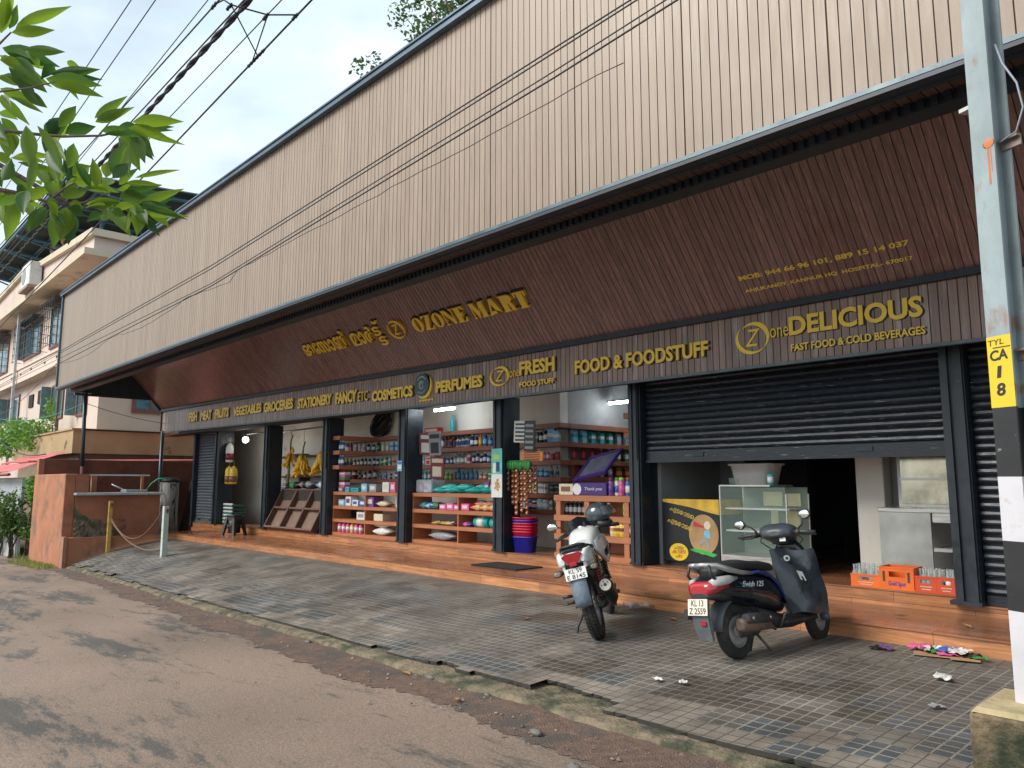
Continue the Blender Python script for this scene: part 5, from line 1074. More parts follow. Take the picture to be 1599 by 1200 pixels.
for i, c in enumerate(('purple', 'white', 'sky blue')): carton(-11.8 + i * .14, 8.8, 1.257, .11, .16, .17, c, f'{c} small carton inside the clear plastic bin', 'white' if c != 'white' else 'purple')
for i in range(3): carton(-9.95 + i * .15, 8.82, 1.252, .12, .14, .2, 'purple', f'purple carton with cream band right of turquoise packets, {ORD[i]} from left', 'cream', grp='purple cartons')
for i, (c, d) in enumerate((('blue', 'green'), ('sky blue', 'blue'), ('green', 'black'))): pack(-11.68 + i * .2, 8.78, .952, .3, .2, .13, c, f'{c} and {d} packet at left on the second shelf below the turquoise packets', rot=.4 * i, c2=d)
for i in range(4): carton(-11.05 + i * .21, 8.75, .952, .19, .2, .1 + .02 * (i % 2), 'pink', f'pink and white pack on the second counter shelf, {ORD[i]} from the left', 'white', grp='pink packs on the counter shelf')
for i in range(6): pack(-10.15 + (i % 3) * .2, 8.75 + .1 * (i // 3), .952 + .07 * (i // 3), .28, .16, .11, 'orange', f'orange striped packet in the pile at right, {ORD[i]} one', 'orange packets in a pile', rot=.5, c2='cream')
for i in range(5): 
    c = ('yellow', 'grey', 'yellow', 'cream', 'maroon')[i]; pack(-11.15 + i * .14, 8.74, .672, .42, .11, .08, c, f'long {c} packet with stripes lying on the third counter shelf, {ORD[i]} from the left', rot=.9, c2='black')
for i in range(2):
    b = MB(); b.cyl((-.18, 0, .09), (.18, 0, .09), .09, seg=16, mi=0); b.cyl((-.1, 0, .09), (.06, 0, .09), .0915, seg=16, mi=1); o = b.build('tissue_roll_pack', [cm('turquoise', .25), cm('white', .3)]); o.location = (-10.05 + i * .42, 8.78, .672)
    tag(o, f"turquoise roll pack on the third counter shelf, {'left' if i == 0 else 'right'} of two", 'roll', 'turquoise roll packs')
pack(-10.45, 8.78, .672, .3, .2, .08, 'purple', 'flat purple packet left of the turquoise roll packs', c2='pink')
pack(-11.15, 8.82, .387, .75, .3, .17, 'grey', 'grey white cloth sack on the bottom counter shelf')
# pink bottle counter
for i, c in enumerate(('pink', 'pink', 'pink', 'yellow', 'pink', 'pink')):
    b = MB(); b.lathe([(.001, 0), (.05, 0), (.055, .015), (.055, .15), (.035, .19), (.03, .2)], seg=12, mi=0); b.lathe([(.034, .198), (.034, .235), (.001, .24)], seg=12, mi=0); b.lathe([(.0556, .05), (.0556, .12)], seg=12, mi=1)
    o = b.build('bottle', [cm(c, .3), cm('white', .4)]); o.location = (-14.72 + i * .17, 8.72, .387)
    tag(o, (f'bright pink bottle on the bottom shelf, {ORD[i]} from the left' if c == 'pink' else 'yellow bottle standing among the bright pink bottles'), 'bottle', 'pink and yellow bottles' )
pack(-13.1, 8.8, .387, .6, .28, .16, 'white', 'white cloth bundle on the bottom shelf right of the pink bottles'); pack(-13.1, 8.8, .54, .5, .26, .1, 'cream', 'brown paper bundle lying on the white cloth bundle')
carton(-13.85, 8.78, .672, .3, .2, .16, 'white', 'white carton with green lid on the third shelf of the pink bottle counter', 'grey'); carton(-13.2, 8.8, .672, .3, .24, .14, 'cream', 'cream bundle of paper bags beside the white carton')
for i, (c, d) in enumerate((('sky blue', 'white'), ('white', 'purple'), ('white', 'blue'), ('blue', 'white'), ('purple', 'cream'))): carton(-14.62 + i * .28, 8.76, .952, .25, .18, .13 + .07 * (i in (1, 4)), c, f'{c} and {d} pack, {ORD[i]} from left on second shelf above pink bottles', d)
pack(-13.1, 8.78, .952, .45, .2, .12, 'cream', 'cream packet lying between the packs on the second shelf'); carton(-12.5, 8.78, .952, .2, .18, .22, 'white', 'upright white and purple pack against the third pillar', 'purple')
for i, (x, w_, h_, c, d) in enumerate(((-14.72, .2, .09, 'grey', 'white'), (-14.45, .16, .1, 'sky blue', 'teal'), (-14.15, .28, .08, 'turquoise', 'blue'), (-13.78, .22, .17, 'sky blue', 'white'), (-13.45, .28, .16, 'grey', 'white'), (-12.98, .24, .2, 'white', 'cream'), (-12.72, .2, .2, 'pink', 'white'), (-12.42, .2, .22, 'white', 'red'))):
    carton(x, 8.8, 1.252, w_, .2, h_, c, f'{c} carton, {d} label, {ORD[i]} from left atop the pink bottle counter', d)
b = MB()
for i in range(7): b.box(-14.83, -14.6, 8.72, 8.86, 1.345 + i * .055, 1.345 + i * .055 + .05, i % 4)
tag(b.build('soap_stack', [cm('pink'), cm('white'), cm('maroon'), cm('green')]), 'stack of striped soap boxes beside the second dark pillar', 'stack')
# --- first bay: bulbs, egg trays, stool, table, hanging snack packs
BULB = mat('bulb_white', (.8, .8, .76), .3, emit=(1, .95, .85), estr=9)
for i, x in enumerate((-20.25, -18.4)):
    t = thing('hanging_bulb', f"white round bulb hanging at the top of the egg tray bay, {'left' if i == 0 else 'right'} one", 'bulb', (x, 8.95, 2.62), group='bulbs in the egg tray bay')
    b = MB(); b.sphere((0, 0, 0), .085, 12, 8); b.build('bulb', BULB, t); b = MB(); b.cyl((0, 0, .06), (0, 0, .14), .035, seg=10); b.tube([(0, 0, .14), (0, .02, .65)], .006, 5); b.build('lamp_holder', BLKM, t)
b = MB(); b.tube([(-20.6, 8.95, 2.77), (-18.1, 8.95, 2.77)], .018, 7); tag(b.build('hanging_rail', mat('rail_grey', (.2, .21, .22), .5, metal=.4)), 'thin grey rail across the top of the egg tray bay', 'rail')
for i in range(6):
    b = MB(); b.box(-.3, .3, -.2, .2, 0, .05, 0, ch=.01)
    for kx in range(6):
        b.sphere((-.25 + kx * .1, -.17, .06), .045, 8, 5, 1, sc=(.9, .9, .8))
    o = b.build('egg_tray', [mat('tray_dark_green', (.02, .10, .09), .6), cm('white', .5)]); o.location = (-20.55, 8.85, .32 + i * .095); tag(o, f"green egg tray near left shutter, {['lowest', 'second from the bottom', 'third from the bottom', 'fourth from the bottom', 'fifth from the bottom', 'topmost'][i]} of the stack", 'tray', 'stacked egg trays')
for i, (x, z, h, c, d) in enumerate(((-21.0, 2.0, .55, 'cream', 'maroon'), (-20.72, 2.0, .55, 'white', 'maroon'), (-21.0, 1.4, .5, 'brown', 'cream'), (-20.7, 1.4, .5, 'yellow', 'brown'), (-20.4, 1.4, .5, 'yellow', 'brown'))):
    b = MB(); b.lathe([(.001, 0), (.09, .01), (.11, .06), (.105, h * .7), (.09, h * .85), (.02, h)], seg=12, mi=0); b.lathe([(.113, h * .12), (.112, h * .45)], seg=12, mi=1); b.tube([(0, 0, h - .02), (0, .02, h + .15)], .004, 5, 0)
    o = b.build('snack_bag', [mat('bag_film_' + c, PAL[c], .2, var=.2, vscale=20, bump=.3, bscale=30), cm(d)]); o.location = (x, 8.72, z); tag(o, f'{c} and {d} bag hanging by left shutter, {"upper" if z > 1.7 else "lower"} row, {ORD[i % 2 if z > 1.7 else i - 2]} from left', 'bag', 'bags hanging by the left shutter')
st = thing('stool', 'black plastic stool standing on the tiled step', 'stool', (-18.75, 8.1, .15), R(20), None)
b = MB(); b.loft([seh(.46, 0, 0, .175, .175, 16, 4), seh(.49, 0, 0, .175, .175, 16, 4), seh(.5, 0, 0, .155, .155, 16, 4)], 0); b.loft([seh(.38, 0, 0, .155, .155, 16, 5), seh(.46, 0, 0, .15, .15, 16, 4)], 0, False); b.build('seat', BLKM, st)
for sx in (-1, 1):
    for sy in (-1, 1): b = MB(); b.loft([[(sx * .19 - .03, sy * .19 - .03, 0), (sx * .19 + .03, sy * .19 - .03, 0), (sx * .19 + .03, sy * .19 + .03, 0), (sx * .19 - .03, sy * .19 + .03, 0)], [(sx * .12 - .04, sy * .12 - .04, .42), (sx * .12 + .04, sy * .12 - .04, .42), (sx * .12 + .04, sy * .12 + .04, .42), (sx * .12 - .04, sy * .12 + .04, .42)]], 0, smooth=False); b.build('leg', BLKM, st)
b = MB()
for s_ in (-1, 1): b.tube([(-.16, s_ * .15, .14), (.16, s_ * .15, .3)], .016, 6); b.tube([(.16, s_ * .15, .14), (-.16, s_ * .15, .3)], .016, 6)
b.loft([seh(.05, 0, 0, .13, .13, 14, 3), seh(.45, 0, 0, .14, .14, 14, 3)], 0); b.build('cross_braces', BLKM, st)
t = thing('small_table', 'small wooden table against the first dark pillar', 'table', (-18.55, 9.1, .319))
b = MB(); b.box(-.35, .3, -.2, .3, .72, .76, 0); b.build('tabletop', SHELF, t)
for sx in (-.32, .24):
    for sy in (-.18, .24): b = MB(); b.box(sx, sx + .04, sy, sy + .04, 0, .72); b.build('leg', SHELF, t)
for i, (z, l) in enumerate(((1.62, .45), (1.2, .5), (2.15, .3))):
    b = MB(); b.box(-18.7, -18.7 + l + .4, 9.4, 9.69, z, z + .04); tag(b.build('wall_plank', mat('old_plank', (.12, .07, .05), .8, var=.3)), f"old brown plank shelf beside the first dark pillar, {['middle', 'lowest', 'highest'][i]}", 'shelf', 'old planks by the first pillar')
pack(-18.45, 9.3, 1.24, .5, .3, .2, 'grey', 'dark grey sack on the lowest old plank'); pack(-18.5, 9.1, 1.08, .5, .3, .12, 'teal', 'dark green cloth on the small wooden table')
# --- banana bay
b = MB(); b.tube([(-18.35, 8.95, 2.73), (-15.15, 8.9, 2.75)], .022, 8); tag(b.build('banana_pole', mat('rail_grey', (.2, .21, .22), .5, metal=.4)), 'grey pole across the banana bay that the bunches hang from', 'pole')
BAN = mat('banana_yellow', (.80, .46, .03), .5, var=.25, vscale=8, dirt=(.2, .16, .03), dscale=7, dlo=.6, dhi=.72)
def banana_bunch(x, y, z, n, s_, label, cords):
    t = thing('banana_bunch', label, 'bananas', (x, y, z), group='banana bunches on the pole'); r_ = random.Random(int(x * 100))
    b = MB()
    for i in range(n):
        a = r_.uniform(0, 2 * PI); q = r_.random(); z0 = .22 - .42 * q; L_ = .20 * s_
        d = Vector((math.cos(a), math.sin(a), 0)); c = d * .03; L_ *= .86
        pts = [c + Vector((0, 0, z0)) + d * (L_ * (.25 + .75 * q) * math.sin(u * 1.5)) + Vector((0, 0, -L_ * .95 * u + L_ * .25 * u * u)) for u in (0, .25, .5, .75, 1)]
        b.tube(pts, [.010, .021 * s_ + .004, .024 * s_ + .004, .02 * s_ + .003, .007], 7)
    b.build('fingers', BAN, t)
    b = MB(); b.tube([(0, 0, -.2), (0, 0, .25), (.02, 0, .38), (.1, 0, .5)], [.018, .022, .02, .014], 8); b.build('stalk', mat('banana_stalk', (.16, .17, .06), .7, var=.3), t)
    b = MB(); b.tube([(.04, 0, .4), (.02, 0, 2.74 - z)], .006, 5); b.build('cord', BLKM, t)
banana_bunch(-17.6, 8.95, 2.12, 24, 1.1, 'small bunch of yellow bananas with a long bare stalk, leftmost of three', 0)
banana_bunch(-16.95, 8.95, 1.93, 70, 1.45, 'large bunch of ripe yellow bananas, middle one of three', 0)
banana_bunch(-16.02, 8.95, 1.97, 70, 1.45, 'large bunch of ripe yellow bananas closest to the second pillar', 0)
b = MB(); b.tube([(-17.6, 8.93, 2.0), (-17.55, 8.9, 1.7), (-17.6, 8.9, 1.35)], [.03, .035, .03], 8); tag(b.build('bare_stalk', mat('banana_stalk', (.16, .17, .06), .7, var=.3)), 'thick bare green banana stalk hanging below the leftmost bunch', 'stalk')
b = MB(); b.box(-19.4, -15.3, 9.45, 9.69, 2.1, 2.14); tag(b.build('wall_plank', mat('old_plank', (.12, .07, .05), .8, var=.3)), 'long brown plank shelf on the wall behind the bananas', 'shelf')
b = MB(); b.box(-19.4, -15.3, 9.35, 9.69, 1.58, 1.62); tag(b.build('wall_plank', mat('old_plank', (.12, .07, .05), .8, var=.3)), 'lower plank shelf on the wall behind the bananas', 'shelf')
for x in (-18.0, -16.2): b = MB(); b.box(x, x + .06, 9.4, 9.69, 1.35, 1.58); tag(b.build('shelf_bracket', mat('old_plank', (.12, .07, .05), .8, var=.3)), f"dark bracket under the lower banana plank, {'left' if x < -17 else 'right'} one", 'bracket', 'brackets under the banana plank')
t = thing('display_rack', 'tilted brown wooden display rack with six empty compartments', 'rack', (-17.75, 8.5, .33), 0, None, (0, 0, 0))
RK = Matrix.Rotation(R(63), 4, 'X')
b = MB(); b.box(0, 2.35, 0, 1.02, -.02, 0, 0, M=RK); b.build('back_board', mat('rack_board', (.20, .12, .085), .6, var=.2), t)
RKM = mat('rack_frame', (.13, .06, .04), .55, var=.2)
for nm, bx in (('rail', (0, 2.35, 0, .04)), ('rail', (0, 2.35, .5, .54)), ('rail', (0, 2.35, .98, 1.02)), ('divider', (0, .04, .04, .98)), ('divider', (.76, .82, .04, .98)), ('divider', (1.52, 1.58, .04, .98)), ('divider', (2.31, 2.35, .04, .98))):
    b = MB(); b.box(bx[0], bx[1], bx[2], bx[3], .001, .13, 0, M=RK); b.build(nm, RKM, t)
b = MB(); b.box(-17.7, -15.5, 8.85, 9.3, .32, 1.28); tag(b.build('stand', mat('rack_stand', (.04, .03, .025), .8)), 'dark stand behind the tilted display rack', 'stand')
for i, (x, w_, c, m_) in enumerate(((-17.35, .7, 'black', 'green'), (-16.75, .6, 'grey', 'black'), (-15.95, .55, 'sky blue', 'white'))): pack(x, 9.05, 1.29, w_, .35, .2, c, f'{c} and {m_} sack on the stand behind the display rack', rot=rg.uniform(-.3, .3), c2=m_, name='sack', cat='sack')
# --- things hung on the pillars
b = MB(); b.box(-12.22, -12.06, 8.447, 8.4515, 1.66, 1.86, 0); b.box(-12.2, -12.08, 8.4455, 8.4469, 1.7, 1.78, 1); b.box(-12.21, -12.07, 8.4455, 8.4469, 1.80, 1.84, 2)
tag(b.build('small_poster', [cm('sky blue', .5), cm('white', .5), cm('blue', .5)]), 'small sky blue poster on the third dark pillar', 'poster')
t = thing('tall_poster', 'tall poster, turquoise above and white with a biscuit below, on the fourth pillar', 'poster', (-9.45, 8.423, 1.2))
b = MB(); b.box(0, .26, -.003, 0, .38, .8, 0); b.box(0, .26, -.003, 0, 0, .38, 1); b.build('sheet', [mat('poster_turquoise', (.12, .48, .44), .5, var=.35, vscale=5), cm('white', .5)], t)
b = MB()
for i in range(14): a = i * 2.4; b.sphere((.14 + .05 * math.cos(a) * (i / 14), -.005, .2 + .11 * math.sin(a) * (i / 14) ), .03, 8, 5, 0, sc=(1, .1, .8))
b.build('biscuit_picture', mat('biscuit_tan', (.5, .3, .12), .6, var=.3, vscale=20), t)
b = MB(); b.box(.05, .2, -.006, -.0035, .62, .7, 0); b.box(.12, .2, -.006, -.0035, .42, .58, 1); b.box(.04, .11, -.006, -.0035, .40, .56, 2); b.build('printed_shapes', [cm('lime'), cm('dark blue'), cm('white')], t)
for i, (x, z, w_, h, c, d) in enumerate(((-11.92, 1.98, .32, .42, 'maroon', 'white'), (-11.62, 1.95, .25, .45, 'grey', 'black'), (-11.6, 1.52, .28, .42, 'maroon', 'cream'), (-11.78, 1.78, .1, .15, 'cream', 'red'))):
    b = MB(); b.box(0, w_, -.012, .012, 0, h, 0, ch=.004); b.box(w_ * .15, w_ * .8, -.016, -.0121, h * .1, h * .55, 1); b.box(w_ * .1, w_ * .9, -.016, -.0121, h * .72, h * .9, 1)
    o = b.build('hanging_pack', [cm(c, .3), cm(d, .3)]); o.location = (x, 8.75 + i * .02, z); o.rotation_euler = (.08, .03 * (-1) ** i, .5); tag(o, f"{c} and {d} hanging pack beside the third dark pillar, {['upper left', 'upper right', 'lower right', 'small middle'][i]} one", 'packet', 'packs hung by the third pillar')
hang = [(-9.12, 2.1, .26, .36, 'white', 'black', 1), (-8.9, 1.95, .2, .5, 'black', 'grey', 1), (-8.98, 1.8, .4, .16, 'orange', 'maroon', 1)]
for i, (x, z, w_, h, c, d, _) in enumerate(hang):
    b = MB(); b.box(0, w_, -.015, .015, 0, h, 0, ch=.006)
    for k in range(5): b.box(w_ * .12, w_ * .85, -.02, -.0151, h * (.08 + k * .18), h * (.16 + k * .18), 1)
    o = b.build('sachet_card', [cm(c, .3), cm(d, .3)]); o.location = (x, 8.62 + i * .02, z); o.rotation_euler = (0, .04, .3); tag(o, ['black and white sachet card', 'black sachet strip', 'orange packet'][i] + ' hanging at the top of the chip strips', 'packet')
for i in range(9):
    x = -9.2 + i * .068; n_ = [5, 8, 7, 10, 9, 10, 7, 6, 5][i]; b = MB(); y = 8.56 + .05 * (i % 3)
    for k in range(n_):
        z = 1.72 - k * .085 + (.04 if i % 2 else 0); b.loft([[(x - .035, y, z), (x + .035, y, z), (x + .035, y + .004, z), (x - .035, y + .004, z)], [(x - .034, y - .010, z - .04), (x + .034, y - .010, z - .04), (x + .034, y + .012, z - .04), (x - .034, y + .012, z - .04)], [(x - .035, y, z - .08), (x + .035, y, z - .08), (x + .035, y + .004, z - .08), (x - .035, y + .004, z - .08)]], 0 if i not in (0, 8) else 1)
        b.box(x - .02 + .01 * (k % 2), x + .008 + .01 * (k % 2), y - .0115, y - .0095, z - .05, z - .03, 2)
    tag(b.build('chip_strip', [mat('foil_chip_red', (.30, .085, .03), .25, var=.3, vscale=16, bump=.3), cm('brown', .3), cm('cream', .35)]), f"hanging strip of {'red orange' if i not in (0, 8) else 'brown'} chip sachets on the fourth pillar, {ORD[i]} from the left", 'chips', 'chip strips by the fourth pillar')
b = MB()
for i in range(9): a = i * 1.3; xx = -9.17 + i * .06; b.loft([[(xx - .03, 8.54, 1.80), (xx + .03, 8.54, 1.80), (xx + .03, 8.545, 1.80), (xx - .03, 8.545, 1.80)], [(xx - .04, 8.52, 1.75), (xx + .04, 8.52, 1.75), (xx + .04, 8.56, 1.75), (xx - .04, 8.56, 1.75)], [(xx - .035, 8.53, 1.68 - .03 * (i % 3)), (xx + .035, 8.53, 1.68), (xx + .035, 8.55, 1.68), (xx - .035, 8.55, 1.68 - .03 * (i % 3))]], 0)
tag(b.build('packet_bunch', mat('foil_green', (.12, .22, .05), .3, var=.4, vscale=15)), 'bunch of green packets above the red chip strips', 'packets')
# --- aisle bay: tubs, counter, purple display, jars, chips
for i in range(7):
    c = 'blue' if i in (0, 5) else 'red'; z0 = .32 + (i * .12 if i < 3 else .36 + (i - 3) * .07); z0 = .32 + i * .075; k = 1
    b = MB(); b.loft([seh(0, 0, 0, .215, .15, 18, 5), seh(.24, 0, 0, .25, .18, 18, 5), seh(.245, 0, 0, .27, .2, 18, 5), seh(.262, 0, 0, .27, .2, 18, 5), seh(.262, 0, 0, .24, .17, 18, 5), seh(.02, 0, 0, .2, .14, 18, 5)], 0, True)
    o = b.build('plastic_tub', mat('tub_' + c, {'blue': (.02, .025, .40), 'red': (.55, .012, .05)}[c], .35, var=.1)); o.location = (-9.02, 8.78, .32 + (0 if i == 0 else .04 + .045 * i)); o.scale = (.74, .74, .95); o.rotation_euler = (0, 0, .3 + rg.uniform(-.02, .02))
    tag(o, f"{c} plastic tub in the nested stack by the fourth pillar, {['bottom', 'second from bottom', 'third from bottom', 'fourth from bottom', 'fifth from bottom', 'second from top', 'topmost'][i]} one", 'tub', 'nested plastic tubs')
t = thing('shelf_counter', 'orange brown slatted counter behind the motorcycle with jars on top', 'shelf', (-8.2, 8.6, .319))
for i, z in enumerate((1.25, .95, .67, .385)): b = MB(); b.box(0, 1.56, 0, .5, z - .09 - .319, z - .319, 0, ch=.005); b.build('shelf', SHELF, t)
for x in (0.04, .62, 1.36): b = MB(); b.box(x, x + .09, .012, .09, .06, .85, 0); b.build('upright', SHELF, t)
b = MB(); b.box(.75, 1.54, .46, .5, .0, .85, 0); b.build('back_board', SHELF, t)
carton(-8.02, 8.8, 1.252, .3, .22, .17, 'cream', 'cream printed carton left of the purple display box', 'brown')
t = thing('display_box', 'purple chocolate display box with raised glass lid on the aisle counter', 'display', (-7.82, 8.62, 1.252))
PUR = mat('display_purple', (.05, .022, .17), .35, var=.1)
b = MB(); b.box(0, .66, 0, .42, 0, .19, 0, ch=.006); b.build('base', PUR, t)
b = MB(); b.cyl((.09, -.002, .09), (.09, .0, .09), .085, seg=20); b.build('white_swirl', cm('white'), t)
text_on('box_lettering', 'Thank you', cm('white'), (.24, -.001, .06), (1, 0, 0), (0, 0, 1), .34, .06, .002, .0, .15, t)
LM = Matrix.Translation((0, .05, .2)) @ Matrix.Rotation(R(42), 4, 'X')
b = MB(); b.box(-.02, .72, 0, .06, 0, .03, 0, M=LM @ Matrix.Rotation(R(-12), 4, 'Y')); b.box(-.02, .72, .5, .56, 0, .03, 0, M=LM @ Matrix.Rotation(R(-12), 4, 'Y')); b.box(-.02, .04, .06, .5, 0, .03, 0, M=LM @ Matrix.Rotation(R(-12), 4, 'Y')); b.box(.66, .72, .06, .5, 0, .03, 0, M=LM @ Matrix.Rotation(R(-12), 4, 'Y')); ld = b.build('lid_frame', PUR, t)
b = MB(); b.box(.04, .66, .06, .5, .005, .02, 0, M=LM @ Matrix.Rotation(R(-12), 4, 'Y')); b.build('lid_pane', mat('lid_glass', (.12, .13, .2), .08, var=.3, vscale=5), ld)
for i, (c, d) in enumerate((('purple', 'maroon'), ('cream', 'green'), ('pink', 'lime'), ('blue', 'red'), ('white', 'purple'), ('pink', 'red'))):
    b = MB(); b.lathe([(.001, 0), (.066, 0), (.07, .01), (.07, .17), (.058, .2)], seg=14, mi=0); b.lathe([(.062, .198), (.062, .235), (.001, .238)], seg=14, mi=1); b.lathe([(.0706, .04), (.0706, .13)], seg=14, mi=2)
    o = b.build('candy_jar', [mat('jar_sweets_' + c, PAL[c], .15, var=.6, vscale=40, coat=.5), cm(d), cm('blue' if c == 'cream' else 'white' if i % 2 else c)]); o.location = (-7.13 + i * .098, 8.70 + (i % 2) * .03, 1.252); o.scale = (.66, .66, 1.1); tag(o, f'jar of {c} sweets with {d} lid on the aisle counter, {ORD[i]} from the left', 'jar', 'sweet jars on the aisle counter')
b = MB(); b.lathe([(.001, 0), (.07, 0), (.07, .2), (.06, .22)], seg=12); b.lathe([(.066, .22), (.066, .25), (.001, .25)], seg=12, mi=1); o = b.build('candy_jar', [cm('cream'), cm('orange')]); o.location = (-6.85, 8.95, 1.32); tag(o, 'cream jar standing higher behind the row of sweet jars', 'jar')
for i, (x, z, c, d, w_) in enumerate(((-7.05, .672, 'cream', 'orange', .17), (-6.97, .672, 'yellow', 'brown', .2), (-6.86, .672, 'yellow', 'maroon', .2), (-6.74, .672, 'orange', 'cream', .14))):
    o = pack(x, 8.7, z + .1, .2, w_, .07, c, f'{c} bag of chips on the third shelf of the aisle counter, {ORD[i]} from the left', 'chip bags on the aisle counter', c2=d); o.rotation_euler = (0, R(90), R(-70 + i * 6)); o.location.z = z + .1
o = pack(-6.83, 8.72, 1.05, .22, .15, .08, 'lime', 'bright lime green bag alone on the upper shelf of the aisle counter', c2='green'); o.rotation_euler = (0, R(90), R(-70))
for i in range(6):
    o = bpy.data.objects.new('bottle', goods_mesh('bottle', 'black', 'grey')); C.objects.link(o); o.location = (-8.05 + i * .09, 8.75, .952); tag(o, f'black bottle under the purple display box, {ORD[i]} from the left', 'bottle', 'black bottles under the display box')
pack(-7.52, 8.72, .955, .2, .16, .12, 'pink', 'pink cloth packet on the aisle counter beside the helmet')
t = shelf_set('wall_shelves', 'short pair of orange wall shelves high at the right end of the aisle', -7.28, -6.61, 9.2, 9.45, [2.5, 2.2], .09, SHELF)
o = bpy.data.objects.new('bottle', goods_mesh('spray can', 'red', 'pink')); C.objects.link(o); o.location = (-7.0, 9.28, 2.2); tag(o, 'red can on the short high shelf at the right end of the aisle', 'can')
b = MB()
for i in range(40): b.box(-9.3 + i * .026, -9.3 + i * .026 + .014, 7.86, 8.42, .152, .166)
for j in range(20): b.box(-9.3, -8.27, 7.86 + j * .029, 7.872 + j * .029, .152, .17)
tag(b.build('door_mat', mat('black_rubber_mat', (.02, .018, .016), .8)), 'black ribbed rubber door mat on the step before the aisle', 'mat')
# --- deli bay
t = thing('chest_freezer', 'black painted counter with yellow top band and round cartoon picture', 'counter', (-6.3, 8.8, .319))
b = MB(); b.box(0, .88, 0, .6, .06, .9, 0, ch=.008); b.box(.04, .84, .05, .55, 0, .06, 0); b.build('body', mat('freezer_black', (.012, .015, .02), .3, var=.2), t)
b = MB(); b.prism([(.0, -.003, .86), (.0, -.003, .898), (.88, -.003, .898), (.88, -.003, .70), (.7, -.003, .735), (.45, -.003, .79), (.2, -.003, .83)], (0, .0025, 0)); b.box(.8805, .883, 0, .6, .7, .898, 0); b.build('yellow_band', mat('band_yellow', (.62, .38, .03), .5, var=.3, vscale=7), t)
b = MB(); b.prism([(.64 + .225 * math.cos(a), -.003, .44 + .26 * math.sin(a)) for a in [2 * PI * i / 32 for i in range(32)]], (0, .0025, 0)); b.build('tan_disc', mat('disc_tan', (.42, .26, .11), .6, var=.25, vscale=3), t)
b = MB(); b.prism([(.42, -.005, .235), (.5, -.005, .205), (.62, -.005, .19), (.78, -.005, .155), (.84, -.005, .19), (.7, -.005, .225), (.6, -.005, .245), (.5, -.005, .25)], (0, .0018, 0)); b.build('green_ground', mat('painted_green', (.04, .42, .06), .6, var=.3), t)
b = MB(); b.prism([(.49, -.006, .61), (.49, -.006, .54), (.64, -.006, .525), (.655, -.006, .545)], (0, .001, 0), 0)
b.prism([(.70 + .05 * math.cos(a), -.006, .56 + .055 * math.sin(a)) for a in [2 * PI * i / 14 for i in range(14)]], (0, .001, 0), 1); b.prism([(.66, -.006, .49), (.73, -.006, .5), (.75, -.006, .4), (.69, -.006, .38), (.64, -.006, .44)], (0, .001, 0), 2)
b.prism([(.65, -.007, .42), (.70, -.007, .40), (.74, -.007, .24), (.71, -.007, .24), (.66, -.007, .35), (.57, -.007, .28), (.56, -.007, .31)], (0, .001, 0), 3); b.build('painted_figure', [cm('red', .6), cm('cream', .6), cm('sky blue', .6), cm('grey', .6)], t)
b = MB(); b.prism([(.245 + .15 * math.cos(a), -.004, .19 + .115 * math.sin(a)) for a in [2 * PI * i / 28 for i in range(28)]], (0, .0025, 0)); b.build('yellow_oval', mat('oval_yellow', (.72, .52, .02), .5, var=.1), t)
for i, (z, x) in enumerate(((.73, .10), (.575, .06))):
    text_on('painted_lettering', '\u0d1a\u0d42\u0d1f\u0d4b\u0d1f\u0d46', mat('lettering_yellow', (.6, .42, .04), .6), (x, -.002, z), (1, 0, -.32), (.32, 0, 1), .40, .075, .002, .01, 0, t)
text_on('oval_lettering', '\u0d1a\u0d3e\u0d2f', cm('brown'), (.17, -.0045, .225), (1, 0, 0), (0, 0, 1), .15, .04, .0015, .01, 0, t)
text_on('oval_lettering', '\u0d15\u0d1f\u0d32', cm('red'), (.14, -.0045, .165), (1, 0, .05), (0, 0, 1), .21, .05, .0015, .015, 0, t); text_on('oval_lettering', '\u0d2a\u0d4b', cm('red'), (.2, -.0045, .11), (1, 0, .05), (0, 0, 1), .1, .045, .0015, .015, 0, t)
GLASS = mat('display_glass', (.5, .68, .6), .03, var=.05, alpha=.10); STEELW = mat('brushed_steel', (.52, .51, .48), .35, metal=.75, var=.15, vscale=3, stretch=(1, 1, 14), rvar=.1)
t = thing('display_case', 'glass display case with steel trim and two shelves behind the scooter', 'display', (-5.36, 8.72, .319)); t.scale = (.82, 1, 1)
b = MB(); b.box(0, 1.12, 0, .6, .0, .13, 0); b.box(.0, 1.12, 0.0, .6, .13, .21, 1); b.build('base', [BLKM, STEELW], t)
b = MB(); b.box(0, .86, 0.0, .6, 1.07, 1.09, 0); b.box(0, .02, 0, .02, .21, 1.07, 0); b.box(1.1, 1.12, .0, .02, .21, .98, 0); b.box(1.1, 1.12, .58, .6, .21, .98, 0); b.box(.0, .02, .58, .6, .21, 1.07, 0); b.build('frame', STEELW, t)
b = MB(); b.box(.021, 1.1, .001, .007, .21, 1.06, 0); b.build('front_glass', GLASS, t)
b = MB(); b.quad((1.121, .02, .21), (1.121, .58, .21), (1.121, .58, .98), (1.121, .02, .98)); b.quad((.86, 0, 1.085), (1.12, 0, .985), (1.12, .6, .985), (.86, .6, 1.085)); b.build('side_glass', GLASS, t)
for z in (.5, .78): b = MB(); b.box(.03, 1.09, .1, .55, z, z + .02); b.build('shelf', mat('pale_shelf', (.55, .58, .54), .4), t)
b = MB(); b.box(.02, 1.1, .575, .595, .21, 1.06); b.build('back_panel', mat('case_back', (.20, .25, .20), .5, var=.1), t)
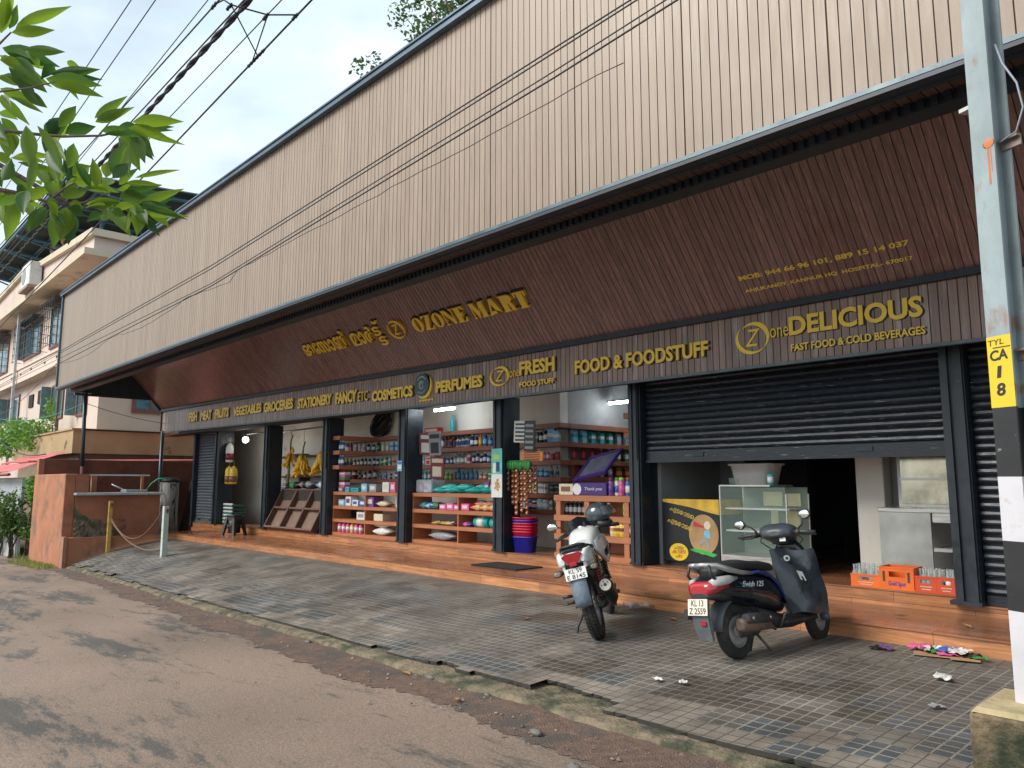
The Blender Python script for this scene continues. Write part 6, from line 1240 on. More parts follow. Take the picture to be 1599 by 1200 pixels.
b = MB(); b.box(.38, .7, .56, .574, .82, 1.0); b.box(.5, .62, .56, .574, .56, .76); b.box(.78, 1.0, .56, .574, .82, .98); b.box(.78, .98, .56, .574, .56, .76); b.build('painted_reflections', mat('painted_reflection_cream', (.85, .78, .45), .5, var=.1), t)  # cream panels stand in for the yellowish reflection in the glass, put in as colour
t = thing('storage_tub', 'translucent white storage tub on top of the glass display case', 'tub', (-4.98, 9.0, 1.41))
b = MB(); b.loft([seh(0, 0, 0, .24, .17, 18, 5), seh(.24, 0, 0, .29, .21, 18, 5), seh(.25, 0, 0, .32, .24, 18, 5), seh(.27, 0, 0, .32, .24, 18, 5), seh(.265, 0, 0, .28, .2, 18, 5), seh(.01, 0, 0, .23, .16, 18, 5)], 0); b.build('body', mat('milky_plastic', (.5, .5, .49), .35, var=.06), t)
b = MB(); b.cyl((0, 0, 0), (0, 0, .13), .038, seg=12, mi=0); b.cyl((0, 0, .03), (0, 0, .10), .0385, seg=12, mi=1); o = b.build('cup', [cm('turquoise'), cm('white')]); o.location = (-4.68, 8.8, 1.41); tag(o, 'small turquoise can beside the white storage tub', 'can')
b = MB(); b.lathe([(.001, 0), (.06, 0), (.07, .09), (.065, .09), (.055, .01)], seg=14); o = b.build('glass_bowl', GLASS); o.location = (-5.2, 8.85, 1.41); o.scale = (1.3, 1, 1); tag(o, 'small clear plastic bowl left of the white storage tub', 'bowl')
# hutch and steel counter
t = thing('steel_counter', 'steel counter with open shelves at the right of the deli bay', 'counter', (-3.5, 9.0, .319))
b = MB(); b.box(0, .9, 0, .75, .79, .84, 0, ch=.006); b.build('worktop', STEELW, t)
b = MB(); b.box(0.01, .55, .01, .03, .0, .79, 0); b.build('front_panel', mat('dull_steel_panel', (.40, .41, .39), .4, metal=.4, var=.2, vscale=2.5, rvar=.12), t)
b = MB(); b.box(.56, .9, .02, .7, .38, .42, 0); b.build('shelf', STEELW, t); b = MB(); b.box(.57, .9, .01, .03, .69, .789, 0); b.build('drawer_front', STEELW, t)
b = MB(); b.box(.56, .9, .70, .74, .0, .79, 0); b.build('back_board', mat('dark_back', (.02, .02, .02), .8), t)
t = thing('steel_cabinet', 'steel glass fronted cabinet above the steel counter', 'cabinet', (-3.36, 9.28, 1.162))
b = MB(); b.box(0, .66, .0, .03, 0, .9, 0); b.box(.0, .03, .03, .4, 0, .9, 0); b.box(0, .66, .4, .42, 0, .9, 0); b.build('body', mat('dull_steel_panel', (.40, .41, .39), .4), t)
b = MB(); b.box(.04, .56, -.012, -.001, .04, .86, 0); b.build('mirror_pane', mat('cabinet_glass', (.5, .47, .38), .12, metal=.7, var=.6, vscale=2.2), t)
for z in (.3, .58): b = MB(); b.box(.03, .57, -.02, -.0125, z, z + .03, 0); b.build('shelf', STEELW, t)
b = MB(); b.box(.57, .62, -.018, -.001, .02, .9, 0); b.build('door_stile', STEELW, t)
for i in range(3):
    b = MB(); b.lathe([(.001, 0), (.03, 0), (.032, .1), (.012, .16), (.012, .2)], seg=10); o = b.build('glass_bottle', GLASS); o.location = (-3.2 + i * .2, 9.14, 1.162); tag(o, f'clear empty bottle on the steel counter, {ORD[i]} from the left', 'bottle', 'bottles on the steel counter')
# crates of empty bottles
ORA = mat('crate_orange', (.72, .14, .02), .4, var=.12, dirt=(.4, .12, .05), dscale=8, dlo=.6, dhi=.8); ORR = mat('crate_red_orange', (.56, .075, .025), .4, var=.12, dirt=(.3, .08, .05), dscale=8, dlo=.6, dhi=.8)
BGL = mat('bottle_glass', (.55, .62, .6), .06, var=.1, alpha=.42)
BM = MB(); BM.lathe([(.001, 0), (.028, 0), (.03, .01), (.03, .09), (.026, .12), (.012, .165), (.012, .2), (.014, .205), (.014, .215)], seg=9)
BME = BM.mesh('glass_bottle', BGL)
BM2 = MB(); BM2.lathe([(.001, 0), (.028, 0), (.03, .01), (.03, .09), (.026, .12), (.012, .165), (.012, .2), (.014, .205), (.014, .215)], seg=9, mi=0); BM2.lathe([(.0305, .05), (.0305, .1), (.0265, .125)], seg=9, mi=1)
BML = BM2.mesh('glass_bottle', [BGL, cm('white')])
def crate(x0, x1, y0, h, m, label, wh, bottles, lettering=None, d=.3, cols=5):
    t = thing('bottle_crate', label, 'crate', (x0, y0, .319), R(2)); w_ = x1 - x0
    b = MB(); th = .012; g0, g1, gz0, gz1 = w_ * .28, w_ * .76, h * .56, h * .8
    for bx in ((0, g0, 0, th, 0, h), (g1, w_, 0, th, 0, h), (g0, g1, 0, th, 0, gz0), (g0, g1, 0, th, gz1, h), (0, w_, d - th, d, 0, h), (0, th, th, d - th, 0, h), (w_ - th, w_, th, d - th, 0, h), (th, w_ - th, th, d - th, 0, th)): b.box(*bx, 0)
    b.box(-.004, w_ + .004, -.004, .0, h - .015, h, 0); b.box(-.004, w_ + .004, -.003, .0, 0, .014, 0)
    b.build('crate_body', m, t)
    if h > .22:
        b = MB()
        for xx in (w_ * .1, w_ * .82): b.box(xx, xx + w_ * .07, -.002, .0, h * .35, h * .8, 0)
        b.build('side_slot', BLKM, t)
    if lettering: text_on('crate_lettering', lettering[0], lettering[1], (w_ * .26, -.001, h * .12), (1, 0, 0), (0, 0, 1), w_ * .5, h * .26, .002, .012, .1, t)
    else:
        b = MB()
        for i, (a, c) in enumerate(((.24, .80), (.3, .74))): b.box(w_ * a, w_ * c, -.0015, 0, h * (.34 - i * .16), h * (.40 - i * .16), 0)
        b.build('faded_print', mat('faded_print', (.6, .4, .3), .6), t)
    if bottles:
        for i in range(cols):
            for j in range(4):
                if rg.random() < .08: continue
                o = bpy.data.objects.new('glass_bottle', BML if (bottles == 2 and j < 2) else BME); C.objects.link(o); o.location = (x0 + w_ * (i + .5) / cols, y0 + .04 + j * .072, .335); o.rotation_euler = (rg.uniform(-.05, .05), rg.uniform(-.05, .05), 0)
                tag(o, f'empty clear glass soda bottle standing in the {wh} orange crate', 'bottle', f'empty bottles in the {wh} crate')
crate(-3.64, -3.34, 8.525, .135, ORA, 'low orange bottle crate, leftmost of the four on the floor edge', 'leftmost', 1)
crate(-3.33, -2.99, 8.51, .235, ORA, 'tall bright orange crate with blue lettering, second from the left', 'tall', 0, ('Gold Spot', mat('crate_blue_letters', (.03, .04, .3), .5)))
crate(-2.98, -2.78, 8.515, .165, ORR, 'red orange bottle crate between the tall crate and the rightmost crate', 'third', 1, cols=4)
crate(-2.775, -2.6, 8.51, .17, ORR, 'red orange bottle crate against the right dark pillar', 'rightmost', 2, cols=4)
# ================================================================ roadside branch reaching into view
LEAVES = [(-1.744,0.222,2.332,-1.665,0.215,2.377,0.014),(-1.781,0.24,2.367,-1.722,0.243,2.387,0.009),(-1.69,0.232,2.313,-1.656,0.299,2.332,0.012),(-1.949,0.253,2.405,-1.966,0.369,2.415,0.021),(-1.918,0.247,2.359,-1.884,0.274,2.344,0.015),(-1.85,0.259,2.326,-1.832,0.328,2.278,0.018),(-1.739,0.248,2.289,-1.7,0.288,2.247,0.011),(-1.741,0.278,2.305,-1.793,0.299,2.311,0.009),(-1.911,0.348,2.386,-1.963,0.335,2.369,0.012),(-1.913,0.344,2.363,-1.845,0.431,2.38,0.013),(-1.777,0.32,2.289,-1.767,0.415,2.303,0.017),(-1.893,0.356,2.349,-1.936,0.375,2.351,0.008),(-1.965,0.256,2.342,-1.912,0.3,2.324,0.014),(-1.895,0.249,2.284,-1.909,0.322,2.28,0.013),(-1.858,0.28,2.279,-1.824,0.33,2.24,0.013),(-1.862,0.246,2.255,-1.822,0.265,2.217,0.01),(-2.004,0.366,2.257,-2.019,0.408,2.318,0.022),(-1.883,0.376,2.218,-1.836,0.427,2.238,0.018),(-1.959,0.453,2.3,-1.93,0.518,2.349,0.014),(-1.995,0.266,2.274,-2.031,0.305,2.284,0.012),(-1.817,0.507,2.264,-1.789,0.531,2.285,0.006),(-1.814,0.256,2.16,-1.824,0.266,2.107,0.018),(-1.674,0.267,2.125,-1.678,0.283,2.041,0.016),(-1.863,0.325,2.195,-1.825,0.364,2.122,0.017),(-1.608,0.383,2.129,-1.604,0.431,2.151,0.008),(-1.657,0.445,2.174,-1.639,0.526,2.172,0.015),(-1.709,0.468,2.196,-1.679,0.52,2.182,0.009),(-1.87,0.489,2.249,-1.852,0.53,2.167,0.021),(-1.695,0.469,2.181,-1.677,0.488,2.117,0.016),(-1.753,0.492,2.214,-1.734,0.517,2.173,0.012),(-1.758,0.26,2.084,-1.773,0.324,2.101,0.01),(-1.765,0.25,2.035,-1.755,0.262,2.081,0.015),(-1.913,0.334,2.144,-1.88,0.358,2.08,0.013),(-1.655,0.303,2.07,-1.638,0.327,2.007,0.013),(-1.868,0.385,2.11,-1.86,0.376,2.174,0.017),(-1.708,0.361,2.06,-1.674,0.383,2.079,0.016),(-1.686,0.401,2.04,-1.664,0.386,2.092,0.013),(-1.632,0.417,2.047,-1.634,0.445,2.09,0.014),(-1.891,0.466,2.121,-1.929,0.493,2.163,0.014),(-1.834,0.482,2.112,-1.86,0.525,2.173,0.011),(-1.62,0.438,2.04,-1.582,0.476,2.038,0.007),(-1.905,0.499,2.126,-1.909,0.575,2.157,0.011),(-1.761,0.389,2.064,-1.798,0.45,2.081,0.016),(-1.835,0.376,2.067,-1.855,0.409,2.108,0.012),(-1.743,0.354,2.019,-1.692,0.386,2.033,0.016),(-1.758,0.464,2.055,-1.699,0.503,2.054,0.016),(-1.736,0.491,2.033,-1.754,0.577,2.082,0.012),(-1.718,0.492,2.034,-1.642,0.541,2.023,0.01),(-1.632,0.474,2.007,-1.585,0.501,1.992,0.008),(-1.88,0.434,2.063,-1.84,0.508,2.074,0.017),(-1.717,0.454,2.026,-1.661,0.508,1.989,0.018),(-1.903,0.561,2.1,-1.889,0.619,2.058,0.015),(-1.687,0.482,2.005,-1.65,0.476,1.947,0.016),(-1.647,0.455,1.99,-1.615,0.451,1.959,0.007),(-1.84,0.469,2.048,-1.813,0.443,2.011,0.011),(-1.652,0.425,1.983,-1.645,0.449,1.98,0.013),(-1.714,0.439,2.001,-1.773,0.457,2.007,0.012),(-1.7,0.32,1.993,-1.708,0.341,1.968,0.01),(-1.899,0.363,2.04,-1.895,0.373,2.01,0.008),(-1.954,0.405,2.071,-1.975,0.403,1.994,0.024),(-1.73,0.364,1.999,-1.718,0.39,1.983,0.014),(-1.68,0.311,1.971,-1.69,0.285,1.919,0.013),(-1.753,0.282,1.984,-1.787,0.325,2.009,0.013),(-1.926,0.281,2.062,-1.938,0.288,2.018,0.018),(-1.684,0.27,1.975,-1.682,0.25,1.887,0.015),(-1.753,0.247,1.993,-1.733,0.254,1.934,0.014),(-1.728,0.291,2.036,-1.767,0.318,2.048,0.012),(-1.676,0.214,2.12,-1.635,0.229,2.073,0.017),(-1.941,0.252,2.125,-1.959,0.278,2.086,0.015),(-1.945,0.24,2.175,-1.922,0.256,2.198,0.015)]
TWIGS = [([(-1.849,0.093,2.043),(-1.843,0.182,2.04),(-1.835,0.257,2.038),(-1.829,0.298,2.038),(-1.823,0.343,2.031),(-1.815,0.378,2.033)],0.011),([(-1.823,0.343,2.031),(-1.808,0.366,2.061),(-1.795,0.391,2.085)],0.006),([(-1.815,0.378,2.033),(-1.807,0.406,2.041),(-1.783,0.456,2.073)],0.005),([(-1.815,0.378,2.033),(-1.812,0.399,2.03),(-1.79,0.474,2.041)],0.004),([(-1.804,0.15,2.154),(-1.799,0.204,2.154),(-1.796,0.242,2.151),(-1.783,0.305,2.158),(-1.772,0.35,2.164),(-1.751,0.418,2.181),(-1.735,0.453,2.197)],0.008),([(-1.768,0.157,2.238),(-1.739,0.204,2.288),(-1.73,0.22,2.303),(-1.716,0.235,2.327)],0.006),([(-1.794,0.147,2.179),(-1.773,0.215,2.213),(-1.754,0.274,2.237),(-1.734,0.322,2.262)],0.005)]
def leaf_mat(name, c1, c2, tr=.35, isl=.25):
    m = bpy.data.materials.new(name); m.use_nodes = True; t = m.node_tree; p = t.nodes['Principled BSDF']; ou = t.nodes['Material Output']
    ge = N(t, "ShaderNodeNewGeometry"); mr = N(t, "ShaderNodeMixRGB"); mr.inputs[1].default_value = (*c1, 1); mr.inputs[2].default_value = (*c2, 1)
    t.links.new(ge.outputs['Random Per Island'], mr.inputs[0]); t.links.new(mr.outputs[0], p.inputs['Base Color']); p.inputs['Roughness'].default_value = .42
    tl = N(t, "ShaderNodeBsdfTranslucent"); hs = N(t, "ShaderNodeHueSaturation"); hs.inputs['Value'].default_value = 1.6; hs.inputs['Hue'].default_value = .485
    t.links.new(mr.outputs[0], hs.inputs['Color']); t.links.new(hs.outputs[0], tl.inputs['Color'])
    mx_ = N(t, "ShaderNodeMixShader"); mx_.inputs[0].default_value = tr; t.links.new(p.outputs[0], mx_.inputs[1]); t.links.new(tl.outputs[0], mx_.inputs[2]); t.links.new(mx_.outputs[0], ou.inputs['Surface'])
    return m
rl = random.Random(9)
t = thing('roadside_tree', 'leafy green tree branch reaching into the upper left of the view', 'tree', (-4.6, -.9, -.2))
o_ = Vector((-4.6, -.9, -.2))
b = MB()
for pts, r0 in TWIGS: b.tube([Vector(p) - o_ for p in pts], [r0 * .62 * (1 - .6 * i / (len(pts) - 1)) for i in range(len(pts))], 7)
j = Vector((-3.4, -.55, 2.9)) - o_
for pts, r0 in TWIGS:
    if r0 >= .005 and pts[0][0] < -1.0 and pts[0] in [q[0][0] for q in TWIGS if q[0][0] == pts[0]] and r0 != .006 or r0 == .006 and len(pts) == 4:
        b.tube([Vector(pts[0]) - o_, (Vector(pts[0]) - o_).lerp(j, .5) + Vector((0, 0, .08)), j], [r0, r0 * 1.6, .03], 7)
b.tube([Vector((0, 0, 0)), Vector((.1, .05, 1.2)), Vector((.5, .2, 2.3)), j, Vector((1.5, .2, 4.6))], [.16, .13, .1, .07, .03], 10)
b.build('trunk', mat('bark_grey', (.16, .12, .11), .9, var=.3, vscale=20, bump=.5, bscale=40), t)
b = MB(); up = Vector((0, 0, 1)); camdir = Vector((-.75, .25, .5)).normalized()
def leaf(p, q, hw, fold=.35, droop=.12):
    p, q = Vector(p), Vector(q); d = q - p; L_ = d.length; d.normalize(); view = p.normalized()
    s_ = d.cross(camdir + Vector((rl.uniform(-.4, .4), rl.uniform(-.4, .4), rl.uniform(-.2, .5)))).normalized(); n_ = s_.cross(d).normalized()
    if n_.z < 0: n_ = -n_
    rows = []
    for i in range(8):
        u = i / 7; wv = hw * .92 * (math.sin(PI * u ** .78) ** 1.15 if 0 < u < 1 else 0) + .0004; c = p + d * (L_ * u) - n_ * (droop * L_ * u * u * .6) + n_ * .02 * L_ * math.sin(u * PI)
        rows.append([c - s_ * wv + n_ * wv * fold, c - s_ * wv * .5 + n_ * wv * fold * .3, c, c + s_ * wv * .5 + n_ * wv * fold * .3, c + s_ * wv + n_ * wv * fold])
    b.loft(rows, 0, False, closed=False)
for l in LEAVES:
    leaf(Vector(l[:3]) - o_, Vector(l[3:6]) - o_, l[6])
    for _k in range(2 if rl.random() < .45 else 1):
        p, q = Vector(l[:3]) - o_, Vector(l[3:6]) - o_; dv = Vector((rl.gauss(0, .022), rl.gauss(0, .022), rl.gauss(0, .018)))
        leaf(p + dv * .5, q + dv * 1.5, l[6] * rl.uniform(.7, 1))
for i in range(420):      # the rest of the crown, outside the frame
    c = Vector((-3.6, -1.1, 3.4)) - o_ + Vector((rl.gauss(0, .75), rl.gauss(0, .5), rl.gauss(0, .6)))
    w_ = c + o_
    rel = Vector((w_.x, w_.y, w_.z - 1.43)); dpt = rel.x * -.7219 + rel.y * .6795 + rel.z * .1302; lat = rel.x * .6852 + rel.y * .7284
    if dpt > 0 and lat / dpt > -.80: continue
    a = rl.uniform(0, 6.28); leaf(c, c + Vector((math.cos(a), math.sin(a), rl.uniform(-.8, .3))) * .13, .025)
b.build('foliage', leaf_mat('branch_leaf', (.022, .085, .02), (.16, .27, .018), .5), t)
# ================================================================ utility pole, wires, neighbours, plants, litter
PAINTP = mat('pole_pale_paint', (.25, .305, .32), .55, var=.25, vscale=5, dirt=(.24, .13, .075), dscale=4, dlo=.56, dhi=.66, stretch=(1, 1, .5))
t = thing('utility_pole', 'painted steel utility pole with yellow number panel and black and white bands', 'pole', (-.955, 4.09, .44), rot=(R(.2), R(.35), R(-22.3)))
def hsec(b, z0, z1, mi=0, e=0):
    f, d, tf, tw = .0575 + e, .06 + e, .011, .009
    b.box(-f, f, -d, -d + tf + e, z0, z1, mi); b.box(-f, f, d - tf - e, d, z0, z1, mi); b.box(-tw, tw, -d + tf + e, d - tf - e, z0, z1, mi)
b = MB(); hsec(b, 1.67, 8.6); b.build('pole_shaft', PAINTP, t)
BLKB = mat('pole_black_band', (.018, .018, .02), .5, var=.3, dirt=(.22, .22, .22), dscale=14, dlo=.66, dhi=.69); WHB = mat('pole_white_band', (.52, .51, .54), .6, var=.1, dirt=(.33, .26, .22), dscale=6, dlo=.58, dhi=.7)
for z0, z1, m in ((0, .42, WHB), (.42, .73, BLKB), (.73, 1.02, WHB), (1.02, 1.338, BLKB)): b = MB(); hsec(b, z0, z1); b.build('band', m, t)
b = MB(); hsec(b, 1.338, 1.67); b.build('band', mat('pole_lower_paint', (.25, .305, .32), .55, var=.25, dirt=(.24, .13, .075), dscale=6, dlo=.56, dhi=.66), t)
b = MB(); b.box(-.0585, .0585, -.0615, -.0601, 1.338, 1.672, 0); yp = b.build('number_panel', mat('pole_yellow_panel', (.62, .45, .02), .5, var=.05, dirt=(.55, .25, .03), dscale=6, dlo=.62, dhi=.72), t)
for bd, x, z, w_, h in (('TYL', -.05, 1.628, .075, .026), ('CA', -.045, 1.555, .085, .05), ('1', -.02, 1.475, .03, .055), ('8', -.025, 1.39, .045, .06)): text_on('pole_lettering', bd, PTXT, (x, -.0617, z), (1, 0, .06), (-.06, 0, 1), w_, h, .0012, .03 if bd != 'TYL' else .0, .12, yp)
b = MB(); b.box(-.03, .055, -.0622, -.0616, 1.615, 1.62, 0); b.build('ruled_line', PTXT, yp)
RUSTB = mat('bracket_steel', (.30, .24, .21), .6, metal=.3, var=.3, dirt=(.4, .14, .05), dscale=6)
for z in (1.60, 2.62): b = MB(); b.box(.02, .115, .015, .05, z, z + .012, 0); b.box(.02, .115, .04, .05, z - .04, z, 0); b.build('bracket', RUSTB, t)
b = MB(); b.box(-.09, .0, .061, .10, .12, .14, 0); b.box(-.2, -.05, .061, .11, 2.88, 2.9, 0); b.box(-.075, -.0, .061, .1, 2.02, 2.03); b.build('angle_iron', mat('angle_pale', (.5, .48, .46), .5), t)
b = MB(); b.sphere((.03, -.061, 2.6), .03, 8, 5, 0, sc=(1, .05, .8)); b.box(.02, .03, -.0612, -.0602, 2.4, 2.6); b.box(.035, .04, -.0612, -.0602, 2.46, 2.6); b.build('rust_streaks', mat('rust_orange', (.45, .16, .07), .8, var=.3), t)
b = MB(); b.tube([(.06, .0, 3.1), (.10, -.02, 2.98), (.16, -.02, 2.85), (.18, -.02, 2.72), (.14, -.02, 2.62), (.06, -.02, 2.6)], .005, 6); b.tube([(-.0, -.02, 3.9), (.0, -.03, 3.3), (.01, -.03, 3.05)], .004, 5); b.build('service_wire', mat('grey_cable', (.2, .24, .28), .5), t)
t = thing('concrete_plinth', 'mossy concrete block at the foot of the utility pole', 'plinth', (-1.16, 3.83, -.15))
b = MB(); b.box(-.0, .75, .0, .48, -.1, .6, 0, ch=.025); o = b.build('block', mat('mossy_block', (.17, .125, .075), .92, var=.35, vscale=6, bump=1.0, bscale=28, dirt=(.022, .03, .014), dscale=2.6, dlo=.40, dhi=.56), t)
b = MB(); b.loft([[(.01, .01, .59), (.74, .01, .59), (.74, .47, .59), (.01, .47, .59)], [(.03, .03, .612), (.72, .03, .607), (.72, .45, .611), (.03, .45, .614)]], 0, smooth=False); b.build('cap', mat('block_cap', (.40, .31, .18), .9, var=.2, vscale=5, bump=.5, bscale=30, dirt=(.2, .2, .08), dscale=4), t)
# ---- overhead lines
WIRE = mat('wire_black', (.012, .013, .016), .5); nW = 0
def line(name, label, pts, r, grp=None, ext=True, cat='wire', x0=-60, x1=8):
    pts = [Vector(p) for p in sorted(pts)]
    if ext:
        d = (pts[1] - pts[0]) / (pts[1].x - pts[0].x); a = pts[0] + d * (x0 - pts[0].x); d2 = (pts[-1] - pts[-2]) / (pts[-1].x - pts[-2].x); e = pts[-1] + d2 * (x1 - pts[-1].x)
        pts = [a] + pts + [e]
    b = MB(); b.tube(pts, r, 6); return tag(b.build(name, WIRE), label, cat, grp)
GW = 'overhead lines above the road'
line('overhead_wire', 'outermost thin wire at the upper left of the sky', [(-8.78, 2.3, 6.895), (-11.92, 2.3, 6.82)], .006, GW)
line('overhead_wire', 'second thin wire from the left across the sky', [(-8.24, 2.4, 6.672), (-11.57, 2.4, 6.529)], .006, GW)
line('overhead_wire', 'third thin wire from the left across the sky', [(-7.24, 2.6, 6.266), (-9.63, 2.6, 6.179)], .005, GW)
line('overhead_wire', 'wire tied to the left end of the spreader', [(-7.28, 2.7, 6.299), (-10.26, 2.7, 6.328)], .008, GW)
line('overhead_wire', 'wire just left of the thick twisted cable', [(-6.9, 2.8, 6.154), (-10.16, 2.8, 6.151)], .008, GW)
line('overhead_wire', 'thin wire just right of the thick twisted cable', [(-6.64, 3.1, 6.203), (-10.47, 3.1, 6.091)], .006, GW)
line('overhead_wire', 'rightmost sky wire with knotted ties', [(-6.4, 3.3, 6.177), (-11.32, 3.3, 5.865)], .010, GW)
b = MB(); n = 400
for s_ in (0, 1):
    b.tube([(-40 + 48 * i / n, 2.9 + .015 * math.cos(i * 1.05 + s_ * PI), 6.232 + (-40 + 48 * i / n + 8.4) * .0164 + .015 * math.sin(i * 1.05 + s_ * PI)) for i in range(n + 1)], .0175, 7)
tag(b.build('twisted_cable', mat('cable_black', (.02, .022, .03), .6)), 'thick twisted black cable bundle crossing the sky', 'cable')
b = MB()
SP = [Vector(p) for p in ((-7.3, 2.7, 6.30), (-7.15, 2.8, 6.26), (-6.95, 3.1, 6.19), (-6.7, 3.3, 6.16))]
b.tube([SP[0], (SP[0] + SP[1]) / 2 + Vector((0, 0, .05)), SP[1], SP[2], SP[3]], .009, 6); b.tube([SP[1], Vector((-7.6, 3.3, 6.10))], .007, 6); b.tube([SP[2], Vector((-7.75, 3.3, 6.09))], .007, 6)
for c in SP:
    for k in range(4): b.sphere(c + Vector((-.03 * k, 0, .004 * (-1) ** k)), .018, 7, 5)
for k in range(12): b.sphere(Vector((-7.45 - .035 * k, 3.3, 6.11 - .0022 * k)), .016 + .004 * (k % 2), 7, 5)
tag(b.build('line_spreader', WIRE), 'black wire spreader tying the overhead lines together at the top', 'spreader')
GF = 'wires running in front of the fascia'
line('overhead_wire', 'topmost wire of those in front of the pale fascia', [(-21.893, 4.2, 4.424), (-10.96, 4.2, 4.625), (-4.502, 4.2, 4.93), (-3.177, 4.2, 4.99)], .007, GF)
line('overhead_wire', 'second wire from the top in front of the pale fascia', [(-21.875, 4.2, 4.373), (-10.953, 4.2, 4.575), (-4.413, 4.2, 4.893), (-3.119, 4.2, 4.961)], .007, GF)
line('overhead_wire', 'third wire from the top in front of the pale fascia', [(-20.1, 4.2, 4.292), (-10.924, 4.2, 4.346), (-4.039, 4.2, 4.75), (-2.868, 4.2, 4.835)], .006, GF)
line('overhead_wire', 'lowest straight wire in front of the pale fascia', [(-19.42, 4.2, 4.182), (-10.918, 4.2, 4.306), (-3.946, 4.2, 4.7), (-2.773, 4.2, 4.788)], .008, GF)
b = MB(); r5 = random.Random(8); pts = []; x = -21
while x < -3: pts.append((x, 4.19, 4.17 + (x + 19.4) * .015 + .00045 * (x + 19) ** 2 - abs(math.sin(x * .8)) * .12 * (x < -10) + r5.uniform(-.012, .012))); x += .25
b.tube(pts, .004, 5); tag(b.build('loose_wire', WIRE), 'thin loose wire looping below the lowest fascia wire', 'wire')
for i, (a, c, s_) in enumerate((((-24.1, 5.9, 3.75), (-40, 5.5, 4.6), .5), ((-24.1, 5.9, 3.7), (-24.0, 8.6, 3.2), .1), ((-20, 4.2, 4.2), (-45, 6.3, 4.9), .6))):
    b = MB(); b.tube(catenary(a, c, s_), .008, 6); tag(b.build('service_wire', mat(['wire_cyan', 'wire_brown', 'wire_brown'][i], [(.1, .3, .36), (.12, .08, .07), (.12, .08, .07)][i], .5)), ['pale blue service wire from the canopy post to the pink house', 'brown wire from the canopy post towards the sign band', 'brown wire sagging before the pink house windows'][i], 'wire')
b = MB(); b.tube(catenary((-45, 6.2, 5.6), (-26.2, 5.4, 2.3), .9), .018, 6); tag(b.build('service_wire', WIRE), 'thick black wire dropping to the red sheet roof', 'wire')
# ---- pink house
PINK = mat('pink_wall', (.56, .455, .395), .85, var=.08, vscale=.6, dirt=(.45, .36, .30), dscale=.7, dlo=.55, dhi=.75)
CREAM = mat('cream_band', (.56, .48, .36), .85, var=.1, vscale=.8, dirt=(.33, .29, .23), dscale=1.2, dlo=.55, dhi=.7)
FRAMEB = mat('window_brown', (.17, .075, .06), .6, var=.2); FRAMEG = mat('window_grille', (.02, .025, .03), .5); WGL = mat('window_glass', (.06, .13, .15), .08, var=.4, vscale=1.5); DARK = mat('dark_opening', (.012, .012, .014), .9)
hs_ = thing('pink_house', 'two storey pink house with roof truss behind the left end of the shop', 'house', (-28, 7.2, 0)); H0 = Vector((28, -7.2, 0))
def hb(name, boxes, m, parent=None):
    b = MB()
    for bx in boxes: b.box(bx[0] + 28, bx[1] + 28, bx[2] - 7.2, bx[3] - 7.2, bx[4], bx[5], 0)
    return b.build(name, m, parent or hs_)
hb('wall', [(-52, -28, 7.2, 16, -1, 5.8), (-52, -28, 7.2, 16, 6.4, 9.0)], PINK)
hb('balcony_band', [(-52, -27.6, 6.75, 16.3, 5.8, 6.4), (-52, -27.55, 6.7, 16.4, 6.36, 6.45)], mat('pink_band', (.62, .50, .43), .85, var=.1))
hb('vent_hole', [(x, x + .28, 6.745, 6.76, 6.1, 6.19) for x in (-40.5, -38.6, -36.6, -34.2, -32.3)], DARK)
hb('eave_slab', [(-52, -27.4, 6.3, 16.6, 9.0, 9.22)], CREAM)
b = MB(); b.prism([(-24, -.6, 9.22), (-24, -.6, 10.3), (-17, -.6, 10.25), (-10.5, -.6, 10.55), (-6.6, -.6, 10.15), (.5, -.6, 9.66), (.5, -.6, 9.22)], (0, .2, 0)); b.box(.3, .5, -.4, 9.2, 9.221, 9.66); b.build('parapet', PINK, hs_)
b = MB(); b.prism([(-24, -.75, 10.3), (-24, -.75, 10.5), (-17, -.75, 10.45), (-10.5, -.75, 10.78), (-6.6, -.75, 10.38), (.7, -.75, 9.9), (.7, -.75, 9.66), (-6.6, -.75, 10.15), (-10.5, -.75, 10.55), (-17, -.75, 10.25)], (0, .6, 0)); b.box(.1, .7, -.15, 9.2, 9.661, 9.9); b.build('cornice', CREAM, hs_)
def window(x0, x1, z0, z1, y=7.2, grille=False, shut=True):
    f = hb('window', [(x0, x1, y - .06, y - .001, z0, z0 + .1), (x0, x1, y - .06, y - .001, z1 - .1, z1), (x0, x0 + .1, y - .06, y - .001, z0 + .1, z1 - .1), (x1 - .1, x1, y - .06, y - .001, z0 + .1, z1 - .1), ((x0 + x1) / 2 - .04, (x0 + x1) / 2 + .04, y - .05, y - .001, z0 + .1, z1 - .1)], FRAMEB)
    hb('pane', [(x0 + .1, x1 - .1, y - .03, y - .002, z0 + .1, z1 - .1)], WGL, f)
    if shut: hb('shutter', [(x0 - .08, x0 - .02, y - .40, y - .06, z0 + .05, z1 - .05)], mat('shutter_teal', (.16, .24, .26), .4, var=.3), f)
    if grille:
        bx = []
        for i in range(8): xx = x0 - .1 + (x1 - x0 + .2) * i / 7; bx.append((xx, xx + .02, y - .45, y - .43, z0 - .1, z1))
        for i in range(6): zz_ = z0 - .1 + (z1 - z0) * i / 5; bx.append((x0 - .1, x1 + .13, y - .47, y - .451, zz_, zz_ + .02)); bx.append((x1 + .1, x1 + .12, y - .45, y - .07, zz_, zz_ + .02)); bx.append((x0 - .1, x0 - .08, y - .45, y - .07, zz_, zz_ + .02))
        bx.append((x0 - .1, x1 + .13, y - .45, y - .07, z1, z1 + .03)); hb('grille', bx, FRAMEG, f)
    return f
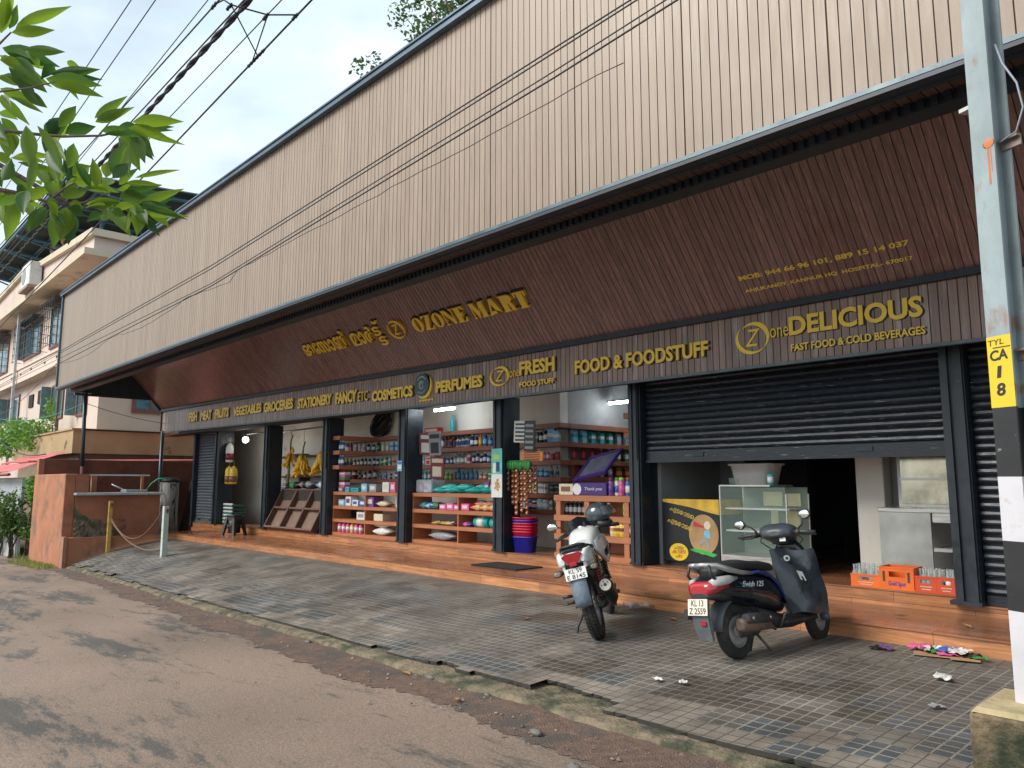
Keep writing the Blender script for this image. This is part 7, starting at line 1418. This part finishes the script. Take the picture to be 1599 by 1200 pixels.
window(-40.6, -37.2, 7.0, 8.6, grille=True); window(-35.6, -33.4, 6.9, 8.7, grille=True, shut=False); window(-34.5, -32.6, 3.9, 5.3); window(-30.6, -29.3, 3.8, 5.2); window(-43.2, -40.6, 4.2, 5.5); window(-47.5, -44.2, 6.9, 8.8, grille=True, shut=False)
hb('vent_window', [(-38.6, -37.8, 7.15, 7.199, 4.7, 5.25)], DARK); hb('vent_window', [(-36.9, -36.2, 7.15, 7.199, 4.75, 5.3)], DARK)
b = MB(); x0 = 0
for bx in ((0, .06, 1.05, 2.3, 3.85, 4.0), (0, .06, 1.05, 2.3, 5.1, 5.2), (0, .06, 1.05, 1.17, 4.0, 5.1), (0, .06, 2.2, 2.3, 4.0, 5.1), (0, .06, 1.64, 1.74, 4.0, 5.1)): b.box(*bx)
f = b.build('window', FRAMEB, hs_); b = MB(); b.box(.001, .03, 1.17, 2.2, 4.0, 5.1); b.build('pane', mat('window_blue_curtain', (.08, .2, .26), .2, var=.5, vscale=3), f)
hb('downpipe', [(-39.3, -39.18, 6.6, 6.7, 2.0, 9.0)], mat('galvanised_pipe', (.5, .55, .57), .4, metal=.3, var=.2)); hb('downpipe', [(-33.3, -33.24, 7.1, 7.19, 3.2, 5.8)], mat('old_rust_pipe', (.18, .13, .11), .8))
ac = thing('air_conditioner', 'white air conditioner unit on the pink house parapet', 'air conditioner', (-36.3, 6.55, 9.35))
b = MB(); b.box(0, 1.5, -.45, .0, 0, 1.0, 0, ch=.03); b.build('casing', mat('ac_white', (.62, .64, .64), .5), ac); b = MB(); b.cyl((.5, -.46, .5), (.5, -.451, .5), .36, seg=20); b.build('fan_grille', mat('ac_grille', (.25, .27, .28), .6), ac); b = MB(); b.box(-.1, 1.6, -.5, .05, -.12, -.001); b.build('bracket', RUSTB, ac)
# roof truss over the terrace
GRN = mat('roof_green_underside', (.05, .075, .075), .5, var=.25, vscale=.6, stretch=(1, .3, 1)); GRST = mat('truss_teal', (.05, .14, .19), .5, var=.2)
tr = thing('terrace_roof', 'dark green corrugated terrace roof on thin teal posts above the pink house', 'roof', (-28, 5.75, 9.6))
b = MB(); n = 120
def rz(u, v): return 2.22 + .02 * u + v * (.75 - 2.2 * u)
for i in range(n):
    for k, (du, dz) in enumerate(((0, 0), (.5, .05), (1, 0))):
        pass
    u0, um, u1 = i / n, (i + .5) / n, (i + 1) / n
    b.add([(-16.5 * u, 0, rz(u, 0) + dz) for u, dz in ((u0, 0), (um, .07), (u1, 0))] + [(-16.5 * u, 8.2, rz(u, 1) + dz) for u, dz in ((u0, 0), (um, .07), (u1, 0))], [(0, 1, 4, 3), (1, 2, 5, 4)])
b.build('sheets', GRN, tr)
b = MB()
for j in range(8): v = j / 7; b.tube([(-16.5 * u, .05 + 8.1 * v, rz(u, v) - .09) for u in (0, .25, .5, .75, 1)], .06, 5)
for i in range(7): u = .02 + i / 6.3; b.tube([(-16.5 * u, .05, rz(u, 0) - .2), (-16.5 * u, 8.1, rz(u, 1) - .2)], .08, 5); b.tube([(-16.5 * u, .1, rz(u, 0) - .25), (-16.5 * u, 4.1, rz(u, .5) - .9), (-16.5 * u, 8.1, rz(u, 1) - .25)], .04, 5)
b.build('purlins', GRST, tr)
for x in (-2.2, -6.0, -9.8, -13.5, -16): b = MB(); b.tube([(x, 1.7, .3), (x, 1.7, rz(-x / 16.5, .2) - .1)], .07, 8); b.build('post', GRST, tr)
b = MB(); g = [[(-9.0 + 2.6 * i / 8, .1 + .3 * math.sin(i * .9 + j), .6 + 1.3 * j / 5 - .12 * math.sin(i * 1.3) - .05 * i) for i in range(9)] for j in range(6)]; b.loft(g, 0, False, closed=False)
o = b.build('tarpaulin', mat('faded_banner', (.52, .27, .18), .7, var=.25, vscale=1.2, dirt=(.5, .5, .5), dscale=1.0, dlo=.52, dhi=.58)); o.location = (-28, 7.3, 9.9); tag(o, 'faded orange and grey tarpaulin hung under the terrace roof', 'tarpaulin')
# ---- vegetation
def foliage(b, c, rad, n, size, r_, mi=0, hollow=.35):
    for i in range(n):
        while True:
            d = Vector((r_.uniform(-1, 1), r_.uniform(-1, 1), r_.uniform(-1, 1)))
            if hollow < d.length < 1: break
        p = Vector(c) + Vector((d.x * rad[0], d.y * rad[1], d.z * rad[2])); a = Vector((r_.uniform(-1, 1), r_.uniform(-1, 1), r_.uniform(-.9, .5))).normalized(); s_ = a.cross(Vector((r_.uniform(-1, 1), r_.uniform(-1, 1), r_.uniform(.2, 1)))).normalized(); L_ = size * r_.uniform(.6, 1.4)
        b.add([p, p + a * L_ * .5 + s_ * L_ * .24, p + a * L_, p + a * L_ * .5 - s_ * L_ * .24], [(0, 1, 2, 3)], mi)
LF1 = leaf_mat('tree_leaf', (.03, .065, .02), (.075, .14, .035), .3); LF2 = leaf_mat('bush_leaf', (.025, .06, .012), (.075, .15, .02), .3); LF3 = leaf_mat('creeper_leaf', (.07, .19, .025), (.14, .30, .05), .35); BARK = mat('bark_brown', (.12, .08, .06), .9, var=.3, bump=.5, bscale=30)
r6 = random.Random(17)
t = thing('background_tree', 'green feathery tree rising behind the top edge of the fascia', 'tree', (-16.5, 14.8, 0))
b = MB(); b.tube([(0, 0, -.5), (.1, 0, 6), (.2, .1, 11), (.1, 0, 15.5)], [.3, .24, .16, .05], 9)
clumps = [(Vector((r6.gauss(-1.8, 1.6), r6.gauss(0, 1.2), 16.4 + r6.uniform(-2.5, 2.0))), r6.uniform(.5, 1.0)) for _ in range(30)]
clumps += [(Vector((-3.4, 0, 16.9)), .7), (Vector((-2.6, 0, 17.3)), .7), (Vector((-1.9, 0, 15.8)), .55), (Vector((-.9, 0, 16.9)), .5), (Vector((1.6, 0, 17)), .7), (Vector((1.9, 0, 16)), .9), (Vector((-2.9, 0, 13.4)), .5)]
for c, q in clumps: b.tube([(.2, .1, 11.5 + min(3, (c.z - 12) * .4)), Vector((.2, .1, 12.5)).lerp(c, .6), c], [.06, .035, .012], 5)
b.build('trunk', BARK, t); b = MB()
for c, q in clumps: foliage(b, c, (q, q, q * .75), int(170 * q), .2, r6, 0, .1)
b.build('crown', LF1, t)
BU = [(-26.3, 4.75, .75, .85, 'dark bush against the pale sheet wall, left of the orange wall'), (-25.2, 5.0, .55, .6, 'leafy bush close beside the orange wall'), (-28.2, 4.7, .7, 1.0, 'dark bush furthest left beside the road'), (-25.4, 5.1, 1.35, .5, 'creeper hanging below the red sheet roof'), (-30.5, 4.9, .6, 1.1, 'dense dark bush beyond the road bend'), (-33.5, 5.2, .7, 1.3, 'far dark bush at the left edge of the view')]
for i, (x, y, z, q, lab) in enumerate(BU):
    t = thing('bush', lab, 'bush', (x, y, zroad(x)), group='bushes left of the orange wall'); b = MB()
    for k in range(7): b.tube([(r6.uniform(-.2, .2), r6.uniform(-.1, .1), 0), (r6.uniform(-.5, .5) * q, r6.uniform(-.3, .3) * q, z + .3), (r6.uniform(-.9, .9) * q, r6.uniform(-.5, .5) * q, z + .9)], [.025, .015, .005], 5)
    b.build('stems', BARK, t); b = MB()
    for k in range(9): foliage(b, (r6.uniform(-.6, .6) * q, r6.uniform(-.35, .35) * q, z + .55 + r6.uniform(-.6, .5) * q), (.5 * q, .35 * q, .45 * q), 130, .13, r6, 0, .1)
    b.build('leaves', LF2 if i != 3 else LF3, t)
t = thing('creeper', 'bright green creeper heaped on the ochre outbuilding below the pink house', 'creeper', (-34.5, 6.3, 2.6)); b = MB()
for k in range(10): b.tube([(-4 + k, 0, 0), (-4 + k + r6.uniform(-.3, .3), -.1, .8)], .03, 5)
b.build('stems', BARK, t); b = MB()
for k in range(34): x = r6.uniform(-6, 3.4); foliage(b, (x, r6.uniform(-.4, .3), .2 + r6.uniform(0, .95) * (1 - max(0, x - 1) * .25)), (.7, .4, .4), 110, .17, r6, 0, .1)
for k in range(5): foliage(b, (3.2 + r6.uniform(-.2, .2), .2, .3 + k * .35), (.35, .2, .3), 60, .15, r6, 0, .1)
b.build('leaves', LF3, t)
b = MB()
for i in range(5200):
    x = r6.uniform(-34, -20.9); y = yk(x) + r6.uniform(-.35, .35) + (0 if x > -24.5 else r6.uniform(-.2, .5)); z = zroad(x)
    if x > -24.3 and y > 4.74: y = 4.74 - r6.random() ** 2 * .45
    h = r6.uniform(.05, .17) * (1.3 if x < -24 else .7); a = r6.uniform(0, 6.28); w_ = .008
    b.add([(x - w_ * math.cos(a), y - w_ * math.sin(a), z), (x + w_ * math.cos(a), y + w_ * math.sin(a), z), (x + r6.uniform(-.05, .05), y + r6.uniform(-.05, .05), z + h)], [(0, 1, 2)])
tag(b.build('grass', leaf_mat('grass_blade', (.10, .16, .03), (.25, .27, .08), .3)), 'short green and straw coloured grass along the foot of the orange wall', 'grass', kind='stuff')
# ---- litter
def scrap(x, y, s_, c, label, name='wrapper', cat='litter', grp=None, z=None, flat=.45, mt=None):
    b = MB(); n = 6; g = [[(s_ * (i / n - .5) * 1.4, s_ * (j / n - .5), abs(r6.gauss(0, 1)) * s_ * .10 * flat * 2.2 + .003) for i in range(n + 1)] for j in range(n + 1)]
    b.loft(g, 0, False, closed=False); b.v = [(p[0] + r6.uniform(-.1, .1) * s_, p[1] + r6.uniform(-.1, .1) * s_, p[2]) for p in b.v]
    o = b.build(name, mt or mat('foil_' + c, PAL[c], .25, var=.2, vscale=18, bump=.4, bscale=26)); o.location = (x, y, (zpave(x, y) if z is None else z) + .012); o.rotation_euler = (0, 0, r6.uniform(0, 6)); return tag(o, label, cat, grp)
for i, (x, y, s_, c) in enumerate(((-2.52, 7.2, .15, 'pink'), (-2.42, 7.18, .14, 'white'), (-2.38, 7.12, .10, 'green'), (-2.3, 7.16, .12, 'blue'), (-2.26, 7.1, .11, 'pink'), (-2.2, 7.18, .15, 'white'), (-2.12, 7.15, .12, 'black'), (-2.05, 7.12, .10, 'green'), (-2.33, 7.24, .1, 'yellow'), (-2.45, 7.24, .16, 'grey'))):
    scrap(x, y, s_, c, f'{c} crumpled wrapper in the litter heap by the step, {ORD[i]} from the left', grp='litter heap by the step', z=zpave(x, y) + r6.uniform(0, .03))
b = MB(); b.box(-.22, .16, -.09, .1, 0, .004); b.box(.05, .26, -.16, -.02, .004, .008); o = b.build('cardboard', mat('card_brown', (.38, .22, .12), .8, var=.2)); o.location = (-2.3, 7.1, zpave(-2.3, 7.1) + .008); o.rotation_euler = (0, 0, .3); tag(o, 'torn brown cardboard under the litter heap', 'cardboard')
scrap(-2.72, 7.0, .10, 'purple', 'purple and black wrapper lying left of the litter heap'); scrap(-2.80, 6.98, .09, 'black', 'small black wrapper left of the litter heap'); scrap(-2.05, 6.3, .12, 'white', 'white crumpled paper on the paving right of the scooter'); scrap(-1.85, 5.52, .07, 'grey', 'pale crumpled wrapper near the pole plinth')
scrap(-2.45, 7.28, .08, 'white', 'small white scrap against the step'); scrap(-4.28, 4.36, .08, 'purple', 'purple wrapper in the broken gap of the kerb', z=-.17); scrap(-3.75, 4.3, .07, 'white', 'white scrap in the broken gap of the kerb', z=-.17); scrap(-4.2, 6.45, .05, 'pink', 'tiny pink scrap between the two vehicles'); scrap(-3.6, 4.9, .06, 'white', 'small white scrap on the sloping tiles'); scrap(-3.4, 4.95, .06, 'white', 'another white scrap on the sloping tiles, right one')
scrap(-5.5, 7.16, .22, 'white', 'clear crumpled plastic bag by the step behind the motorcycle', 'plastic_bag', 'bag', flat=.75, mt=mat('clear_film', (.62, .64, .68), .15, var=.1, alpha=.55))
LFD = mat('dry_leaf', (.30, .16, .07), .8, var=.3)
for i, (x, y) in enumerate(((-4.85, 6.88), (-6.05, 5.9), (-2.9, 7.9), (-2.3, 7.75), (-2.4, 3.4), (-4.6, 3.75), (-5.6, 4.0), (-13.5, 5.6))):
    z = .15 if y > 7.4 else zpave(x, y) if y > yk(x) else zroad(x) + .01
    b = MB(); L_ = .07; b.loft([[(-L_, 0, 0), (-L_, 0, 0), (-L_, 0, 0)], [(-L_ * .3, -.025, .014), (-L_ * .3, 0, .0), (-L_ * .3, .025, .012)], [(L_ * .4, -.02, .012), (L_ * .4, 0, .004), (L_ * .4, .02, .016)], [(L_, 0, .018)] * 3], 0, False, closed=False)
    o = b.build('dry_leaf', LFD); o.location = (x, y, z + .012); o.rotation_euler = (0, 0, r6.uniform(0, 6)); tag(o, 'curled dry brown leaf lying on the ground', 'leaf', 'dry leaves on the ground')
for i, (x, y) in enumerate(((-4.55, 4.02), (-5.3, 4.05), (-3.6, 3.6), (-7.6, 4.15), (-3.0, 3.3), (-2.2, 3.55))):
    b = MB(); s_ = r6.uniform(.02, .042); b.sphere((0, 0, s_ * .4), s_, 8, 5, 0, sc=(1.4, .9, .6)); b.v = [(p[0] + r6.uniform(-.2, .2) * s_, p[1] + r6.uniform(-.2, .2) * s_, p[2]) for p in b.v]
    o = b.build('stone', mat('stone_grey', (.14, .13, .12), .9, var=.3)); o.location = (x, y, zroad(x) + .01); tag(o, 'small broken grey stone lying along the kerb', 'stone', 'broken stones along the kerb')
